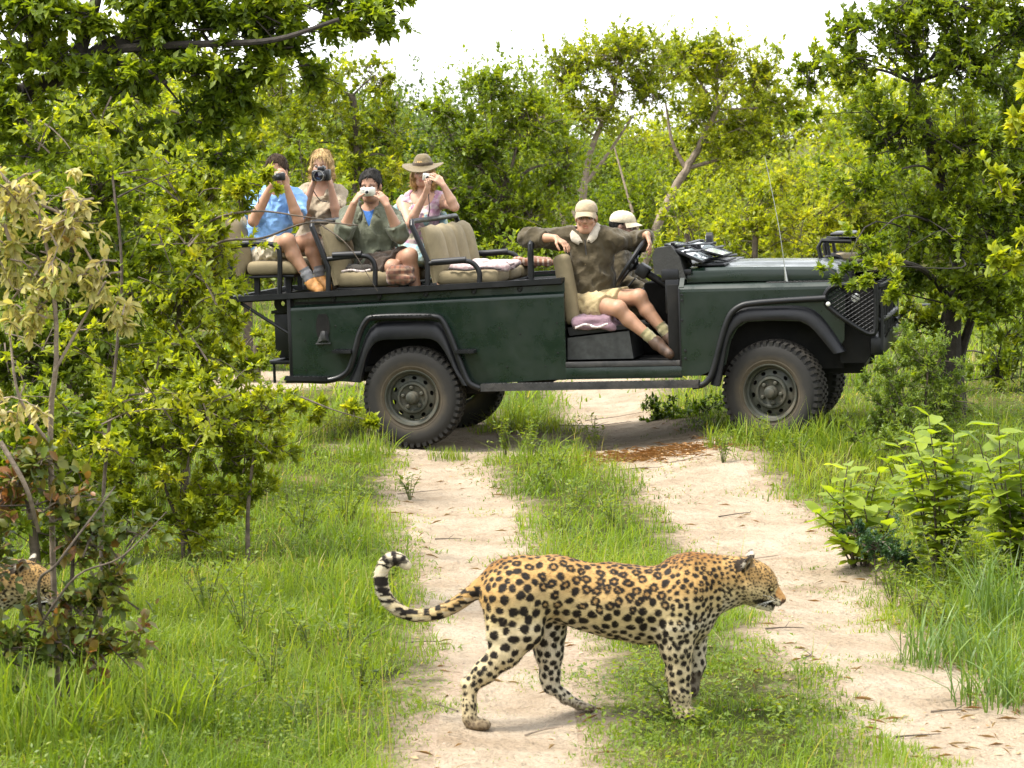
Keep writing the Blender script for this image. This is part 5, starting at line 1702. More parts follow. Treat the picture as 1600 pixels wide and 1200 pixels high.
    def wear(s, name, m, groups, infl, clips=(), folds=0.006, h=0.0092, extra=None, fold_f=78, k=None, label=None, cuts=None):
        b = s.B.sub(groups, infl, k)
        clips = list(clips)
        for g, t in (cuts or {}).items():       # a sleeve or leg that ends at fraction t of its limb
            j0, j1 = [s.J[j + '_' + g[-1]] for j in s.LIMB[g[:2]]]
            d = j1 - j0; L2 = d @ d
            if g not in groups:
                b.P += s.B.sub((g,), infl * 0.6, k).P
            out = []
            for q in b.P:
                if q[7] == g and q[0] == 'c':
                    ta, tb = ((q[1] - j0) @ d) / L2, ((q[2] - j0) @ d) / L2
                    if ta >= t: continue
                    if tb > t:
                        f = (t - ta) / (tb - ta)
                        q = list(q); q[2] = q[1] + (q[2] - q[1]) * f; q[4] = q[3] + (q[4] - q[3]) * f; q = tuple(q)
                out.append(q)
            b.P = out
            p_, dn = j0 + d * t, unit(d)
            rr = 0.125 if g[:2] == 'th' else 0.10
            clips.append(lambda P, p_=p_, dn=dn, rr=rr: np.where(np.linalg.norm(P - p_, axis=1) < rr, (P - p_) @ dn, -1))
        if extra: extra(b)
        nz = None
        if folds:
            nz = lambda P: folds * (0.7 * wob(P * np.array([1, 1, .6]), fold_f, s.seed + 7) + 1.5 * (np.abs(wob(P * np.array([1, 1, 1.3]), fold_f * .6, s.seed + 8)) - .4) + 0.9 * (np.abs(wob(P, fold_f * 1.2, s.seed + 9)) - .4))
        V, F = solid(b, h, clips, nz)
        me = np_mesh(name, V, F)
        o = link(name, me, s.o, m)
        if label: o['label'] = label
        return o

    def along(s, a, b, t, keep='start'):
        """cut plane across the limb a-b at fraction t"""
        A, Bp = s.J[a], s.J[b]
        d = unit(Bp - A); p = A + (Bp - A) * t
        return lambda P: np.where(np.linalg.norm(P - p, axis=1) < 0.16, (P - p) @ d, -1)

    def waist(s, t):
        return lambda P: np.where((P - s.J['pelvis']) @ s.f < 0.15, (P - s.J['pelvis']) @ s.u - t, -1)

    def hair(s, m, style='short', infl=0.012, hat=False):
        H, hc, k = s.H, s.hc, s.hk
        b = Body()
        b.ell(s.hp(-.016, 0, .034), np.array((.100, .078, .098)) * k + infl, 0.01, H)
        if style == 'long':
            for y in (-1, 1):
                b.chain([s.hp(-.01, y * .076, .03), s.hp(.012, y * .086, -.03), s.hp(.0, y * .084, -.10), s.hp(-.01, y * .075, -.15)], [.026, .026, .028, .018], 0.02)
            b.chain([s.hp(-.085, 0, 0), s.hp(-.08, 0, -.09), s.hp(-.07, 0, -.15)], [.05, .055, .03], 0.03)
        def keep(P):
            L = (P - hc) @ H.T / k
            x, y, z = L[:, 0], L[:, 1], L[:, 2]
            jag = 0.006 * np.sin(y * 260 + 2 * np.sin(y * 90)) + 0.008 * (np.abs(y) / 0.05) ** 2 * (np.abs(y) < 0.055)
            top = np.maximum((x - 0.078) * 0.9 - (z - 0.078) * 0.55, 0.028 - z) + jag * 0.5      # above the hairline
            burn = np.maximum(np.abs(x - 0.022) - 0.012, np.abs(z - 0.0) - 0.035)
            back = np.maximum(x - (0.0 if style == 'short' else 0.05 * (np.abs(y) > 0.055) - 0.02), -(z + (0.055 if style == 'short' else 0.2)))
            if style == 'long':
                side = np.maximum(0.058 - np.abs(y), np.maximum(x - 0.045, -(z + 0.2)))
                return np.minimum(np.minimum(top, back), side) * k
            ear = np.hypot(x + 0.002, z + 0.006) < 0.030
            return np.where(ear & (np.abs(y) > 0.06), 0.01, np.minimum(np.minimum(top, back), burn) * k)
        nz = lambda P: 0.0014 * np.sin(((P - hc) @ H.T)[:, 1] * 420 + 3 * wob(P, 30, s.seed)) + 0.0045 * wob(P, 75, s.seed + 3)
        V, F = solid(b, 0.0075, [keep], nz)
        o = link('hair', np_mesh('hair', V, F), s.o, m)
        # loose locks lying over the mass, falling away from the crown
        r = np.random.RandomState(s.seed + 40)
        n = 1500 if style == 'short' else 2400
        P0 = V[r.randint(0, len(V), n)]
        if hat:
            P0 = P0[((P0 - hc) @ H.T)[:, 2] < .030 * k]; n = len(P0)
        Lc = (P0 - hc) @ H.T / k
        dn = np.stack([Lc[:, 0] + .05, Lc[:, 1], Lc[:, 2] * 0 - (.06 if style == 'short' else .12)], 1) @ H
        nrm = P0 - (hc + H[2] * .02); nrm /= np.linalg.norm(nrm, axis=1)[:, None]
        T = dn - nrm * (dn * nrm).sum(1)[:, None]
        T /= np.maximum(1e-6, np.linalg.norm(T, axis=1))[:, None]
        T += r.normal(0, .22, (n, 3))
        ln = r.uniform(.6, 1.2, n)[:, None] * (.020 if style == 'short' else .045)
        sd = np.cross(T, nrm) * .0022
        FV = np.stack([P0 - sd, P0 + sd, P0 + T * ln + nrm * ln * (.30 if style == 'short' else .10)], 1).reshape(-1, 3)
        lk = link('hair_strands', np_mesh('hair_strands', FV, np.arange(n * 3).reshape(-1, 3)), o, m)
        lk['kind'] = 'stuff'
        return o

    def lathe_on_head(s, name, prof, m, dx=0.0, dz=0.0, oval=1.12, n=40, mod=None, parent=None):
        b = MB().lathe(prof, n, 'z')
        out = []
        for v in b.V:
            x, y, z = v[0] * oval, v[1], v[2]
            if mod: x, y, z = mod(x, y, z)
            out.append(tuple(s.hp(x + dx, y, z + dz)))
        b.V = out
        return b.build(name, m, parent or s.o, 60)

M_EYE = mat('brow_shaded_eye_white', (0.34, 0.32, 0.30), 0.15, vary=0.03)  # whites darkened: the shadow under the brows is put into the colour
def hair_mat(name, c):
    m, nt, b = nodes_of(name)
    tc = nt.nodes.new('ShaderNodeTexCoord')
    mp = nt.nodes.new('ShaderNodeMapping'); mp.inputs['Scale'].default_value = (90, 90, 12)
    n = nt.nodes.new('ShaderNodeTexNoise'); n.inputs['Scale'].default_value = 1.0; n.inputs['Detail'].default_value = 4
    nt.links.new(tc.outputs['Object'], mp.inputs[0]); nt.links.new(mp.outputs[0], n.inputs['Vector'])
    r = ramp(nt, n.outputs[0], [(0.3, tuple(x * 0.45 for x in c)), (0.5, c), (0.7, tuple(min(1, x * 1.7) for x in c))])
    nt.links.new(r.outputs[0], b.inputs['Base Color'])
    b.inputs['Roughness'].default_value = 0.7
    b.inputs['Specular IOR Level'].default_value = 0.15
    bp = nt.nodes.new('ShaderNodeBump'); bp.inputs['Strength'].default_value = 0.6; bp.inputs['Distance'].default_value = 0.01
    nt.links.new(n.outputs[0], bp.inputs['Height']); nt.links.new(bp.outputs[0], b.inputs['Normal'])
    return m

def cap_hat(p, m, bill_drop=0.03, lift=0.048):
    """baseball cap: crown and curved bill"""
    prof = [(0.0, 0.090), (0.03, 0.088), (0.058, 0.075), (0.078, 0.052), (0.087, 0.024), (0.088, 0.0), (0.0855, -0.004), (0.083, 0.0)]
    c = p.lathe_on_head('cap', prof, m, -0.010, lift, 1.22)
    b = MB()
    rows = []
    for j in range(6):
        t = j / 5
        rows.append([])
        for i in range(13):
            a = (i / 12 - 0.5) * rad(130)
            rx, ry = (0.106 + 0.062 * t * math.cos(a) ** 0.6), 0.086 + 0.004 * t
            x, y = rx * math.cos(a) , ry * math.sin(a)
            z = lift + 0.002 - bill_drop * t - 0.028 * (y / 0.088) ** 2 * (0.3 + 0.7 * t)
            rows[-1].append((x - 0.010 + 0.0, y, z))
    up = [[tuple(p.hp(*v)) for v in r] for r in rows]
    dn = [[tuple(p.hp(v[0], v[1], v[2] - 0.004)) for v in r] for r in rows]
    b.strip(up).strip(dn).strip([up[-1], dn[-1]]).strip([[r[0] for r in up], [r[0] for r in dn]]).strip([[r[-1] for r in up], [r[-1] for r in dn]])
    b.build('bill', m, c, 60)
    MB().lathe([(0, 0.004), (0.008, 0.002), (0.009, -0.002)], 10, 'z').V
    t = MB().lathe([(0, 0.006), (0.007, 0.003), (0.009, -0.001)], 10, 'z')
    t.V = [tuple(p.hp(-0.010 + v[0], v[1], lift + 0.089 + v[2])) for v in t.V]
    t.build('cap_button', m, c)
    return c

def shoe(p, q, m, msock, sock_r=0.044, name='shoe'):
    J = p.J
    k_, a_, t_ = J['kn_' + q], J['an_' + q], J['toe_' + q]
    dn = unit(a_ - k_)
    b = Body()
    b.cap(a_ + dn * (0.0 if name == 'boot' else 0.03), a_ + dn * 0.045, 0.046, 0.046, 0.02).cap(a_ + dn * 0.035, t_, 0.047, 0.040, 0.02)
    b.ell(a_ + dn * 0.05 - unit(t_ - a_) * 0.03, (0.045,) * 3, 0.02)
    V, F = solid(b, 0.008, (), lambda P: 0.003 * wob(P, 90, p.seed + 20))
    o = link(name, np_mesh(name, V, F), p.o, m)
    sl = MB().tube([a_ + dn * 0.092 - unit(t_ - a_) * 0.05, a_ * .4 + t_ * .6 + dn * 0.045, t_ + dn * 0.03], [0.03, 0.036, 0.026], 8)
    sl.build('sole', M_DARK, o)
    s_ = MB().tube([k_ * 0.28 + a_ * 0.72, k_ * 0.22 + a_ * 0.78, k_ * 0.15 + a_ * 0.85, k_ * 0.08 + a_ * 0.92, a_], [sock_r + 0.002, sock_r - 0.001, sock_r + 0.003, sock_r, sock_r], 14, smooth=3)
    s_.build('sock', msock, p.o)
    return o

def things_at(o, org):
    o.matrix_world = V_M @ Matrix.Translation(org)

def lace(name, pts, m, parent, r=0.004):
    MB().tube(pts, r, 6, smooth=5).build(name, m, parent)

def compact_camera(centre, face, up, m_body, label, w=0.095, hgt=0.058, d=0.028, strap=None, name='compact_camera'):
    """small camera; face = way the lens looks"""
    o = empty(name)
    things_at(o, centre)
    R = frame3(face, up)
    T = Matrix([[R[0][i], R[1][i], R[2][i], 0] for i in range(3)] + [[0, 0, 0, 1]])
    tag(o, label, 'camera', None)
    b = MB().box((-d / 2, -w / 2, -hgt / 2), (d / 2, w / 2, hgt / 2), 0.008, M=T, seg=3)
    b.build('camera_body', m_body, o)
    l = MB().lathe([(0.0, d / 2 + 0.018), (0.014, d / 2 + 0.018), (0.019, d / 2 + 0.016), (0.020, d / 2 + 0.006), (0.026, d / 2 + 0.005), (0.027, d / 2 - 0.001)], 24, 'x')
    l.V = [tuple(T @ Vector(v)) for v in l.V]
    lo = l.build('lens_barrel', M_SILVER if m_body is M_SILVER else M_LENSB, o)
    g = MB().lathe([(0, d / 2 + 0.0195), (0.013, d / 2 + 0.0185)], 20, 'x')
    g.V = [tuple(T @ Vector(v)) for v in g.V]
    g.build('front_glass', M_OPTIC, lo)
    MB().box((d / 2 - .001, -w * 0.36, hgt * 0.2), (d / 2 + 0.002, -w * 0.2, hgt * 0.36), 0.001, M=T).build('flash', M_LAMP, o)
    MB().box((d / 2 - .001, -0.01, hgt * 0.24), (d / 2 + 0.002, 0.01, hgt * 0.38), 0.001, M=T).build('viewfinder', M_OPTIC, o)
    MB().box((-0.008, w * 0.18, hgt / 2 - .001), (0.008, w * 0.36, hgt / 2 + 0.005), 0.002, M=T).build('shutter_button', M_SILVER, o)
    if strap is not None:
        lace('strap', [np.array(q) - np.array(centre) for q in strap], M_LENSB, o)
    return o

# ---- the guide at the wheel ----------------------------------------------
K = car
def build_driver():
    J = dict(pelvis=K(930, 470, -.42), neck=K(916, 367, -.42), head=K(916, 340, -.45),
             sh_r=K(866, 373, -.44), el_r=K(826, 371, -.64), wr_r=K(868, 372, -.80),
             sh_l=K(966, 376, -.42), el_l=K(1000, 379, -.22), wr_l=K(1011, 366, -.46),
             hip_r=K(916, 476, -.50), kn_r=K(966, 482, -.74), an_r=K(1021, 532, -.74), toe_r=K(1046, 553, -.78),
             hip_l=K(938, 470, -.36), kn_l=K(998, 464, -.60), an_l=K(1043, 524, -.62), toe_l=K(1062, 548, -.66))
    p = Person(J, tone=(0.36, 0.20, 0.125), stubble=0.18, look=(0.10, -1, -0.02), tilt=(0.03, 0, 1), seed=100,
               hands=dict(r=dict(d=K(885, 382, -.84) - K(868, 372, -.80), n=(-0.1, 0.1, -1), side=-1, curl=0.42),
                          l=dict(d=K(1017, 388, -.50) - K(1011, 368, -.46), n=(-1, .1, 0.1), side=1, curl=0.30)))
    p.make('person at the steering wheel in olive fleece pullover, pale cap and tan shorts')
    fleece = fabric('olive_fleece', (0.062, 0.049, 0.028))
    neckhole = lambda P: 0.078 - np.linalg.norm(P - (p.J['neck'] + p.u * 0.07 + p.f * 0.025), axis=1)
    def ex(b):
        b.cap(p.J['pelvis'] + p.u * .02, p.J['pelvis'] + p.u * .14, 0.15, 0.145, 0.06)
    p.wear('pullover', fleece, ('torso', 'ua_r', 'ua_l', 'fa_l', 'fa_r'), 0.024,
           [neckhole, lambda P: -(P - p.J['pelvis']) @ p.u - 0.09], folds=0.009, extra=ex, fold_f=51, k=0.05, cuts={'fa_r': 0.62, 'fa_l': 0.86})
    fleecew = fabric('pale_fleece_collar', (0.34, 0.30, 0.24))
    for sg in (-1, 1):                      # wide turned-down collar with a point in front
        n0 = p.J['neck']
        q = lambda f_, l_, u_: tuple(n0 + p.f * f_ + p.l * l_ * sg + p.u * u_)
        inn = [(-.075, -.005, .080), (-.05, .058, .078), (.01, .078, .070), (.065, .066, .046), (.105, .042, .006), (.128, .016, -.045)]
        out = [(-.112, -.005, .045), (-.072, .112, .052), (.022, .128, .046), (.10, .112, .022), (.140, .098, -.022), (.148, .050, -.056)]
        rows = []
        for a, b_ in zip(inn, out):
            a, b_ = np.array(a), np.array(b_)
            m_ = a * .55 + b_ * .45 + np.array([.006, .004, .016])
            rows.append([q(*a), q(*m_), q(*b_), q(*(b_ - np.array([.008, 0, .012]))), q(*(m_ - np.array([.008, 0, .016]))), q(*(a - np.array([0, 0, .012])))])
        cs = [catmull([r_[c_] for r_ in rows], 4) for c_ in range(6)]
        L_ = [[tuple(cs[c_][t_]) for c_ in range(6)] for t_ in range(len(cs[0]))]
        b = MB().strip(L_, closed=True)
        b.add(L_[0], [tuple(range(6))]).add(L_[-1], [tuple(range(6))])
        b.build('collar', fleecew, p.o, 70)
    zp = [p.J['neck'] + p.f * .112 - p.u * .03, p.J['neck'] + p.f * .130 - p.u * .09, p.J['neck'] + p.f * .146 - p.u * .15]
    MB().tube(zp, 0.004, 6).build('zip', M_LENSB, p.o)
    shorts = fabric('khaki_cotton', (0.40, 0.31, 0.165))
    p.wear('shorts', shorts, ('torso', 'th_r', 'th_l'), 0.026, [p.waist(0.08)], folds=0.007, cuts={'th_r': 0.62, 'th_l': 0.62})
    hm = hair_mat('brown_hair', (0.05, 0.03, 0.018))
    p.hair(hm, infl=0.004, hat=True)
    cap_hat(p, fabric('stone_cap_cotton', (0.33, 0.26, 0.17)))
    boot = mat('brown_boot', (0.060, 0.032, 0.018), 0.6, vary=0.4, vscale=30)
    sock = fabric('olive_wool', (0.27, 0.24, 0.13))
    for q in 'rl': shoe(p, q, boot, sock, name='boot')
    return p
build_driver()

def build_tracker():
    J = dict(pelvis=K(955, 465, .40), neck=K(966, 385, .40), head=K(974, 356, .42),
             sh_r=K(962, 396, .22), el_r=K(975, 440, .16), wr_r=K(1008, 452, .2),
             sh_l=K(968, 392, .60), el_l=K(985, 440, .62), wr_l=K(1018, 452, .5),
             hip_r=K(958, 470, .31), kn_r=K(1024, 458, .24), an_r=K(1046, 535, .24), toe_r=K(1072, 545, .24),
             hip_l=K(958, 468, .50), kn_l=K(1024, 455, .50), an_l=K(1042, 530, .50), toe_l=K(1066, 540, .50))
    p = Person(J, tone=(0.16, 0.09, 0.06), look=(1, -0.12, -0.08), tilt=(0.1, 0, 1), seed=200,
               hands=dict(r=dict(d=(1, .2, .1), n=(0, .1, -1), side=-1, curl=0.3), l=dict(d=(1, -.1, .05), n=(0, 0, -1), side=1, curl=0.3)))
    p.make('person in pale cap and beige trousers behind the raised arm of the driver', h=0.009)
    p.wear('shirt', fabric('olive_drab_shirt', (0.075, 0.06, 0.035)), ('torso', 'ua_r', 'ua_l', 'fa_r', 'fa_l'), 0.018, [lambda P: -(P - p.J['pelvis']) @ p.u - 0.06], h=0.01, cuts={'th_r': 0.22, 'th_l': 0.22, 'fa_r': 0.9, 'fa_l': 0.9})
    p.wear('trousers', fabric('beige_trousers', (0.34, 0.27, 0.185)), ('torso', 'th_r', 'th_l', 'kn_r', 'kn_l', 'sh_r', 'sh_l'), 0.016, [p.waist(0.08)], h=0.01, folds=0.008)
    p.hair(hair_mat('black_hair', (0.01, 0.009, 0.008)), infl=0.003, hat=True)
    cap_hat(p, fabric('pale_cap_cotton', (0.50, 0.43, 0.31)), 0.02)
    b = mat('dark_boot', (0.03, 0.02, 0.014), 0.6)
    for q in 'rl': shoe(p, q, b, fabric('grey_sock', (0.1, 0.1, 0.1)), name='boot')
build_tracker()

def build_green_man():
    cam_c = K(575, 300, -.62)
    J = dict(pelvis=K(592, 412, -.36), neck=K(580, 327, -.38), head=K(579, 291, -.44),
             sh_r=K(546, 338, -.36), el_r=K(536, 364, -.58), wr_r=K(553, 318, -.66),
             sh_l=K(614, 341, -.36), el_l=K(624, 366, -.56), wr_l=K(605, 322, -.66),
             hip_r=K(580, 415, -.46), kn_r=K(612, 418, -.62), an_r=K(616, 480, -.60), toe_r=K(640, 484, -.66),
             hip_l=K(604, 412, -.30), kn_l=K(640, 400, -.62), an_l=K(654, 470, -.60), toe_l=K(682, 475, -.66))
    p = Person(J, tone=(0.34, 0.19, 0.125), stubble=0.3, look=(0.02, -1, -0.12), tilt=(0.02, -.1, 1), seed=300, brow=(0.02, 0.015, 0.012),
               hands=dict(r=dict(d=K(563, 302, -.66) - K(553, 318, -.66), n=(0.8, .5, 0.1), side=1, curl=0.52),
                          l=dict(d=K(594, 304, -.66) - K(605, 322, -.66), n=(-0.8, .5, 0.1), side=-1, curl=0.52)))
    p.make('person with short dark hair in a grey green shirt raising a silver camera')
    sh = fabric('grey_green_shirt', (0.105, 0.112, 0.078))
    vee = lambda P: 0.5 * (0.060 - np.abs((P - p.J['neck']) @ p.l) * 1.3 + ((P - p.J['neck']) @ p.u) * 0.45) * np.where((P - p.J['neck']) @ p.f > 0.0, 1, -1)
    nh = lambda P: 0.075 - np.linalg.norm(P - (p.J['neck'] + p.u * 0.05 + p.f * 0.03), axis=1)
    p.wear('shirt', sh, ('torso', 'ua_r', 'ua_l', 'fa_l', 'fa_r'), 0.026, [nh, vee, lambda P: -(P - p.J['pelvis']) @ p.u - 0.10], folds=0.0075, fold_f=60, k=0.04, cuts={'th_r': 0.22, 'th_l': 0.22, 'fa_r': 0.34, 'fa_l': 0.34})
    p.wear('undershirt', fabric('blue_tee', (0.04, 0.12, 0.34)), ('torso',), 0.007, [lambda P: np.abs((P - p.J['neck']) @ p.l) - 0.062, lambda P: 0.072 - np.linalg.norm(P - (p.J['neck'] + p.u * 0.05 + p.f * 0.03), axis=1), lambda P: -(P - p.J['pelvis']) @ p.u + 0.22], folds=0.003)
    for sg in (-1, 1):
        n0 = p.J['neck']
        b = Body().chain([n0 - p.f * .05 + p.l * sg * .03 + p.u * .03, n0 + p.l * sg * .075 + p.u * .012 + p.f * .02, n0 + p.l * sg * .065 - p.u * .03 + p.f * .10, n0 + p.l * sg * .085 - p.u * .06 + p.f * .11], [.014, .016, .016, .010], 0.01)
        V, F = solid(b, 0.007)
        link('collar', np_mesh('collar', V, F), p.o, sh)
    p.wear('shorts', fabric('dark_brown_shorts', (0.048, 0.034, 0.025)), ('torso', 'th_r', 'th_l'), 0.022, [p.waist(0.10)], folds=0.008, cuts={'th_r': 0.97, 'th_l': 0.80})
    p.hair(hair_mat('dark_grey_hair', (0.022, 0.02, 0.018)), infl=0.012)
    b = mat('tan_shoe', (0.12, 0.07, 0.03), 0.6)
    for q in 'rl': shoe(p, q, b, fabric('dark_sock', (0.06, 0.06, 0.06)))
    compact_camera(K(575, 300, -.66), (0, -1, 0), (0, 0, 1), M_SILVER, 'silver camera with dangling cord held up by the person in grey green', 0.118, 0.068, 0.034,
                   [K(562, 305, -.67), K(561, 318, -.72), K(566, 332, -.70), K(564, 346, -.66)])
build_green_man()

def build_hat_woman():
    J = dict(pelvis=K(652, 395, .36), neck=K(662, 303, .34), head=K(661, 268, .30),
             sh_r=K(629, 317, .34), el_r=K(640, 350, .10), wr_r=K(663, 306, .05),
             sh_l=K(694, 315, .34), el_l=K(710, 323, .10), wr_l=K(693, 290, .06),
             hip_r=K(644, 398, .28), kn_r=K(690, 398, .10), an_r=K(692, 460, .1), toe_r=K(716, 465, .1),
             hip_l=K(664, 396, .44), kn_l=K(706, 394, .36), an_l=K(712, 458, .36), toe_l=K(736, 463, .36))
    p = Person(J, female=True, tone=(0.42, 0.25, 0.17), look=(0.06, -1, -0.10), tilt=(0.0, -.05, 1), seed=400, brow=(0.2, 0.12, 0.06),
               hands=dict(r=dict(d=K(671, 287, .03) - K(663, 306, .05), n=(0.3, -.1, 0.9), side=-1, curl=0.45),
                          l=dict(d=K(680, 277, .03) - K(693, 290, .06), n=(-0.3, 0.8, -.6), side=-1, curl=0.45)))
    p.make('person in a brimmed khaki hat and pink patterned top aiming a small camera')
    top = fabric('pink_patterned_top', (0.36, 0.20, 0.28), 'blotch', [(0.52, 0.46, 0.48), (0.30, 0.16, 0.24), (0.52, 0.52, 0.36)])
    nh = lambda P: 0.10 - np.linalg.norm((P - (p.J['neck'] + p.f * 0.06)) * 1.0, axis=1)
    p.wear('top', top, ('torso',), 0.012, [nh, lambda P: np.maximum(-(P - p.J['pelvis']) @ p.u - 0.1, np.abs((P - p.J['neck']) @ p.l) - 0.155)], folds=0.006, fold_f=102)
    wrap = fabric('pale_blue_wrap', (0.22, 0.36, 0.40), 'blotch', [(0.40, 0.46, 0.42), (0.16, 0.28, 0.30), (0.45, 0.50, 0.36)])
    b = Body()
    b.chain([p.J['sh_r'] + p.l * -.02 + p.u * .03 - p.f * .03, p.J['sh_r'] - p.l * .045 - p.u * .12 - p.f * 0.01, p.J['sh_r'] - p.l * .05 - p.u * .30, p.J['pelvis'] - p.l * .17 + p.u * .02 + p.f * .06], [.035, .05, .06, .07], 0.03)
    b.chain([p.J['sh_l'] + p.l * .0 - p.u * .12 - p.f * .03, p.J['sh_l'] + p.l * .02 - p.u * .22 - p.f * 0.01, p.J['pelvis'] + p.l * .15 + p.u * .02 + p.f * .06], [.035, .05, .07], 0.03)
    V, F = solid(b, 0.008, (), lambda P: 0.010 * wob(P * np.array([1, 1, .35]), 60, 5))
    link('shawl', np_mesh('shawl', V, F), p.o, wrap)
    p.wear('skirt', wrap, ('torso', 'th_r', 'th_l', 'kn_r', 'kn_l'), 0.022, [p.waist(0.08)], folds=0.008, h=0.01)
    p.hair(hair_mat('blonde_hair', (0.40, 0.26, 0.11)), 'long', 0.008, True)
    fm = fabric('khaki_felt', (0.135, 0.105, 0.060))
    def brim(x, y, z):
        r = math.hypot(x, y)
        if r > 0.1:
            z += 0.9 * (abs(y) / 0.19) ** 2 * 0.045 - (x / 0.19) * 0.012
        return x, y, z
    prof = [(0.0, 0.092), (0.028, 0.098), (0.048, 0.092), (0.070, 0.062), (0.086, 0.020), (0.092, 0.004), (0.104, -0.004), (0.130, -0.012), (0.160, -0.020), (0.178, -0.022), (0.179, -0.027), (0.16, -0.025), (0.13, -0.017), (0.104, -0.010), (0.088, -0.004)]
    ht = p.lathe_on_head('hat', prof, fm, -0.012, 0.052, 1.1, 48, brim)
    p.lathe_on_head('hat_band', [(0.0915, 0.006), (0.0905, 0.024), (0.085, 0.030)], fabric('dark_band', (0.05, 0.035, 0.022)), -0.012, 0.052, 1.1, 48, None, ht)
    cc = K(669, 277, .10)
    compact_camera(cc, (0.1, -1, -.05), (0.15, 0, 1), M_SILVER, 'small silver camera with a black neck strap in the hands of the hat wearer', 0.09, 0.06, 0.026,
                   [cc + np.array([0.045, 0, -.01]), K(670, 300, .08), K(671, 325, .06), K(668, 345, .1)])
    for q in 'rl': shoe(p, q, mat('sandal', (0.2, 0.12, 0.06), 0.6), fabric('none_sock', (0.3, 0.2, 0.15)), 0.036)
build_hat_woman()

def build_slr_woman():
    cc = K(503, 273, .02)
    J = dict(pelvis=K(494, 388, .34), neck=K(501, 294, .33), head=K(503, 258, .26),
             sh_r=K(471, 306, .33), el_r=K(470, 342, .12), wr_r=K(488, 290, .05),
             sh_l=K(530, 303, .33), el_l=K(526, 338, .12), wr_l=K(517, 291, .05),
             hip_r=K(484, 390, .26), kn_r=K(520, 388, .02), an_r=K(524, 450, .02), toe_r=K(548, 456, .02),
             hip_l=K(506, 388, .42), kn_l=K(546, 384, .26), an_l=K(550, 448, .26), toe_l=K(574, 454, .26))
    p = Person(J, female=True, tone=(0.39, 0.225, 0.15), look=(0.02, -1, -0.14), tilt=(0.0, -.1, 1), seed=500, brow=(0.2, 0.13, 0.07),
               hands=dict(r=dict(d=K(492, 270, .02) - K(488, 290, .05), n=(0.85, .2, 0.2), side=1, curl=0.55),
                          l=dict(d=K(513, 274, .02) - K(517, 291, .05), n=(-0.85, .1, 0.2), side=-1, curl=0.55)))
    p.make('fair haired person in beige short sleeved shirt looking through a black camera')
    sh = fabric('beige_safari_shirt', (0.30, 0.245, 0.175))
    nh = lambda P: 0.092 - np.linalg.norm(P - (p.J['neck'] + p.u * 0.02 + p.f * 0.06), axis=1)
    p.wear('shirt', sh, ('torso', 'ua_r', 'ua_l'), 0.020, [nh, lambda P: -(P - p.J['pelvis']) @ p.u - 0.1], folds=0.008, fold_f=78, cuts={'th_r': 0.22, 'th_l': 0.22, 'ua_r': 0.72, 'ua_l': 0.72})
    for sg in (-1, 1):
        n0 = p.J['neck']
        b = Body().chain([n0 - p.f * .04 + p.l * sg * .03 + p.u * .03, n0 + p.l * sg * .07 + p.u * .01 + p.f * .02, n0 + p.l * sg * .075 - p.u * .05 + p.f * .11], [.013, .016, .012], 0.01)
        V, F = solid(b, 0.007)
        link('collar', np_mesh('collar', V, F), p.o, sh)
    p.wear('trousers', fabric('dark_brown_trousers', (0.06, 0.045, 0.032)), ('torso', 'th_r', 'th_l', 'kn_r', 'kn_l', 'sh_r', 'sh_l'), 0.016, [p.waist(0.09)], h=0.01)
    p.hair(hair_mat('fair_hair', (0.38, 0.26, 0.12)), 'long', 0.012)
    o = empty('reflex_camera')
    things_at(o, cc)
    tag(o, 'large black reflex camera with a round front lens held by the fair haired person', 'camera')
    MB().box((-.07, -.03, -.05), (.07, .035, .042), 0.012, seg=3).box((-.03, -.035, .03), (.03, .03, .068), 0.01, seg=3).box((-.075, -.045, -.05), (-.042, .0, .035), 0.012, seg=3).build('camera_body', M_LENSB, o)
    l = MB().lathe([(0.028, -0.03), (0.040, -0.034), (0.041, -0.06), (0.044, -0.062), (0.044, -0.085), (0.040, -0.087), (0.041, -0.112), (0.037, -0.113), (0.033, -0.10)], 28, 'y', (0.004, 0, -.008)).build('lens_barrel', M_LENSB, o)
    MB().lathe([(0.0, -0.104), (0.02, -0.103), (0.034, -0.099)], 24, 'y', (0.004, 0, -.008)).build('front_glass', M_OPTIC, l)
    MB().lathe([(0.0395, -0.1135), (0.041, -0.1135), (0.041, -0.110)], 28, 'y', (0.004, 0, -.008)).build('lens_ring', M_SILVER, l)
    lace('strap', [(-.07, 0, 0), (-.09, .02, -.10), (-.05, .08, -.2), (0, .12, -.22)], M_LENSB, o)
    for q in 'rl': shoe(p, q, M_DARK, fabric('sock_brown', (0.05, 0.04, 0.03)))
build_slr_woman()

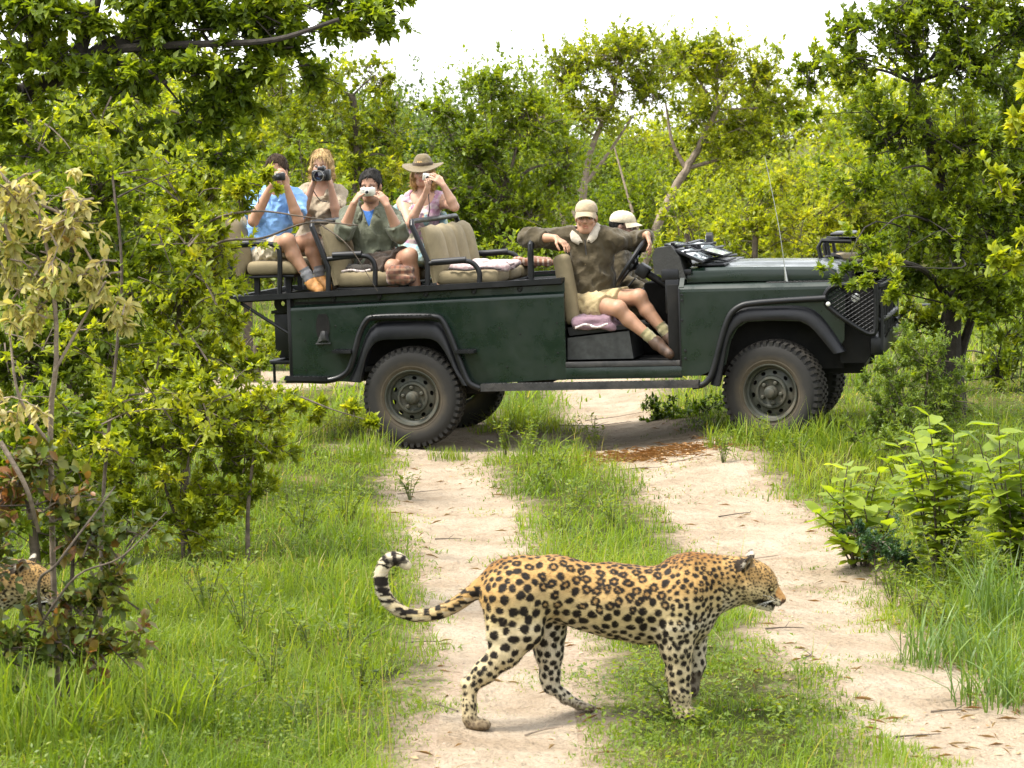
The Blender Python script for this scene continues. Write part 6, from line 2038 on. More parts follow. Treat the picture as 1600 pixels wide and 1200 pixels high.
def build_blue_man():
    J = dict(pelvis=K(410, 402, -.36), neck=K(432, 302, -.38), head=K(432, 268, -.44),
             sh_r=K(399, 312, -.38), el_r=K(396, 346, -.62), wr_r=K(424, 290, -.66),
             sh_l=K(463, 312, -.34), el_l=K(466, 345, -.58), wr_l=K(448, 292, -.64),
             hip_r=K(404, 404, -.44), kn_r=K(449, 377, -.68), an_r=K(484, 437, -.68), toe_r=K(500, 455, -.72),
             hip_l=K(420, 400, -.28), kn_l=K(487, 375, -.46), an_l=K(500, 432, -.48), toe_l=K(512, 450, -.54))
    p = Person(J, tone=(0.33, 0.18, 0.11), stubble=0.2, look=(0.05, -1, -0.1), tilt=(0.02, -.1, 1), seed=600,
               hands=dict(r=dict(d=K(429, 272, -.66) - K(424, 290, -.66), n=(0.8, .4, 0.1), side=1, curl=0.5),
                          l=dict(d=K(443, 272, -.66) - K(448, 292, -.64), n=(-0.8, .4, 0.1), side=-1, curl=0.5)))
    p.make('person in a light blue polo shirt and pale shorts on the back bench')
    sh = fabric('light_blue_pique', (0.20, 0.37, 0.66))
    nh = lambda P: 0.072 - np.linalg.norm(P - (p.J['neck'] + p.u * 0.04 + p.f * 0.03), axis=1)
    def ex(b):
        b.ell(p.J['pelvis'] + p.u * .18 + p.f * .05, (.12, .15, .16), 0.06, p.R)
    p.wear('polo_shirt', sh, ('torso', 'ua_r', 'ua_l'), 0.024, [nh, lambda P: -(P - p.J['pelvis']) @ p.u - 0.06], folds=0.008, fold_f=60, extra=ex, cuts={'th_r': 0.22, 'th_l': 0.22, 'ua_r': 0.75, 'ua_l': 0.75})
    for sg in (-1, 1):
        n0 = p.J['neck']
        b = Body().chain([n0 - p.f * .05 + p.l * sg * .02 + p.u * .03, n0 + p.l * sg * .072 + p.u * .012 + p.f * .02, n0 + p.l * sg * .05 - p.u * .04 + p.f * .12], [.014, .015, .011], 0.01)
        V, F = solid(b, 0.008)
        link('collar', np_mesh('collar', V, F), p.o, sh)
    p.wear('shorts', fabric('stone_shorts', (0.46, 0.40, 0.30)), ('torso', 'th_r', 'th_l'), 0.024, [p.waist(0.08)], folds=0.008, cuts={'th_r': 0.80, 'th_l': 0.80})
    p.hair(hair_mat('dark_brown_hair', (0.04, 0.025, 0.015)), infl=0.012)
    b = mat('orange_suede_shoe', (0.33, 0.155, 0.042), 0.7, vary=0.3, vscale=40)
    for q in 'rl': shoe(p, q, b, fabric('grey_marl_sock', (0.17, 0.17, 0.18)))
    compact_camera(K(436, 276, -.68), (0, -1, 0), (0, 0, 1), M_LENSB, 'small dark camera raised by the person in the light blue polo shirt', 0.10, 0.06, 0.03)
build_blue_man()

# ---- blankets and loose things on the benches -------------------------------
def blanket(name, c, size, m, label, seed, parent_M=V_M, bulge=0.3, fringe=None):
    """soft folded blanket lying on a seat, sagging over its edges"""
    lx, ly, lz = size
    b = Body()
    nx, ny = 7, 6
    r = np.random.RandomState(seed)
    for lay in range(2):
        for i in range(ny):
            y = -ly / 2 + ly * (i + .5) / ny
            b.cap((-lx / 2 + r.uniform(-.02, .02), y, lz * (0.25 + 0.45 * lay)), (lx / 2 + r.uniform(-.03, .03), y, lz * (0.2 + 0.45 * lay)), lz * 0.33, lz * 0.30, 0.03)
    V, F = solid(b, 0.012, (), lambda P: 0.010 * wob(P, 34, seed) + 0.006 * wob(P, 80, seed + 1))
    o = link(name, np_mesh(name, V, F), None, m)
    things_at(o, c)
    tag(o, label, 'blanket')
    if fringe is not None:
        f = MB()
        q = np.linspace(0, 1, 26)
        pts = [(-lx / 2 + lx * t, -ly / 2 - lz * .36 + 0.008 * math.sin(t * 31), lz * (0.28 + 0.12 * math.sin(t * 9 + seed))) for t in q]
        f.tube(pts, 0.010, 6).build('stitched_hem', fringe, o)
    return o
M_HEM = fabric('whitish_hem', (0.52, 0.45, 0.43))
M_MAUVE = fabric('mauve_fleece', (0.24, 0.155, 0.185))
blanket('folded_blanket', K(932, 512, -.60) , (0.25, 0.34, 0.10), M_MAUVE, 'folded mauve fleece blanket under the guide on the driver seat', 5, fringe=M_HEM)
blanket('seat_blanket', np.array([0.50, -0.34, 1.355]), (0.42, 0.66, 0.06), fabric('dusty_pink_blanket', (0.44, 0.33, 0.33), 'plaid', [(0.52, 0.46, 0.44), (0.36, 0.24, 0.25), (0.46, 0.38, 0.36)]), 'dusty pink blanket spread along the empty front bench', 8, fringe=fabric('dark_hem', (0.06, 0.05, 0.05)))
blanket('plaid_blanket', np.array([0.74, 0.42, 1.34]), (0.24, 0.30, 0.06), fabric('red_brown_plaid', (0.22, 0.10, 0.06), 'plaid', [(0.5, 0.44, 0.36), (0.07, 0.04, 0.03), (0.30, 0.14, 0.08)]), 'red brown plaid blanket at the far end of the front bench', 12)
blanket('plaid_blanket', K(627, 441, -.70) , (0.10, 0.20, 0.13), fabric('rust_check', (0.18, 0.075, 0.045), 'plaid', [(0.05, 0.035, 0.03), (0.32, 0.22, 0.14), (0.08, 0.04, 0.03)]), 'rust checked blanket hanging at the foot of the middle bench beside a bare knee', 14)
blanket('dark_blanket', np.array([-0.47, -0.52, 1.365]), (0.26, 0.24, 0.05), fabric('charcoal_blanket', (0.05, 0.045, 0.04)), 'charcoal blanket with a pale hem on the middle bench cushion', 17, fringe=M_HEM)
# ------------------------------------------------------------------ leopards
def build_leopard():
    Y0 = 11.15
    def L(px, py, dy=0.0):
        """profile point of the walking cat at its own distance"""
        return at(px, py, Y0 + dy)
    B = Body()
    sp = 0.0
    # trunk: hips, loins, ribcage, shoulders
    B.ell(L(812, 922), (0.165, 0.098, 0.135), 0.05)
    B.cap(L(800, 915), L(870, 912), 0.098, 0.104, 0.06)
    B.cap(L(870, 917), L(960, 933), 0.113, 0.128, 0.06)
    B.cap(L(960, 935), L(1050, 942), 0.133, 0.150, 0.06)
    B.ell(L(1062, 938), (0.125, 0.118, 0.158), 0.05)
    B.ell(L(1085, 955), (0.085, 0.090, 0.120), 0.05)
    B.cap(L(900, 950), L(1010, 975), 0.070, 0.078, 0.06)
    for s in (-1, 1):               # shoulder blades stand up as it walks
        B.ell(L(1075, 918, s * 0.066), (0.075, 0.045, 0.112), 0.03)
    B.ell(L(1090, 888, 0), (0.10, 0.045, 0.035), 0.06)
    # neck and head
    B.cap(L(1085, 906), L(1155, 900), 0.104, 0.080, 0.05)
    B.cap(L(1100, 935), L(1158, 922), 0.080, 0.058, 0.05)
    hd = dict(f=unit(L(1222, 934) - L(1165, 898)))
    f = unit(np.array([0.90, -0.12, -0.43])); H = frame3(f, (0, 0, 1))
    hc = L(1177, 909)
    p = lambda x, y, z: hc + H[0] * x + H[1] * y + H[2] * z
    B.ell(p(-.005, 0, .005), (.100, .078, .082), 0.03, H)
    B.ell(p(.045, 0, -.040), (.070, .050, .050), 0.03, H)
    for s in (-1, 1):
        B.ell(p(.010, s * .048, -.022), (.055, .034, .042), 0.03, H)          # cheeks
        B.cap(p(.060, s * .030, .030), p(.035, s * .046, .022), .016, .017, 0.02)   # brow
        B.ell(p(.106, s * .022, -.030), (.038, .023, .024), 0.015, H)         # whisker pads
    B.cap(p(.055, 0, .018), p(.130, 0, -.010), .033, .020, 0.022)             # bridge of the nose
    B.ell(p(.140, 0, -.014), (.012, .018, .013), 0.008, H)
    B.cap(p(.03, 0, -.060), p(.106, 0, -.064), .034, .022, 0.015)             # lower jaw
    for s in (-1, 1):
        B.ell(p(.086, s * .030, -.046), (.042, .02, .0035), 0.004, H, op='-')   # mouth line
        B.ell(p(.078, s * .043, .012), (.012, .007, .006), 0.006, H, op='-')    # eyes
        e0 = p(-.046, s * .062, .046)
        up_ = unit(H[2] * 0.75 + H[1] * s * 0.55 - H[0] * 0.28)
        B.ell(e0 + up_ * 0.026, (.014, .033, .044), 0.012, np.stack([unit(H[0] * .9 + H[1] * s * .35), unit(np.cross(up_, H[0])), up_]))
        B.ell(e0 + up_ * 0.032 + unit(H[0] * .9 + H[1] * s * .35) * 0.016, (.012, .023, .032), 0.008, np.stack([unit(H[0] * .9 + H[1] * s * .35), unit(np.cross(up_, H[0])), up_]), op='-')
    # near hind leg, planted behind
    n, fr = -0.085, 0.085
    B.cap(L(812, 930, n * .8), L(818, 985, n), 0.105, 0.082, 0.05)
    B.cap(L(790, 935, n * .8), L(785, 990, n), 0.085, 0.070, 0.05)
    B.chain([L(815, 985, n), L(790, 1018, n), L(757, 1050, n), L(736, 1072, n)], [0.078, 0.064, 0.045, 0.030], 0.03)
    B.cap(L(745, 1060, n), L(727, 1068, n), 0.022, 0.020, 0.02)
    B.chain([L(735, 1070, n), L(733, 1100, n - .01), L(734, 1122, n - .015)], [0.031, 0.030, 0.033], 0.015)
    B.ell(L(748, 1132, n - .02), (0.050, 0.042, 0.026), 0.015)
    for q in (-1.5, -.5, .5, 1.5):
        B.cap(L(750, 1131, n - .02 + q * .019), L(760 - abs(q) * 1.5, 1134, n - .02 + q * .021), 0.0165, 0.015, 0.008)
    # far hind leg, pushing off its toes
    B.cap(L(835, 930, fr * .8), L(855, 985, fr), 0.100, 0.075, 0.05)
    B.chain([L(855, 985, fr), L(858, 1020, fr), L(860, 1055, fr), L(862, 1074, fr)], [0.072, 0.056, 0.038, 0.029], 0.03)
    B.chain([L(860, 1070, fr), L(884, 1090, fr), L(905, 1102, fr)], [0.029, 0.0265, 0.026], 0.015)
    for q in (-1.5, -.5, .5, 1.5):
        B.cap(L(905, 1102, fr + q * .017), L(928 - abs(q) * 2, 1107, fr + q * .020), 0.021, 0.015, 0.01)
    # near foreleg, straight under the shoulder
    n, fr = -0.075, 0.075
    B.cap(L(1078, 925, n * .9), L(1058, 985, n), 0.080, 0.066, 0.05)
    B.chain([L(1058, 980, n), L(1058, 1015, n), L(1060, 1050, n), L(1063, 1082, n), L(1065, 1105, n)], [0.074, 0.062, 0.048, 0.039, 0.038], 0.03)
    B.cap(L(1036, 988, n), L(1050, 1020, n), 0.030, 0.030, 0.03)
    B.ell(L(1072, 1115, n), (0.052, 0.042, 0.028), 0.015)
    for q in (-1.5, -.5, .5, 1.5):
        B.cap(L(1078, 1114, n + q * .019), L(1090 - abs(q) * 1.5, 1117, n + q * .021), 0.0175, 0.016, 0.008)
    # far foreleg, wrist bent and paw lifted
    B.cap(L(1085, 935, fr * .9), L(1080, 990, fr), 0.078, 0.062, 0.05)
    B.chain([L(1080, 985, fr), L(1084, 1010, fr), L(1089, 1036, fr)], [0.060, 0.048, 0.036], 0.03)
    B.chain([L(1089, 1036, fr), L(1084, 1058, fr)], [0.036, 0.030], 0.015)
    B.ell(L(1080, 1074, fr), (0.034, 0.038, 0.045), 0.015)
    for q in (-1.5, -.5, .5, 1.5):
        B.cap(L(1079, 1075, fr + q * .018), L(1074, 1088, fr + q * .019), 0.016, 0.014, 0.008)
    # tail
    tl = catmull([L(768, 905), L(748, 918), L(722, 938), L(696, 953), (L(668, 961)), L(640, 960), L(614, 947), L(598, 921), L(596, 893), L(606, 877), L(622, 873), L(636, 884)], 3)
    tr = np.interp(np.linspace(0, 1, len(tl)), [0, .12, .5, .85, 1], [0.036, 0.028, 0.025, 0.025, 0.019])
    off = len(B.P)
    B.chain(tl, tr, 0.012)
    org = L(900, 930); org = np.array([org[0], Y0, 0.0])
    for i, q in enumerate(B.P):
        q = list(q); q[1] = q[1] - org
        if q[0] == 'c': q[2] = q[2] - org
        B.P[i] = tuple(q)
    V, F = solid(B, 0.0058, (), lambda P: 0.0018 * wob(P, 60, 1) + 0.0025 * wob(P * np.array([.6, 1, 1]), 22, 2))
    W = V + org
    # ---- coat ---------------------------------------------------------------
    d = W - _eye
    z = d @ _fw
    u = 800 + FPX * d[:, 0] / z                 # the cat's length and height, in the units it was measured in
    v = 600 - FPX * (d @ _up) / z
    X, Z = V[:, 0], V[:, 2]
    tc = np.array(tl) - org
    dt = np.full(len(V), 9.0); ti = np.zeros(len(V))
    for i, q in enumerate(tc):
        e = np.linalg.norm(V - q, axis=1)
        m = e < dt
        dt[m] = e[m]; ti[m] = i / (len(tc) - 1)
    tail = (dt < 0.05) & (u < 752)
    P3 = V
    gold, pale, white, rufous = np.array([.36, .220, .078]), np.array([.45, .355, .185]), np.array([.52, .46, .35]), np.array([.20, .092, .022])
    backline = np.interp(u, [740, 800, 860, 940, 1010, 1080, 1150, 1190], [905, 872, 866, 878, 882, 868, 868, 880])
    bellyline = np.interp(u, [740, 820, 900, 1000, 1060, 1120, 1200], [1000, 985, 990, 1010, 1012, 965, 955])
    hh = (v - backline) / (bellyline - backline)
    hh = hh + 0.08 * wob(P3, 14, 5)
    near = P3[:, 1]
    c = rufous + (gold - rufous) * sstep(-.05, .18, hh)[:, None]
    c = c + (pale - c) * sstep(.30, .70, hh)[:, None]
    c = c + (white - c) * sstep(.72, 1.0, hh)[:, None] * np.where((v > 985) & (near < 0.0), .45, 1.0)[:, None]
    leg = (v > 1000) & (u > 700)
    ww = sstep(1000, 1040, v) * 0.45
    c = np.where(leg[:, None], c * (1 - ww[:, None]) + (pale * .9) * ww[:, None], c)
    inner = sstep(-.03, .03, near) * sstep(960, 1000, v)         # insides of the far legs are paler
    c = c + (white * .93 - c) * (inner * .8)[:, None]
    headm = u > 1128
    c = np.where(headm[:, None], gold * .95 + (pale - gold) * sstep(900, 930, v)[:, None] + (white - pale) * sstep(928, 952, v)[:, None], c)
    ct = gold * .9 + (pale - gold * .9) * sstep(.15, .45, ti)[:, None]
    tn = unit(np.array([0, 0, 1]))
    und = V - tc[np.clip((ti * (len(tc) - 1)).round().astype(int), 0, len(tc) - 1)]
    ct = ct + (white - ct) * (sstep(.35, .8, ti) * 0.75 + 0.5 * (und[:, 2] < -0.004))[:, None].clip(0, 1)
    c = np.where(tail[:, None], ct, c)
    c *= (1 + .10 * wob(P3, 110, 6) + .06 * wob(P3, 300, 7))[:, None]
    # spots: scattered over the skin with a spacing that follows the body part
    r = np.random.RandomState(4)
    rr = 0.045 + 0 * u                                            # spacing
    rr = np.where((hh < .85) & (u > 800) & (u < 1045) & (v < 990), 0.057, rr)
    rr = np.where((u >= 1045) & (u <= 1135), 0.0365, rr)
    rr = np.where((u < 850) & (v > 915) & (v < 1040), 0.059, rr)
    rr = np.where((v >= 1030), 0.040, rr)
    rr = np.where((v >= 1085), 0.024, rr)
    rr = np.where(headm, 0.0255, rr)
    rr = np.where(u > 1165, 0.0165, rr)
    rr = np.where((hh < .10) & (u < 1130), rr * .70, rr)
    rr = rr * .67
    order = r.permutation(len(V))
    S = np.zeros((0, 3)); SR = np.zeros(0)
    cell = {}
    g = 0.05
    keep = []
    for i in order:
        pnt = V[i]; k = tuple(np.floor(pnt / g).astype(int)); ok = True
        for dx in (-1, 0, 1):
            for dy in (-1, 0, 1):
                for dz in (-1, 0, 1):
                    for j in cell.get((k[0] + dx, k[1] + dy, k[2] + dz), ()):
                        e = V[j] - pnt
                        if e @ e < (0.5 * (rr[i] + rr[j])) ** 2:
                            ok = False; break
                    if not ok: break
                if not ok: break
            if not ok: break
        if ok:
            cell.setdefault(k, []).append(i); keep.append(i)
    keep = np.array(keep)
    dark = np.zeros(len(V)); fill = np.zeros(len(V))
    for i in keep:
        if tail[i]: continue
        q = rr[i]
        m = np.where((np.abs(V[:, 0] - V[i, 0]) < q) & (np.abs(V[:, 2] - V[i, 2]) < q) & (np.abs(V[:, 1] - V[i, 1]) < q))[0]
        e = V[m] - V[i]
        st = r.uniform(.82, 1.2); an = r.uniform(0, math.pi) if u[i] < 1040 else r.normal(1.2, .4)
        ca, sa = math.cos(an), math.sin(an)
        a_ = e[:, 0] * ca + e[:, 2] * sa; b_ = -e[:, 0] * sa + e[:, 2] * ca
        ds = np.sqrt((a_ * st) ** 2 + (b_ / st) ** 2 + e[:, 1] ** 2) / q
        ds = ds + 0.07 * wob(e, 130, i % 997)
        ros = (q > 0.0355) and r.uniform() < (0.90 if v[i] < 955 and u[i] > 845 else (0.25 if v[i] < 905 else 0.0))
        if (u[i] >= 1040) and (u[i] < 1110) and (v[i] < 985) and q > .021: ros = r.uniform() < .25
        if ros:
            an2 = np.arctan2(b_, a_)
            ph = r.uniform(0, 6.3)
            brk = np.maximum(0, np.cos(an2 * r.choice([2, 3]) + ph) - 0.45) * 0.18
            ring = np.abs(ds - 0.345) - (0.20 - brk)
            dk = sstep(0.05, -0.03, ring)
            fl = sstep(.33, .22, ds)
            fill[m] = np.maximum(fill[m], fl)
        else:
            w_ = r.uniform(.41, .54) if q > .021 else r.uniform(.37, .48)
            dk = sstep(w_ + .05, w_ - .05, ds)
        dark[m] = np.maximum(dark[m], dk)
    # tail: blotches that become rings
    a_t = np.arctan2(und[:, 1], und[:, 2])
    arc = ti * 46
    tp = np.stack([arc * .80, np.cos(a_t) * 1.3, np.sin(a_t) * 1.3], 1)
    blo = wob(tp, 3.9, 15) + .22 * np.sin(arc * 1.9)
    dt_ = sstep(-.05, .15, blo) * (1 - sstep(.965, .985, ti))
    dt_ = np.maximum(dt_, sstep(.80, .86, ti) * (1 - sstep(.955, .975, ti)) * sstep(-.25, .25, -und[:, 2] / .028 + .3) * .95)
    dark = np.where(tail, dt_, dark)
    c = c * (1 - .55 * fill[:, None]) + rufous * .55 * fill[:, None]
    ink = np.array([.011, .008, .006])
    c = c * (1 - dark[:, None]) + ink * dark[:, None]
    # face
    Q = (W - hc) @ H.T
    x, y, zz = Q[:, 0], Q[:, 1], Q[:, 2]
    hd_ = np.linalg.norm(Q, axis=1) < .2
    def paint(m, cc, a=1.0): c[m] = c[m] * (1 - a) + np.array(cc) * a
    paint(hd_ & (x > .10) & (zz > -.022) & (np.abs(y) < .028), (.46, .23, .07), .8)      # tawny muzzle
    paint(hd_ & (x > .136) & (zz < -.004) & (zz > -.030), (.05, .025, .02), .9)          # nose leather
    paint(hd_ & (x > .045) & (np.abs(zz + .046) < .0075), ink, .95)                      # lips
    paint(hd_ & (x > .035) & (x < .095) & (zz < -.047) & (zz > -.068) & (np.abs(y) > .012), ink, .9)     # dark corner of the mouth
    paint(hd_ & (x > .05) & (zz < -.070), (.68, .62, .50), .9)                           # chin
    paint(hd_ & (np.hypot(x - .078, zz - .010) < .013) & (np.abs(y) > .03), ink, .95)
    for k in range(3):
        paint(hd_ & (x > .085) & (x < .125) & (np.abs(zz + .026 + k * .007 - (x - .1) * .12) < .0017) & (np.abs(y) > .018), ink, .8)
    for s in (-1, 1):
        e0 = p(-.046, s * .062, .046)
        up_ = unit(H[2] * 0.75 + H[1] * s * 0.55 - H[0] * 0.28)
        e = W - e0
        hz = e @ up_; fx = e @ unit(H[0] * .9 + H[1] * s * .35)
        ear = (np.linalg.norm(e - up_ * .026, axis=1) < .055) & (hz > .004)
        back = ear & (fx < .004)
        paint(back & (hz < .034), ink, .95)
        paint(back & (hz >= .034) & (hz < .056), (.36, .33, .27), .9)
        paint(back & (hz >= .056), ink, .95)
        paint(ear & (fx >= .004), (.20, .15, .09), .8)
    # muddy paws
    mud = sstep(1118, 1138, v + 8 * wob(P3, 50, 9)) * (u < 780) + sstep(1085, 1104, v) * ((u > 850) & (u < 950)) * .8
    c = c * (1 - .8 * mud[:, None].clip(0, 1)) + np.array([.11, .075, .045]) * .8 * mud[:, None].clip(0, 1)
    pawf = ((u > 1066) & (v > 1050) & (near > 0.02))
    paint(pawf, (.045, .03, .02), .8)
    me = np_mesh('leopard', V, F)
    set_col(me, np.clip(c, 0, 1))
    m = attr_mat('spotted_coat', 0.7, 0.18)
    o = link('leopard', me, None, m)
    o.location = org
    tag(o, 'leopard walking across the grassy strip between the sandy wheel tracks with its tail curled up', 'leopard')
    # fur: fine hairs lying along the body
    n = 50000
    fi = r.randint(0, len(F), n)
    q = F[fi]
    w = r.dirichlet([1, 1, 1, 1], n)
    P0 = (V[q] * w[:, :, None]).sum(1)
    C0 = (c[q] * w[:, :, None]).sum(1)
    a1 = V[q[:, 2]] - V[q[:, 0]]; a2 = V[q[:, 3]] - V[q[:, 1]]
    N = np.cross(a1, a2); N /= np.maximum(1e-12, np.linalg.norm(N, axis=1))[:, None]
    flow = np.tile(np.array([-1.0, 0, -.25]), (n, 1))
    flow[P0[:, 2] < 0.34] = (-.25, 0, -1)
    T = flow - N * (flow * N).sum(1)[:, None]
    T /= np.maximum(1e-6, np.linalg.norm(T, axis=1))[:, None]
    T = T + r.normal(0, .25, (n, 3))
    ln = r.uniform(.006, .013, n)[:, None]
    tip = P0 + T * ln + N * ln * .38
    sd = np.cross(T, N) * .0009
    FV = np.stack([P0 - sd, P0 + sd, tip], 1).reshape(-1, 3)
    FF = np.arange(n * 3).reshape(-1, 3)
    fm = np_mesh('fur', FV, FF)
    set_col(fm, np.repeat(np.clip(C0 * r.uniform(.65, 1.35, (n, 1)), 0, 1), 3, 0))
    fo = link('fur', fm, o, m); fo['kind'] = 'stuff'
    # whiskers
    wk = MB()
    for s in (-1, 1):
        for k in range(6):
            a = p(.105 + .006 * (k % 3), s * .030, -.024 - .006 * (k // 3)) - org
            b_ = a + H[1] * s * r.uniform(.05, .09) - H[0] * r.uniform(.02, .06) + H[2] * r.uniform(-.05, .01)
            wk.tube([a, (a + b_) / 2 + H[2] * .006, b_], [.0007, .0004], 3)
    wo = wk.build('whiskers', mat('whisker', (.75, .73, .68), .4), o); wo['kind'] = 'stuff'
    for s in (-1, 1):
        e = MB().lathe([(0, .008), (.0055, .006), (.008, 0), (.0055, -.006), (0, -.008)], 12, 'y')
        e.V = [tuple(p(.078, s * .040, .012) - org + np.array(q_)) for q_ in e.V]
        e.build('eye', mat('amber_eye', (.25, .18, .05), .05, coat=1.0), o)
    # the second cat, coming out of the bush at the left
    o2 = o.copy(); col.objects.link(o2)
    for ch in o.children:
        k = ch.copy(); col.objects.link(k); k.parent = o2
    d2 = at(92, 935, 11.8) - at(1222, 934, Y0)
    o2.location = Vector(org) + Vector(d2)
    o2['label'] = 'second leopard mostly hidden by the bush with dying leaves at the left edge'
    o['group'] = o2['group'] = 'leopards'
    return o
build_leopard()
# ------------------------------------------------------------------ grass, weeds, litter
L_GRASS = leaf_mat('meadow_grass', [(0, (.050, .085, .009)), (.35, (.112, .185, .017)), (.65, (.182, .250, .026)), (.86, (.26, .295, .05)), (.93, (.30, .26, .12)), (1, (.38, .32, .19))], 0.45, rough=.5, spec=.25)
L_REED = leaf_mat('blue_green_grass', [(0, (.040, .080, .016)), (.5, (.095, .165, .034)), (1, (.19, .26, .07))], 0.4, rough=.45)
L_WEED = leaf_mat('fresh_weed_leaf', [(0, (.05, .09, .01)), (.5, (.11, .165, .014)), (1, (.20, .235, .02))], 0.42)
M_STEM = mat('green_stem', (.085, .10, .03), .7)
L_LITTER = leaf_mat('straw_litter', [(0, (.30, .15, .055)), (.5, (.34, .21, .095)), (1, (.40, .30, .18))], 0.1)

def blades(P, h, w, v, r, lean=.55, segs=2, az=None):
    """curved tapering blades"""
    n = len(P)
    az = r.uniform(0, 2 * math.pi, n) if az is None else az
    d = np.stack([np.cos(az), np.sin(az), np.zeros(n)], 1)
    s = np.stack([-np.sin(az + r.normal(0, .5, n)), np.cos(az), np.zeros(n)], 1)
    k = np.abs(r.normal(0, lean, n))
    rows = []
    for j in range(segs + 1):
        t = j / segs
        c = P + d * (h * k * t ** 1.8)[:, None] + np.array([0, 0, 1.]) * (h * (t - .22 * k * t * t))[:, None]
        if j < segs:
            ww = (w * (1 - .35 * t))[:, None]
            rows += [c - s * ww, c + s * ww]
        else:
            rows.append(c)
    V = np.stack(rows, 1)
    m = len(rows)
    F = []
    for j in range(segs - 1):
        a = 2 * j
        F += [[a, a + 1, a + 3], [a, a + 3, a + 2]]
    F.append([2 * (segs - 1), 2 * (segs - 1) + 1, 2 * segs])
    FF = np.array(F)[None] + (np.arange(n) * m)[:, None, None]
    return V.reshape(-1, 3), FF.reshape(-1, 3), np.repeat(v, m)

def scatter(r, n, y0, y1, pw=1.0, wide=1.42):
    """random ground points inside a widening strip ahead of the camera"""
    u = r.uniform(0, 1, n) ** pw
    y = y0 + (y1 - y0) * u
    x = r.uniform(-1, 1, n) * y * .186 * wide
    return x, y

def build_grass():
    r = np.random.RandomState(77)
    parts = []
    for (n, y0, y1, hb, wb, pw) in ((175000, 7.6, 15.0, .092, .0027, 1), (108000, 15.0, 24, .108, .0036, 1), (28000, 24, 44, .22, .0075, 1)):
        x, y = scatter(r, n, y0, y1, pw)
        P2 = np.stack([x, y], -1)
        s = sand_amount(x, y)
        tuft = wob(P2, 7.0, 21) * .6 + wob(P2, 18.0, 22) * .5        # clumpiness
        keep = (s < -0.01) & (r.uniform(0, 1, n) < np.clip(.62 + .45 * tuft + .5 * np.clip(-s, 0, .4), .06, 1))
        loose = (s >= -0.01) & (s < .45) & (.55 * wob(P2, 9, 31) + .35 * wob(P2, 3, 32) + .3 * wob(P2, 30, 33) > .10 + s * 1.5) & (r.uniform(0, 1, n) < .75)
        k = keep | loose
        x, y, s, tuft, P2 = x[k], y[k], s[k], tuft[k], P2[k]
        px = 800 + x / y * FPX
        big = wob(P2, 1.3, 23)
        h = hb * (1 + .35 * big + .35 * tuft) * r.uniform(.3, 1.0, len(x)) ** 1.3 * 1.5
        h *= np.clip(.34 + (-s) * 1.8 + .25 * wob(P2, 6, 35), .22, 1)                        # short at the track edge
        h *= np.where((px < 560) & (y < 15), 1.1, 1)                 # rank growth at lower left
        h *= np.where((px < 330) & (y < 11.6), 1.35, 1)
        h *= np.where((px > 1380) & (y < 16), 1.45, 1)
        h *= np.where((px > 600) & (px < 1250) & (y < 12.6), .55, 1)   # trodden strip around the cat
        h *= np.where((px > 740) & (px < 1000) & (y > 14.5) & (y < 20), 1.2, 1)
        h *= np.where((px > 760) & (px < 920) & (y > 19.5) & (y < 25), 1.5, 1)
        # nothing tall under the vehicle's body
        q = (np.stack([x, y, np.zeros_like(x)], 1) - V_O) @ _R
        under = (q[:, 0] > -1.0) & (q[:, 0] < 3.5) & (np.abs(q[:, 1]) < .8)
        h = np.where(under, np.minimum(h, .34), h)
        wheel_ = (np.abs(np.abs(q[:, 1]) - .735) < .14) & ((np.abs(q[:, 0]) < .22) | (np.abs(q[:, 0] - 2.79) < .22))
        ok = ~wheel_
        z = ground_z(x, y)
        v = np.clip(.42 + .17 * wob(P2, 2.1, 24) + .10 * big + r.normal(0, .13, len(x)), 0, .84)
        dry = r.uniform(0, 1, len(x)) < (.025 + .07 * (wob(P2, 1.7, 29) > .55))
        v = np.where(dry, r.uniform(.88, 1, len(x)), v)
        P = np.stack([x, y, z - .008], 1)[ok]
        parts.append(blades(P, h[ok], wb * r.uniform(.6, 1.3, ok.sum()), v[ok], r, .95))
    # seeding stalks: taller, thin, paler
    x, y = scatter(r, 5000, 9.5, 24)
    P2 = np.stack([x, y], -1)
    k = (sand_amount(x, y) < -.12) & (wob(P2, 2.6, 41) > .15)
    q = (np.stack([x, y, np.zeros_like(x)], 1) - V_O) @ _R
    k &= ~((q[:, 0] > -1.1) & (q[:, 0] < 3.6) & (np.abs(q[:, 1]) < .95))
    x, y = x[k], y[k]
    px = 800 + x / y * FPX
    hh = r.uniform(.22, .42, len(x)) * np.where((px > 640) & (px < 1250) & (y < 12.4), .5, 1)
    parts.append(blades(np.stack([x, y, ground_z(x, y)], 1), hh, np.full(len(x), .0018), np.clip(r.normal(.72, .16, len(x)), 0, 1), r, .3, 3))
    off = 0; VV, FF, vv = [], [], []
    for V, F, v in parts:
        VV.append(V); FF.append(F + off); vv.append(v); off += len(V)
    me = np_mesh('grass', np.concatenate(VV), np.concatenate(FF))
    set_v(me, np.concatenate(vv))
    o = link('grass', me, None, L_GRASS); o['kind'] = 'stuff'
    o['label'] = 'green grass growing beside and between the wheel tracks'
    print('GRASS TRIS', sum(len(f) for f in FF))

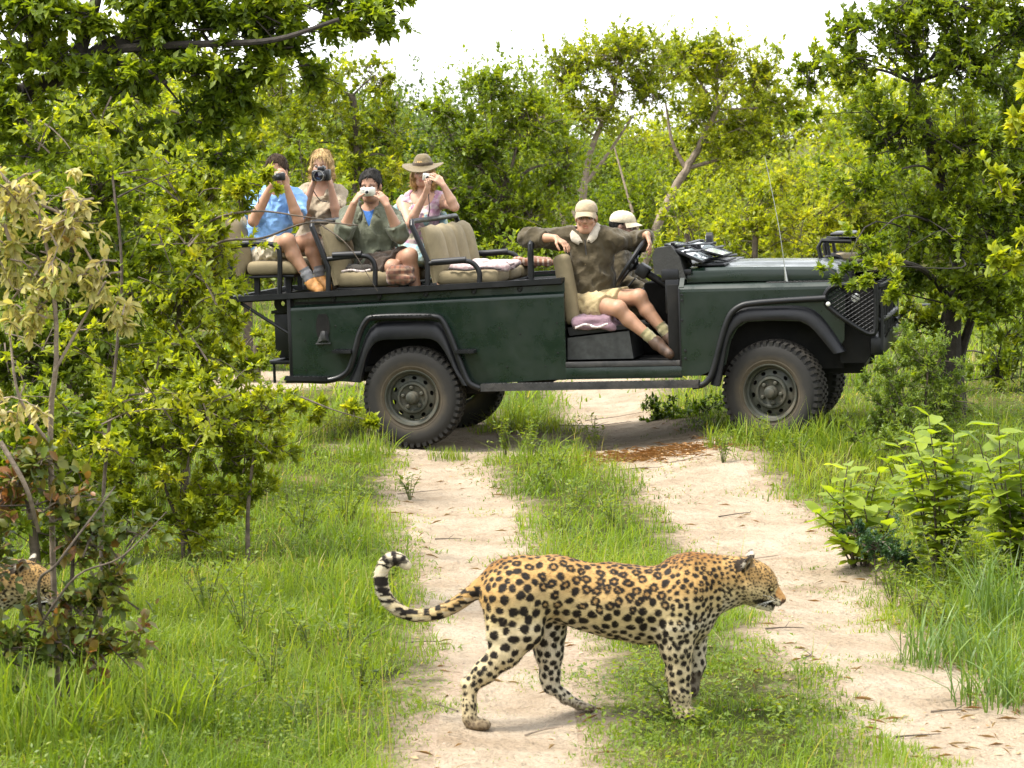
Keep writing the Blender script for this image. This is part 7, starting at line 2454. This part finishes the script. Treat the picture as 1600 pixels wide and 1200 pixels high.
def tuft(label, px, Y, n, h, rad_, seed, m=None, w=.004, lean=.5):
    r = np.random.RandomState(seed)
    b = foot(px, Y)
    a, q = r.uniform(0, 6.28, n), rad_ * np.sqrt(r.uniform(0, 1, n))
    P = np.stack([np.cos(a) * q, np.sin(a) * q, np.full(n, -.01)], 1)
    V, F, v = blades(P, h * r.uniform(.5, 1.15, n), w * r.uniform(.6, 1.3, n), np.clip(r.normal(.5, .2, n), 0, .9), r, lean, 4)
    me = np_mesh('grass_tuft', V, F); set_v(me, v)
    o = link('grass_tuft', me, None, m or L_REED)
    o.location = b
    tag(o, label, 'grass tuft', None)
    return o

def weed(px, Y, h, nst, seed, label):
    """upright leafy herb"""
    r = np.random.RandomState(seed)
    b = foot(px, Y)
    o = empty('leafy_weed', b)
    tag(o, label, 'weed', 'leafy weeds in the grass')
    P, D, N = [], [], []
    t = MB()
    for i in range(nst):
        tip = np.array([r.normal(0, h * .35), r.normal(0, h * .35), h * r.uniform(.6, 1.1)])
        t.tube([(0, 0, -.02), tip * .5 + np.array([0, 0, .03]), tip], [.003, .0015], 4)
        for k in range(int(9 + h * 30)):
            f = r.uniform(.25, 1)
            P.append(tip * f + np.array([0, 0, .03 * f])); az = r.uniform(0, 6.28)
            D.append([math.cos(az), math.sin(az), r.uniform(-.1, .7)]); N.append([r.normal(0, .3), r.normal(0, .3), 1])
    n = len(P)
    ln = r.uniform(.022, .05, n) * (.7 + h)
    V, F, k = leaf_arrays(np.array(P), np.array(D), np.array(N), ln, ln * .5)
    me = np_mesh('leaves', V, F); set_v(me, np.repeat(np.clip(r.normal(.55, .2, n), 0, 1), k))
    link('leaves', me, o, L_WEED)['kind'] = 'stuff'
    t.build('stems', M_STEM, o)['kind'] = 'stuff'

def build_small():
    tuft('tall blue green grass clump at the right edge below the broad leaves', 1560, 13.3, 220, .42, .22, 1, None, .004, .7)
    tuft('arching blue green grass clump nearer the track on the right', 1500, 12.4, 180, .28, .26, 2, None, .004, .8)
    tuft('fresh blue green grass clump in the lower right corner', 1590, 11.6, 200, .28, .26, 3, None, .004, .8)
    tuft('long bright grass clump in the lower left corner', 40, 10.7, 260, .42, .30, 4, L_GRASS)
    tuft('long grass clump beside the dying brown leaves', 215, 10.9, 200, .36, .25, 5, L_GRASS)
    tuft('dark tufted grass clump behind the tail tip of the leopard', 565, 13.6, 220, .28, .25, 6, L_GRASS)
    for i, (px, Y, h) in enumerate(((1135, 20.15, .20), (1175, 19.95, .24), (1215, 19.9, .22), (1262, 19.85, .26), (1310, 19.7, .3), (1350, 19.5, .3), (700, 20.5, .12), (585, 20.6, .22), (560, 20.3, .25))):
        t_ = tuft('grass tuft growing up against the wheels of the vehicle', px, Y, 120, h, .16, 20 + i, L_GRASS, .003, .5)
        t_['group'] = 'grass tufts by the wheels'
    r = np.random.RandomState(31)
    spots = [(1050, 11.25, .16), (330, 11.4, .22), (250, 10.9, .2), (420, 11.9, .25), (480, 12.6, .22), (380, 12.9, .3), (560, 11.6, .2), (470, 11.0, .16), (130, 10.6, .2),
             (830, 20.2, .32), (790, 20.5, .28), (870, 19.4, .25), (850, 18.4, .2), (1190, 19.6, .22), (1130, 19.3, .2), (900, 17.4, .2), (960, 16.6, .18), (880, 16.2, .2), (1230, 11.0, .10), (1100, 10.8, .10),
             (1440, 13.4, .22), (1480, 13.2, .2), (1520, 12.9, .16), (1420, 14.6, .3), (1470, 14.3, .34), (1530, 14.2, .34), (1590, 14.0, .36), (1500, 15.4, .4), (1560, 15.6, .42), (1440, 15.6, .36), (1610, 15.0, .4), (1400, 14.0, .22), (1560, 13.6, .26), (1450, 16.6, .34), (1520, 17, .4), (1580, 17.4, .45), (1400, 17.2, .3), (640, 18.2, .18), (540, 16.8, .25), (470, 16.2, .3), (610, 14.6, .15), (320, 13.6, .34), (540, 12.6, .22), (1250, 19.2, .18), (930, 20.9, .25)]
    for i, (px, Y, h) in enumerate(spots):
        weed(px, Y, h, 5 + int(h * 14), 100 + i, 'small leafy weed with fresh green leaves growing in the grass')
    # fallen sticks on the sand
    tw = [(655, 18.5, .34, .5), (700, 16.2, .16, 0), (660, 12.9, .18, -.2), (850, 10.9, .16, .2), (690, 11.4, .17, 2.3), (1230, 13.2, .2, .3), (1190, 15.6, .25, .2), (1270, 12.5, .22, 1.4), (1440, 10.9, .2, .2), (1090, 19.6, .4, .15), (1000, 19.3, .3, -.1), (930, 22.6, .6, .05), (960, 23.2, .5, .1), (1500, 11.4, .2, -.3), (1150, 17.2, .22, .4)]
    for i, (px, Y, L, a) in enumerate(tw):
        b = foot(px, Y)
        d = np.array([math.cos(a), math.sin(a), 0]); s_ = np.array([-d[1], d[0], 0])
        pts = [-d * L / 2 + s_ * r.normal(0, .02), s_ * r.normal(0, .05 * L) + np.array([0, 0, .008]), d * L / 2 + np.array([0, 0, .012])]
        pts = [p + np.array([0, 0, gz(b[0] + p[0], b[1] + p[1]) - b[2] + .006]) for p in pts]
        m = MB().tube(catmull(pts, 3), [.0045, .002], 5)
        if i % 2: m.tube([pts[1], pts[1] + s_ * L * .2 + d * L * .2 + np.array([0, 0, .02])], [.0028, .0012], 4)
        o = m.build('fallen_stick', M_BARK if i % 3 else M_BARKP)
        o.location = b
        tag(o, 'thin dry stick lying on the sandy wheel track', 'stick', 'dry sticks on the track')
    # leaf and straw litter
    n = 7000
    x, y = scatter(r, n, 9.5, 24, 1.0, 1.1)
    P2 = np.stack([x, y], -1)
    s = sand_amount(x, y)
    px = 800 + x / y * FPX
    patch = ((np.hypot((px - 1010) / 130, (y - 19.7) / 1.0) < 1) | (np.hypot((px - 1180) / 110, (y - 11.9) / .7) < 1) | (np.hypot((px - 1480) / 150, (y - 11.0) / .6) < 1))
    k = (patch & (r.uniform(0, 1, n) < .85)) | ((s > 0) & (wob(P2, 3.2, 51) > .35) & (r.uniform(0, 1, n) < .35)) | ((s > -.1) & (s < .12) & (r.uniform(0, 1, n) < .35)) | ((s < -.1) & (r.uniform(0, 1, n) < .05))
    x, y = x[k], y[k]; n = len(x)
    q = r.normal(0, 1, (1500, 2))                    # matted reddish straw where the right track passes the vehicle
    sx, sy = on_ground(1020, 712)[0] + q[:, 0] * .30, 20.2 + q[:, 1] * .24
    ns = len(sx)
    x, y = np.concatenate([x, sx]), np.concatenate([y, sy]); n = len(x)
    P = np.stack([x, y, ground_z(x, y) + .006], 1)
    az = r.uniform(0, 6.28, n)
    D = np.stack([np.cos(az), np.sin(az), r.normal(.05, .12, n)], 1)
    N = np.stack([r.normal(0, .3, n), r.normal(0, .3, n), np.ones(n)], 1)
    thin = r.uniform(0, 1, n) < .75
    ln = np.where(thin, r.uniform(.03, .12, n), r.uniform(.02, .045, n)); wd = np.where(thin, .0016, ln * .5)
    V, F, kk = leaf_arrays(P, D, N, ln, wd)
    me = np_mesh('leaf_litter', V, F); set_v(me, np.repeat(np.concatenate([r.uniform(.2, 1, n - ns), r.uniform(0, .45, ns)]), kk))
    o = link('leaf_litter', me, None, L_LITTER); o['kind'] = 'stuff'
    o['label'] = 'dry straw and fallen leaves scattered over the sand'
def build_ground_herbs():
    """low broad leaved ground cover woven through the grass"""
    r = np.random.RandomState(61)
    nc = 7600
    x, y = scatter(r, nc, 9.2, 25)
    P2 = np.stack([x, y], -1)
    k = (sand_amount(x, y) < -.04) & (wob(P2, 2.0, 71) + .5 * wob(P2, 6, 72) > -.05)
    q = (np.stack([x, y, np.zeros_like(x)], 1) - V_O) @ _R
    k &= ~((q[:, 0] > -.5) & (q[:, 0] < 3.2) & (np.abs(q[:, 1]) < .9))
    x, y = x[k], y[k]; n = len(x); m = 14
    h = r.uniform(.03, .15, n)
    C = np.stack([x, y, ground_z(x, y)], 1)
    P = np.repeat(C, m, 0) + np.stack([r.normal(0, .05, n * m), r.normal(0, .05, n * m), np.repeat(h, m) * r.uniform(.15, 1.1, n * m)], 1)
    az = r.uniform(0, 6.28, n * m)
    D = np.stack([np.cos(az), np.sin(az), r.uniform(-.2, .8, n * m)], 1)
    N = np.stack([r.normal(0, .35, n * m), r.normal(0, .35, n * m), np.ones(n * m)], 1)
    ln = r.uniform(.014, .034, n * m)
    V, F, kk = leaf_arrays(P, D, N, ln, ln * r.uniform(.35, .6, n * m))
    me = np_mesh('ground_herbs', V, F)
    set_v(me, np.repeat(np.clip(np.repeat(r.normal(.5, .17, n), m) + r.normal(0, .12, n * m), 0, 1), kk))
    o = link('ground_herbs', me, None, L_WEED); o['kind'] = 'stuff'
    o['label'] = 'low broad leaved weeds woven through the grass'
def build_pebbles():
    r = np.random.RandomState(91)
    n = 1400
    x, y = scatter(r, n, 9.5, 24, 1.0, 1.1)
    k = sand_amount(x, y) > -.02
    x, y = x[k], y[k]; n = len(x)
    T = np.array([[1, 0, 0], [-.5, .87, 0], [-.5, -.87, 0], [.1, .1, .8], [.5, .5, .45]])
    F = np.array([[0, 4, 3], [4, 1, 3], [1, 2, 3], [2, 0, 3], [0, 1, 4]])
    sz = r.uniform(.004, .013, n); a = r.uniform(0, 6.28, n)
    ca, sa = np.cos(a)[:, None], np.sin(a)[:, None]
    V = np.stack([x[:, None] + sz[:, None] * (T[None, :, 0] * ca - T[None, :, 1] * sa), y[:, None] + sz[:, None] * (T[None, :, 0] * sa + T[None, :, 1] * ca), ground_z(x, y)[:, None] - .001 + sz[:, None] * T[None, :, 2]], -1).reshape(-1, 3)
    o = link('pebbles', np_mesh('pebbles', V, (F[None] + (np.arange(n) * 5)[:, None, None]).reshape(-1, 3), False), None, mat('grit', (.26, .20, .15), .9, vary=.5, vscale=20))
    o['kind'] = 'stuff'; o['label'] = 'small pebbles and grit on the sandy track'
build_grass()
build_pebbles()
build_ground_herbs()
build_small()
